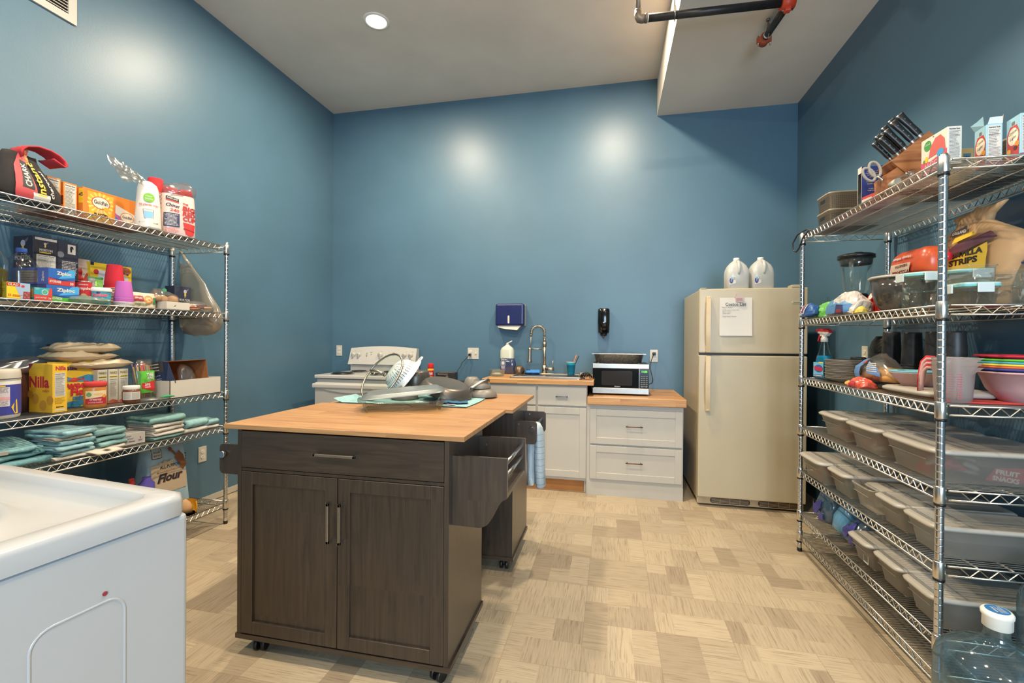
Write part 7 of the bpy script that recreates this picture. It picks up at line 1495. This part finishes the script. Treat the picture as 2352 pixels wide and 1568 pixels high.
# skillet
t = thing('skillet', 'large dark skillet turned over with its steel handle to the right', 'skillet', (-.905, 2.44, .988), rot=(radians(10), radians(11), radians(20)))
m = MB(); m.use(M_PAN).lathe([(.150, -.026), (.153, -.028), (.152, -.022), (.142, .0), (.128, .018), (.112, .026), (.108, .026), (.104, .0245), (0, .0245)], 56, cap0=False); m.lathe([(.146, -.024), (.136, .0), (.12, .016), (0, .018)], 40, cap0=False); obj('pan', m, t)
m = MB(); m.use(M_STEEL); pts = [(.135, .0, -.0), (.17, 0, .015), (.21, 0, .045), (.255, 0, .062)]
m.at(rz=22).tube(pts, [.010, .010, .012, .011], 10); m.at(); obj('handle', m, t)
for k, (X, Y, z, r, h, lab) in enumerate(((-.735, 2.60, 0, .082, .045, 'wide grey bowl upside down at the right end of the towel'), (-.755, 2.61, .0465, .062, .042, 'smaller grey bowl upside down on the wide one'), (-.835, 2.70, 0, .06, .105, 'grey cup-like bowl upside down behind the skillet'))):
    m = MB(); m.use(M_GRAYP).lathe([(r, 0), (r + .001, .003), (r * .93, h * .45), (r * .72, h * .85), (r * .5, h * .98), (0, h)], 40); one('serving_bowl', lab, 'bowl', m, (X, Y, T2 + z), 0)
m = MB(); m.use(C(200, 176, 176)).box(-.025, -.012, 0, .025, .012, .0012); m.face('T', .05, .024, .0012).lines(.004, .004, .046, .02, 2, C(150, 120, 120), t=.4); one('care_tag', 'small white care tag lying at the front edge of the drying towel', 'tag', m, (-.80, 2.215, T2 + .001), -10)

# ================================================================== BETWEEN STOVE AND SINK
DKB = wood_mat('dark_walnut', (40, 26, 18), (66, 44, 32), .3, axis=0, rough=.45)
t = thing('dark_side_cabinet', 'low dark brown cabinet between the stove and the sink unit', 'cabinet', (-1.52, 3.92, 0))
m = MB(); m.use(DKB).box(-.405, 0, 0, .405, .55, .805); obj('cabinet_body', m, t)
m = MB(); m.use(DKB).box(-.41, -.01, .807, .41, .56, .832, .003, 1); obj('cabinet_top', m, t)
for (a, b) in ((-.40, -.005), (.005, .40)):
    m = MB(); m.use(DKB).box(a, -.016, .05, b, -.001, .79, .002, 1); obj('door', m, t)
t = thing('cooking_spray_can', 'red and yellow cooking spray can behind the dishes', 'spray can', (-1.69, 4.12, .8325))
m = MB(); m.use(C(226, 176, 30, 30)).lathe([(.029, .0), (.031, .003), (.031, .125), (.028, .14), (.024, .146)], 32); m.face('C', r=.0312, a0=.0); m.poly([(-.004, .045), (.05, .04), (.05, .138), (-.014, .138), (-.010, .09)], C(206, 30, 36), .0006, sub=True) if 0 else m.rect(-.008, .05, .05, .125, C(206, 30, 36), .0006); m.txt('PAM', -.006, .082, .026, WHT, .0012, fit=.036, bold=.05); m.rect(-.006, .064, .03, .072, C(230, 110, 50), .001); obj('can', m, t)
m = MB(); m.use(C(206, 24, 30, 30)).lathe([(.0265, .138), (.0275, .142), (.0265, .184), (.022, .190), (0, .191)], 28, cap0=False); obj('cap', m, t)
m = carton(.185, .14, .105, C(36, 30, 28)); m.face('F', .185, .14, .105).ell(.045, .05, .016, .016, C(170, 160, 140)); m.ell(.11, .07, .012, .012, C(110, 96, 84)); m.lines(.02, .085, .12, .1, 1, C(150, 130, 110), t=.5); m.face('T', .185, .14, .105).lines(.02, .02, .17, .12, 4, C(180, 150, 120), t=.4)
one('black_food_box', 'black printed carton behind the skillet beside the spray can', 'box', m, (-1.545, 4.17, .8325), 8)

# ================================================================== AROUND THE SINK
K = .9265
t = thing('dish_soap_refill', 'big clear soap refill bottle half full of blue liquid', 'soap bottle', (-.985, 4.33, K))
m = MB(); m.use(M_CLEARBAG); jl = [(0, .070, .045, .012, 0, 4), (.004, .074, .05, .012, 0, 4), (.10, .074, .05, .010, 0, 4), (.15, .068, .046, .0, 0, 3), (.225, .066, .044, .0, 0, 3), (.25, .055, .038, 0, 0, 2.6), (.268, .03, .025, .002, 0, 2), (.278, .017, .017, .002, 0, 2), (.285, .016, .016, .002, 0, 2)]
m.use(P('refill_plastic', (196, 198, 180), .3)).loft([l for l in jl if l[0] >= .15], 40, cap=False); m.use(glassy('refill_blue', (150, 160, 186), .07, .1, milk=.5, milkcol=(96, 110, 150))).loft([l for l in jl if l[0] <= .19], 40); obj('bottle_body', m, t)
m = MB(); m.face('G', lambda u, v, l: (u - .03, -.051 - l, v)); m.ell(.0, .10, .026, .055, C(110, 116, 130), .0004); m.txt('Dawn', -.02, .135, .014, WHT, .001, fit=.03); m.ell(.0, .105, .014, .016, WHT, .0008); m.rect(-.018, .05, .018, .075, C(150, 140, 160), .001); m.ell(.015, .05, .015, .018, C(50, 70, 140), .0008); obj('label', m, t)
m = MB(); m.use(WHT).cyl((.002, 0, .284), (.002, 0, .296), .014, 16); m.tube([(.0, 0, .294), (.02, -.005, .302), (.05, -.01, .318)], [.008, .006, .005], 8); obj('spout_cap', m, t)
t = thing('glass_bowl', 'small clear glass bowl on the counter left of the sink', 'bowl', (-1.01, 4.02, K))
m = MB(); m.use(M_GLASSB).lathe([(0, .004), (.06, 0), (.066, .004), (.072, .05), (.078, .056), (.078, .060), (.072, .058), (.063, .008), (0, .009)], 40); obj('bowl_body', m, t)
m = MB(); m.use(M_WCLOTH).loft([(.010, .04, .03), (.022, .045, .035), (.03, .02, .015)], 20, .004, 30, 2); obj('paper_scrap', m, t)
m = MB(); m.use(noisy('tarnished_strainer', (110, 92, 72), .3, 60, .4, metal=.7)).lathe([(.0, .03), (.03, .026), (.042, .012), (.046, 0), (.05, -.002), (.044, -.004), (.036, -.012), (.0, -.02)], 28)
one('sink_strainer', 'bronze coloured round strainer propped behind the sink', 'strainer', m, (-.845, 4.25, K + .042), rot=(radians(66), radians(0), radians(30)))
m = MB(); m.use(M_BLACK).lathe([(.03, 0), (.034, .003), (.03, .008), (.014, .014), (.012, .03), (.02, .034), (.02, .04), (0, .041)], 24); one('drain_plug', 'black rubber sink stopper beside the strainer', 'sink stopper', m, (-.77, 4.28, K + .0065), 0)
m = MB(); m.use(noisy('blue_rag', (64, 130, 196), .15, 50, .9, .6, 200)).ribbon([(.05, .008), (.0, .012), (-.03, .03), (-.05, .012), (-.02, .02), (.03, .028), (.05, .036)], .13, .008, 10, .006, 3); one('blue_cloth', 'bright blue cleaning cloth crumpled behind the sink', 'cloth', m, (-.72, 4.25, K + .0085), 10)
t = thing('teal_cup', 'turquoise party cup holding two brushes behind the sink', 'cup', (-.36, 4.24, K + .0085))
m = MB(); m.use(C(24, 150, 176, 35)).lathe([(.0, .003), (.028, 0), (.03, .003), (.038, .085), (.040, .086), (.041, .118), (.039, .118), (.037, .088), (.028, .006), (0, .006)], 36); obj('cup_body', m, t)
m = MB(); m.use(WHT).lathe([(.040, .114), (.0435, .115), (.0435, .121), (.040, .121)], 36, cap0=False, cap1=False); obj('rim', m, t)
m = MB(); m.use(C(180, 110, 60)).tube([(-.02, 0, .012), (.045, .0, .185)], [.004, .006], 10); one('wooden_brush', 'brown wooden brush handle standing in the turquoise cup', 'brush', m, (-.355, 4.24, K + .0085), 0)
m = MB(); m.use(M_BLACK).tube([(-.012, .01, .012), (.062, .01, .175)], [.003, .0045], 10); one('black_brush', 'thin black brush handle standing in the turquoise cup', 'brush', m, (-.352, 4.245, K + .0085), 0)
m = MB(); m.use(M_BLACK).box(-.055, -.03, 0, .045, .03, .006, .002, 1); one('phone', 'flat black object lying on the sink rim under the cup', 'tray', m, (-.345, 4.195, K + .0065), 3); COL.objects[-1].name = 'soap_tray'
COL.objects[-1].location = (-.33, 4.12, K + .0065)
m = MB(); m.use(C(200, 180, 140)).box(-.02, -.012, 0, .02, .012, .022, .003); one('sponge', 'small beige sponge standing beside the turquoise cup', 'sponge', m, (-.262, 4.26, K + .007), 12)
m = MB(); m.use(noisy('dark_steel_ball', (64, 58, 50), .3, 60, .3, metal=.8)); rd = random.Random(12)
for k in range(46): a = rd.uniform(0, 6.28); b = rd.uniform(0, 1.4); r = .043; c_ = Vector((r * cos(a) * cos(b) * 1.15, r * sin(a) * cos(b), .006 + .040 * sin(b))); m.at(*c_, rx=rd.uniform(0, 180), rz=rd.uniform(0, 180)).tube([(.009 * cos(q * pi / 4), .009 * sin(q * pi / 4), 0) for q in range(8)], .0028, 5, closed=True)
m.at(); one('chainmail_scrubber', 'dark metal ring scrubber heaped at the right corner of the sink counter', 'scrubber', m, (-.205, 3.89, K + .004), 0)
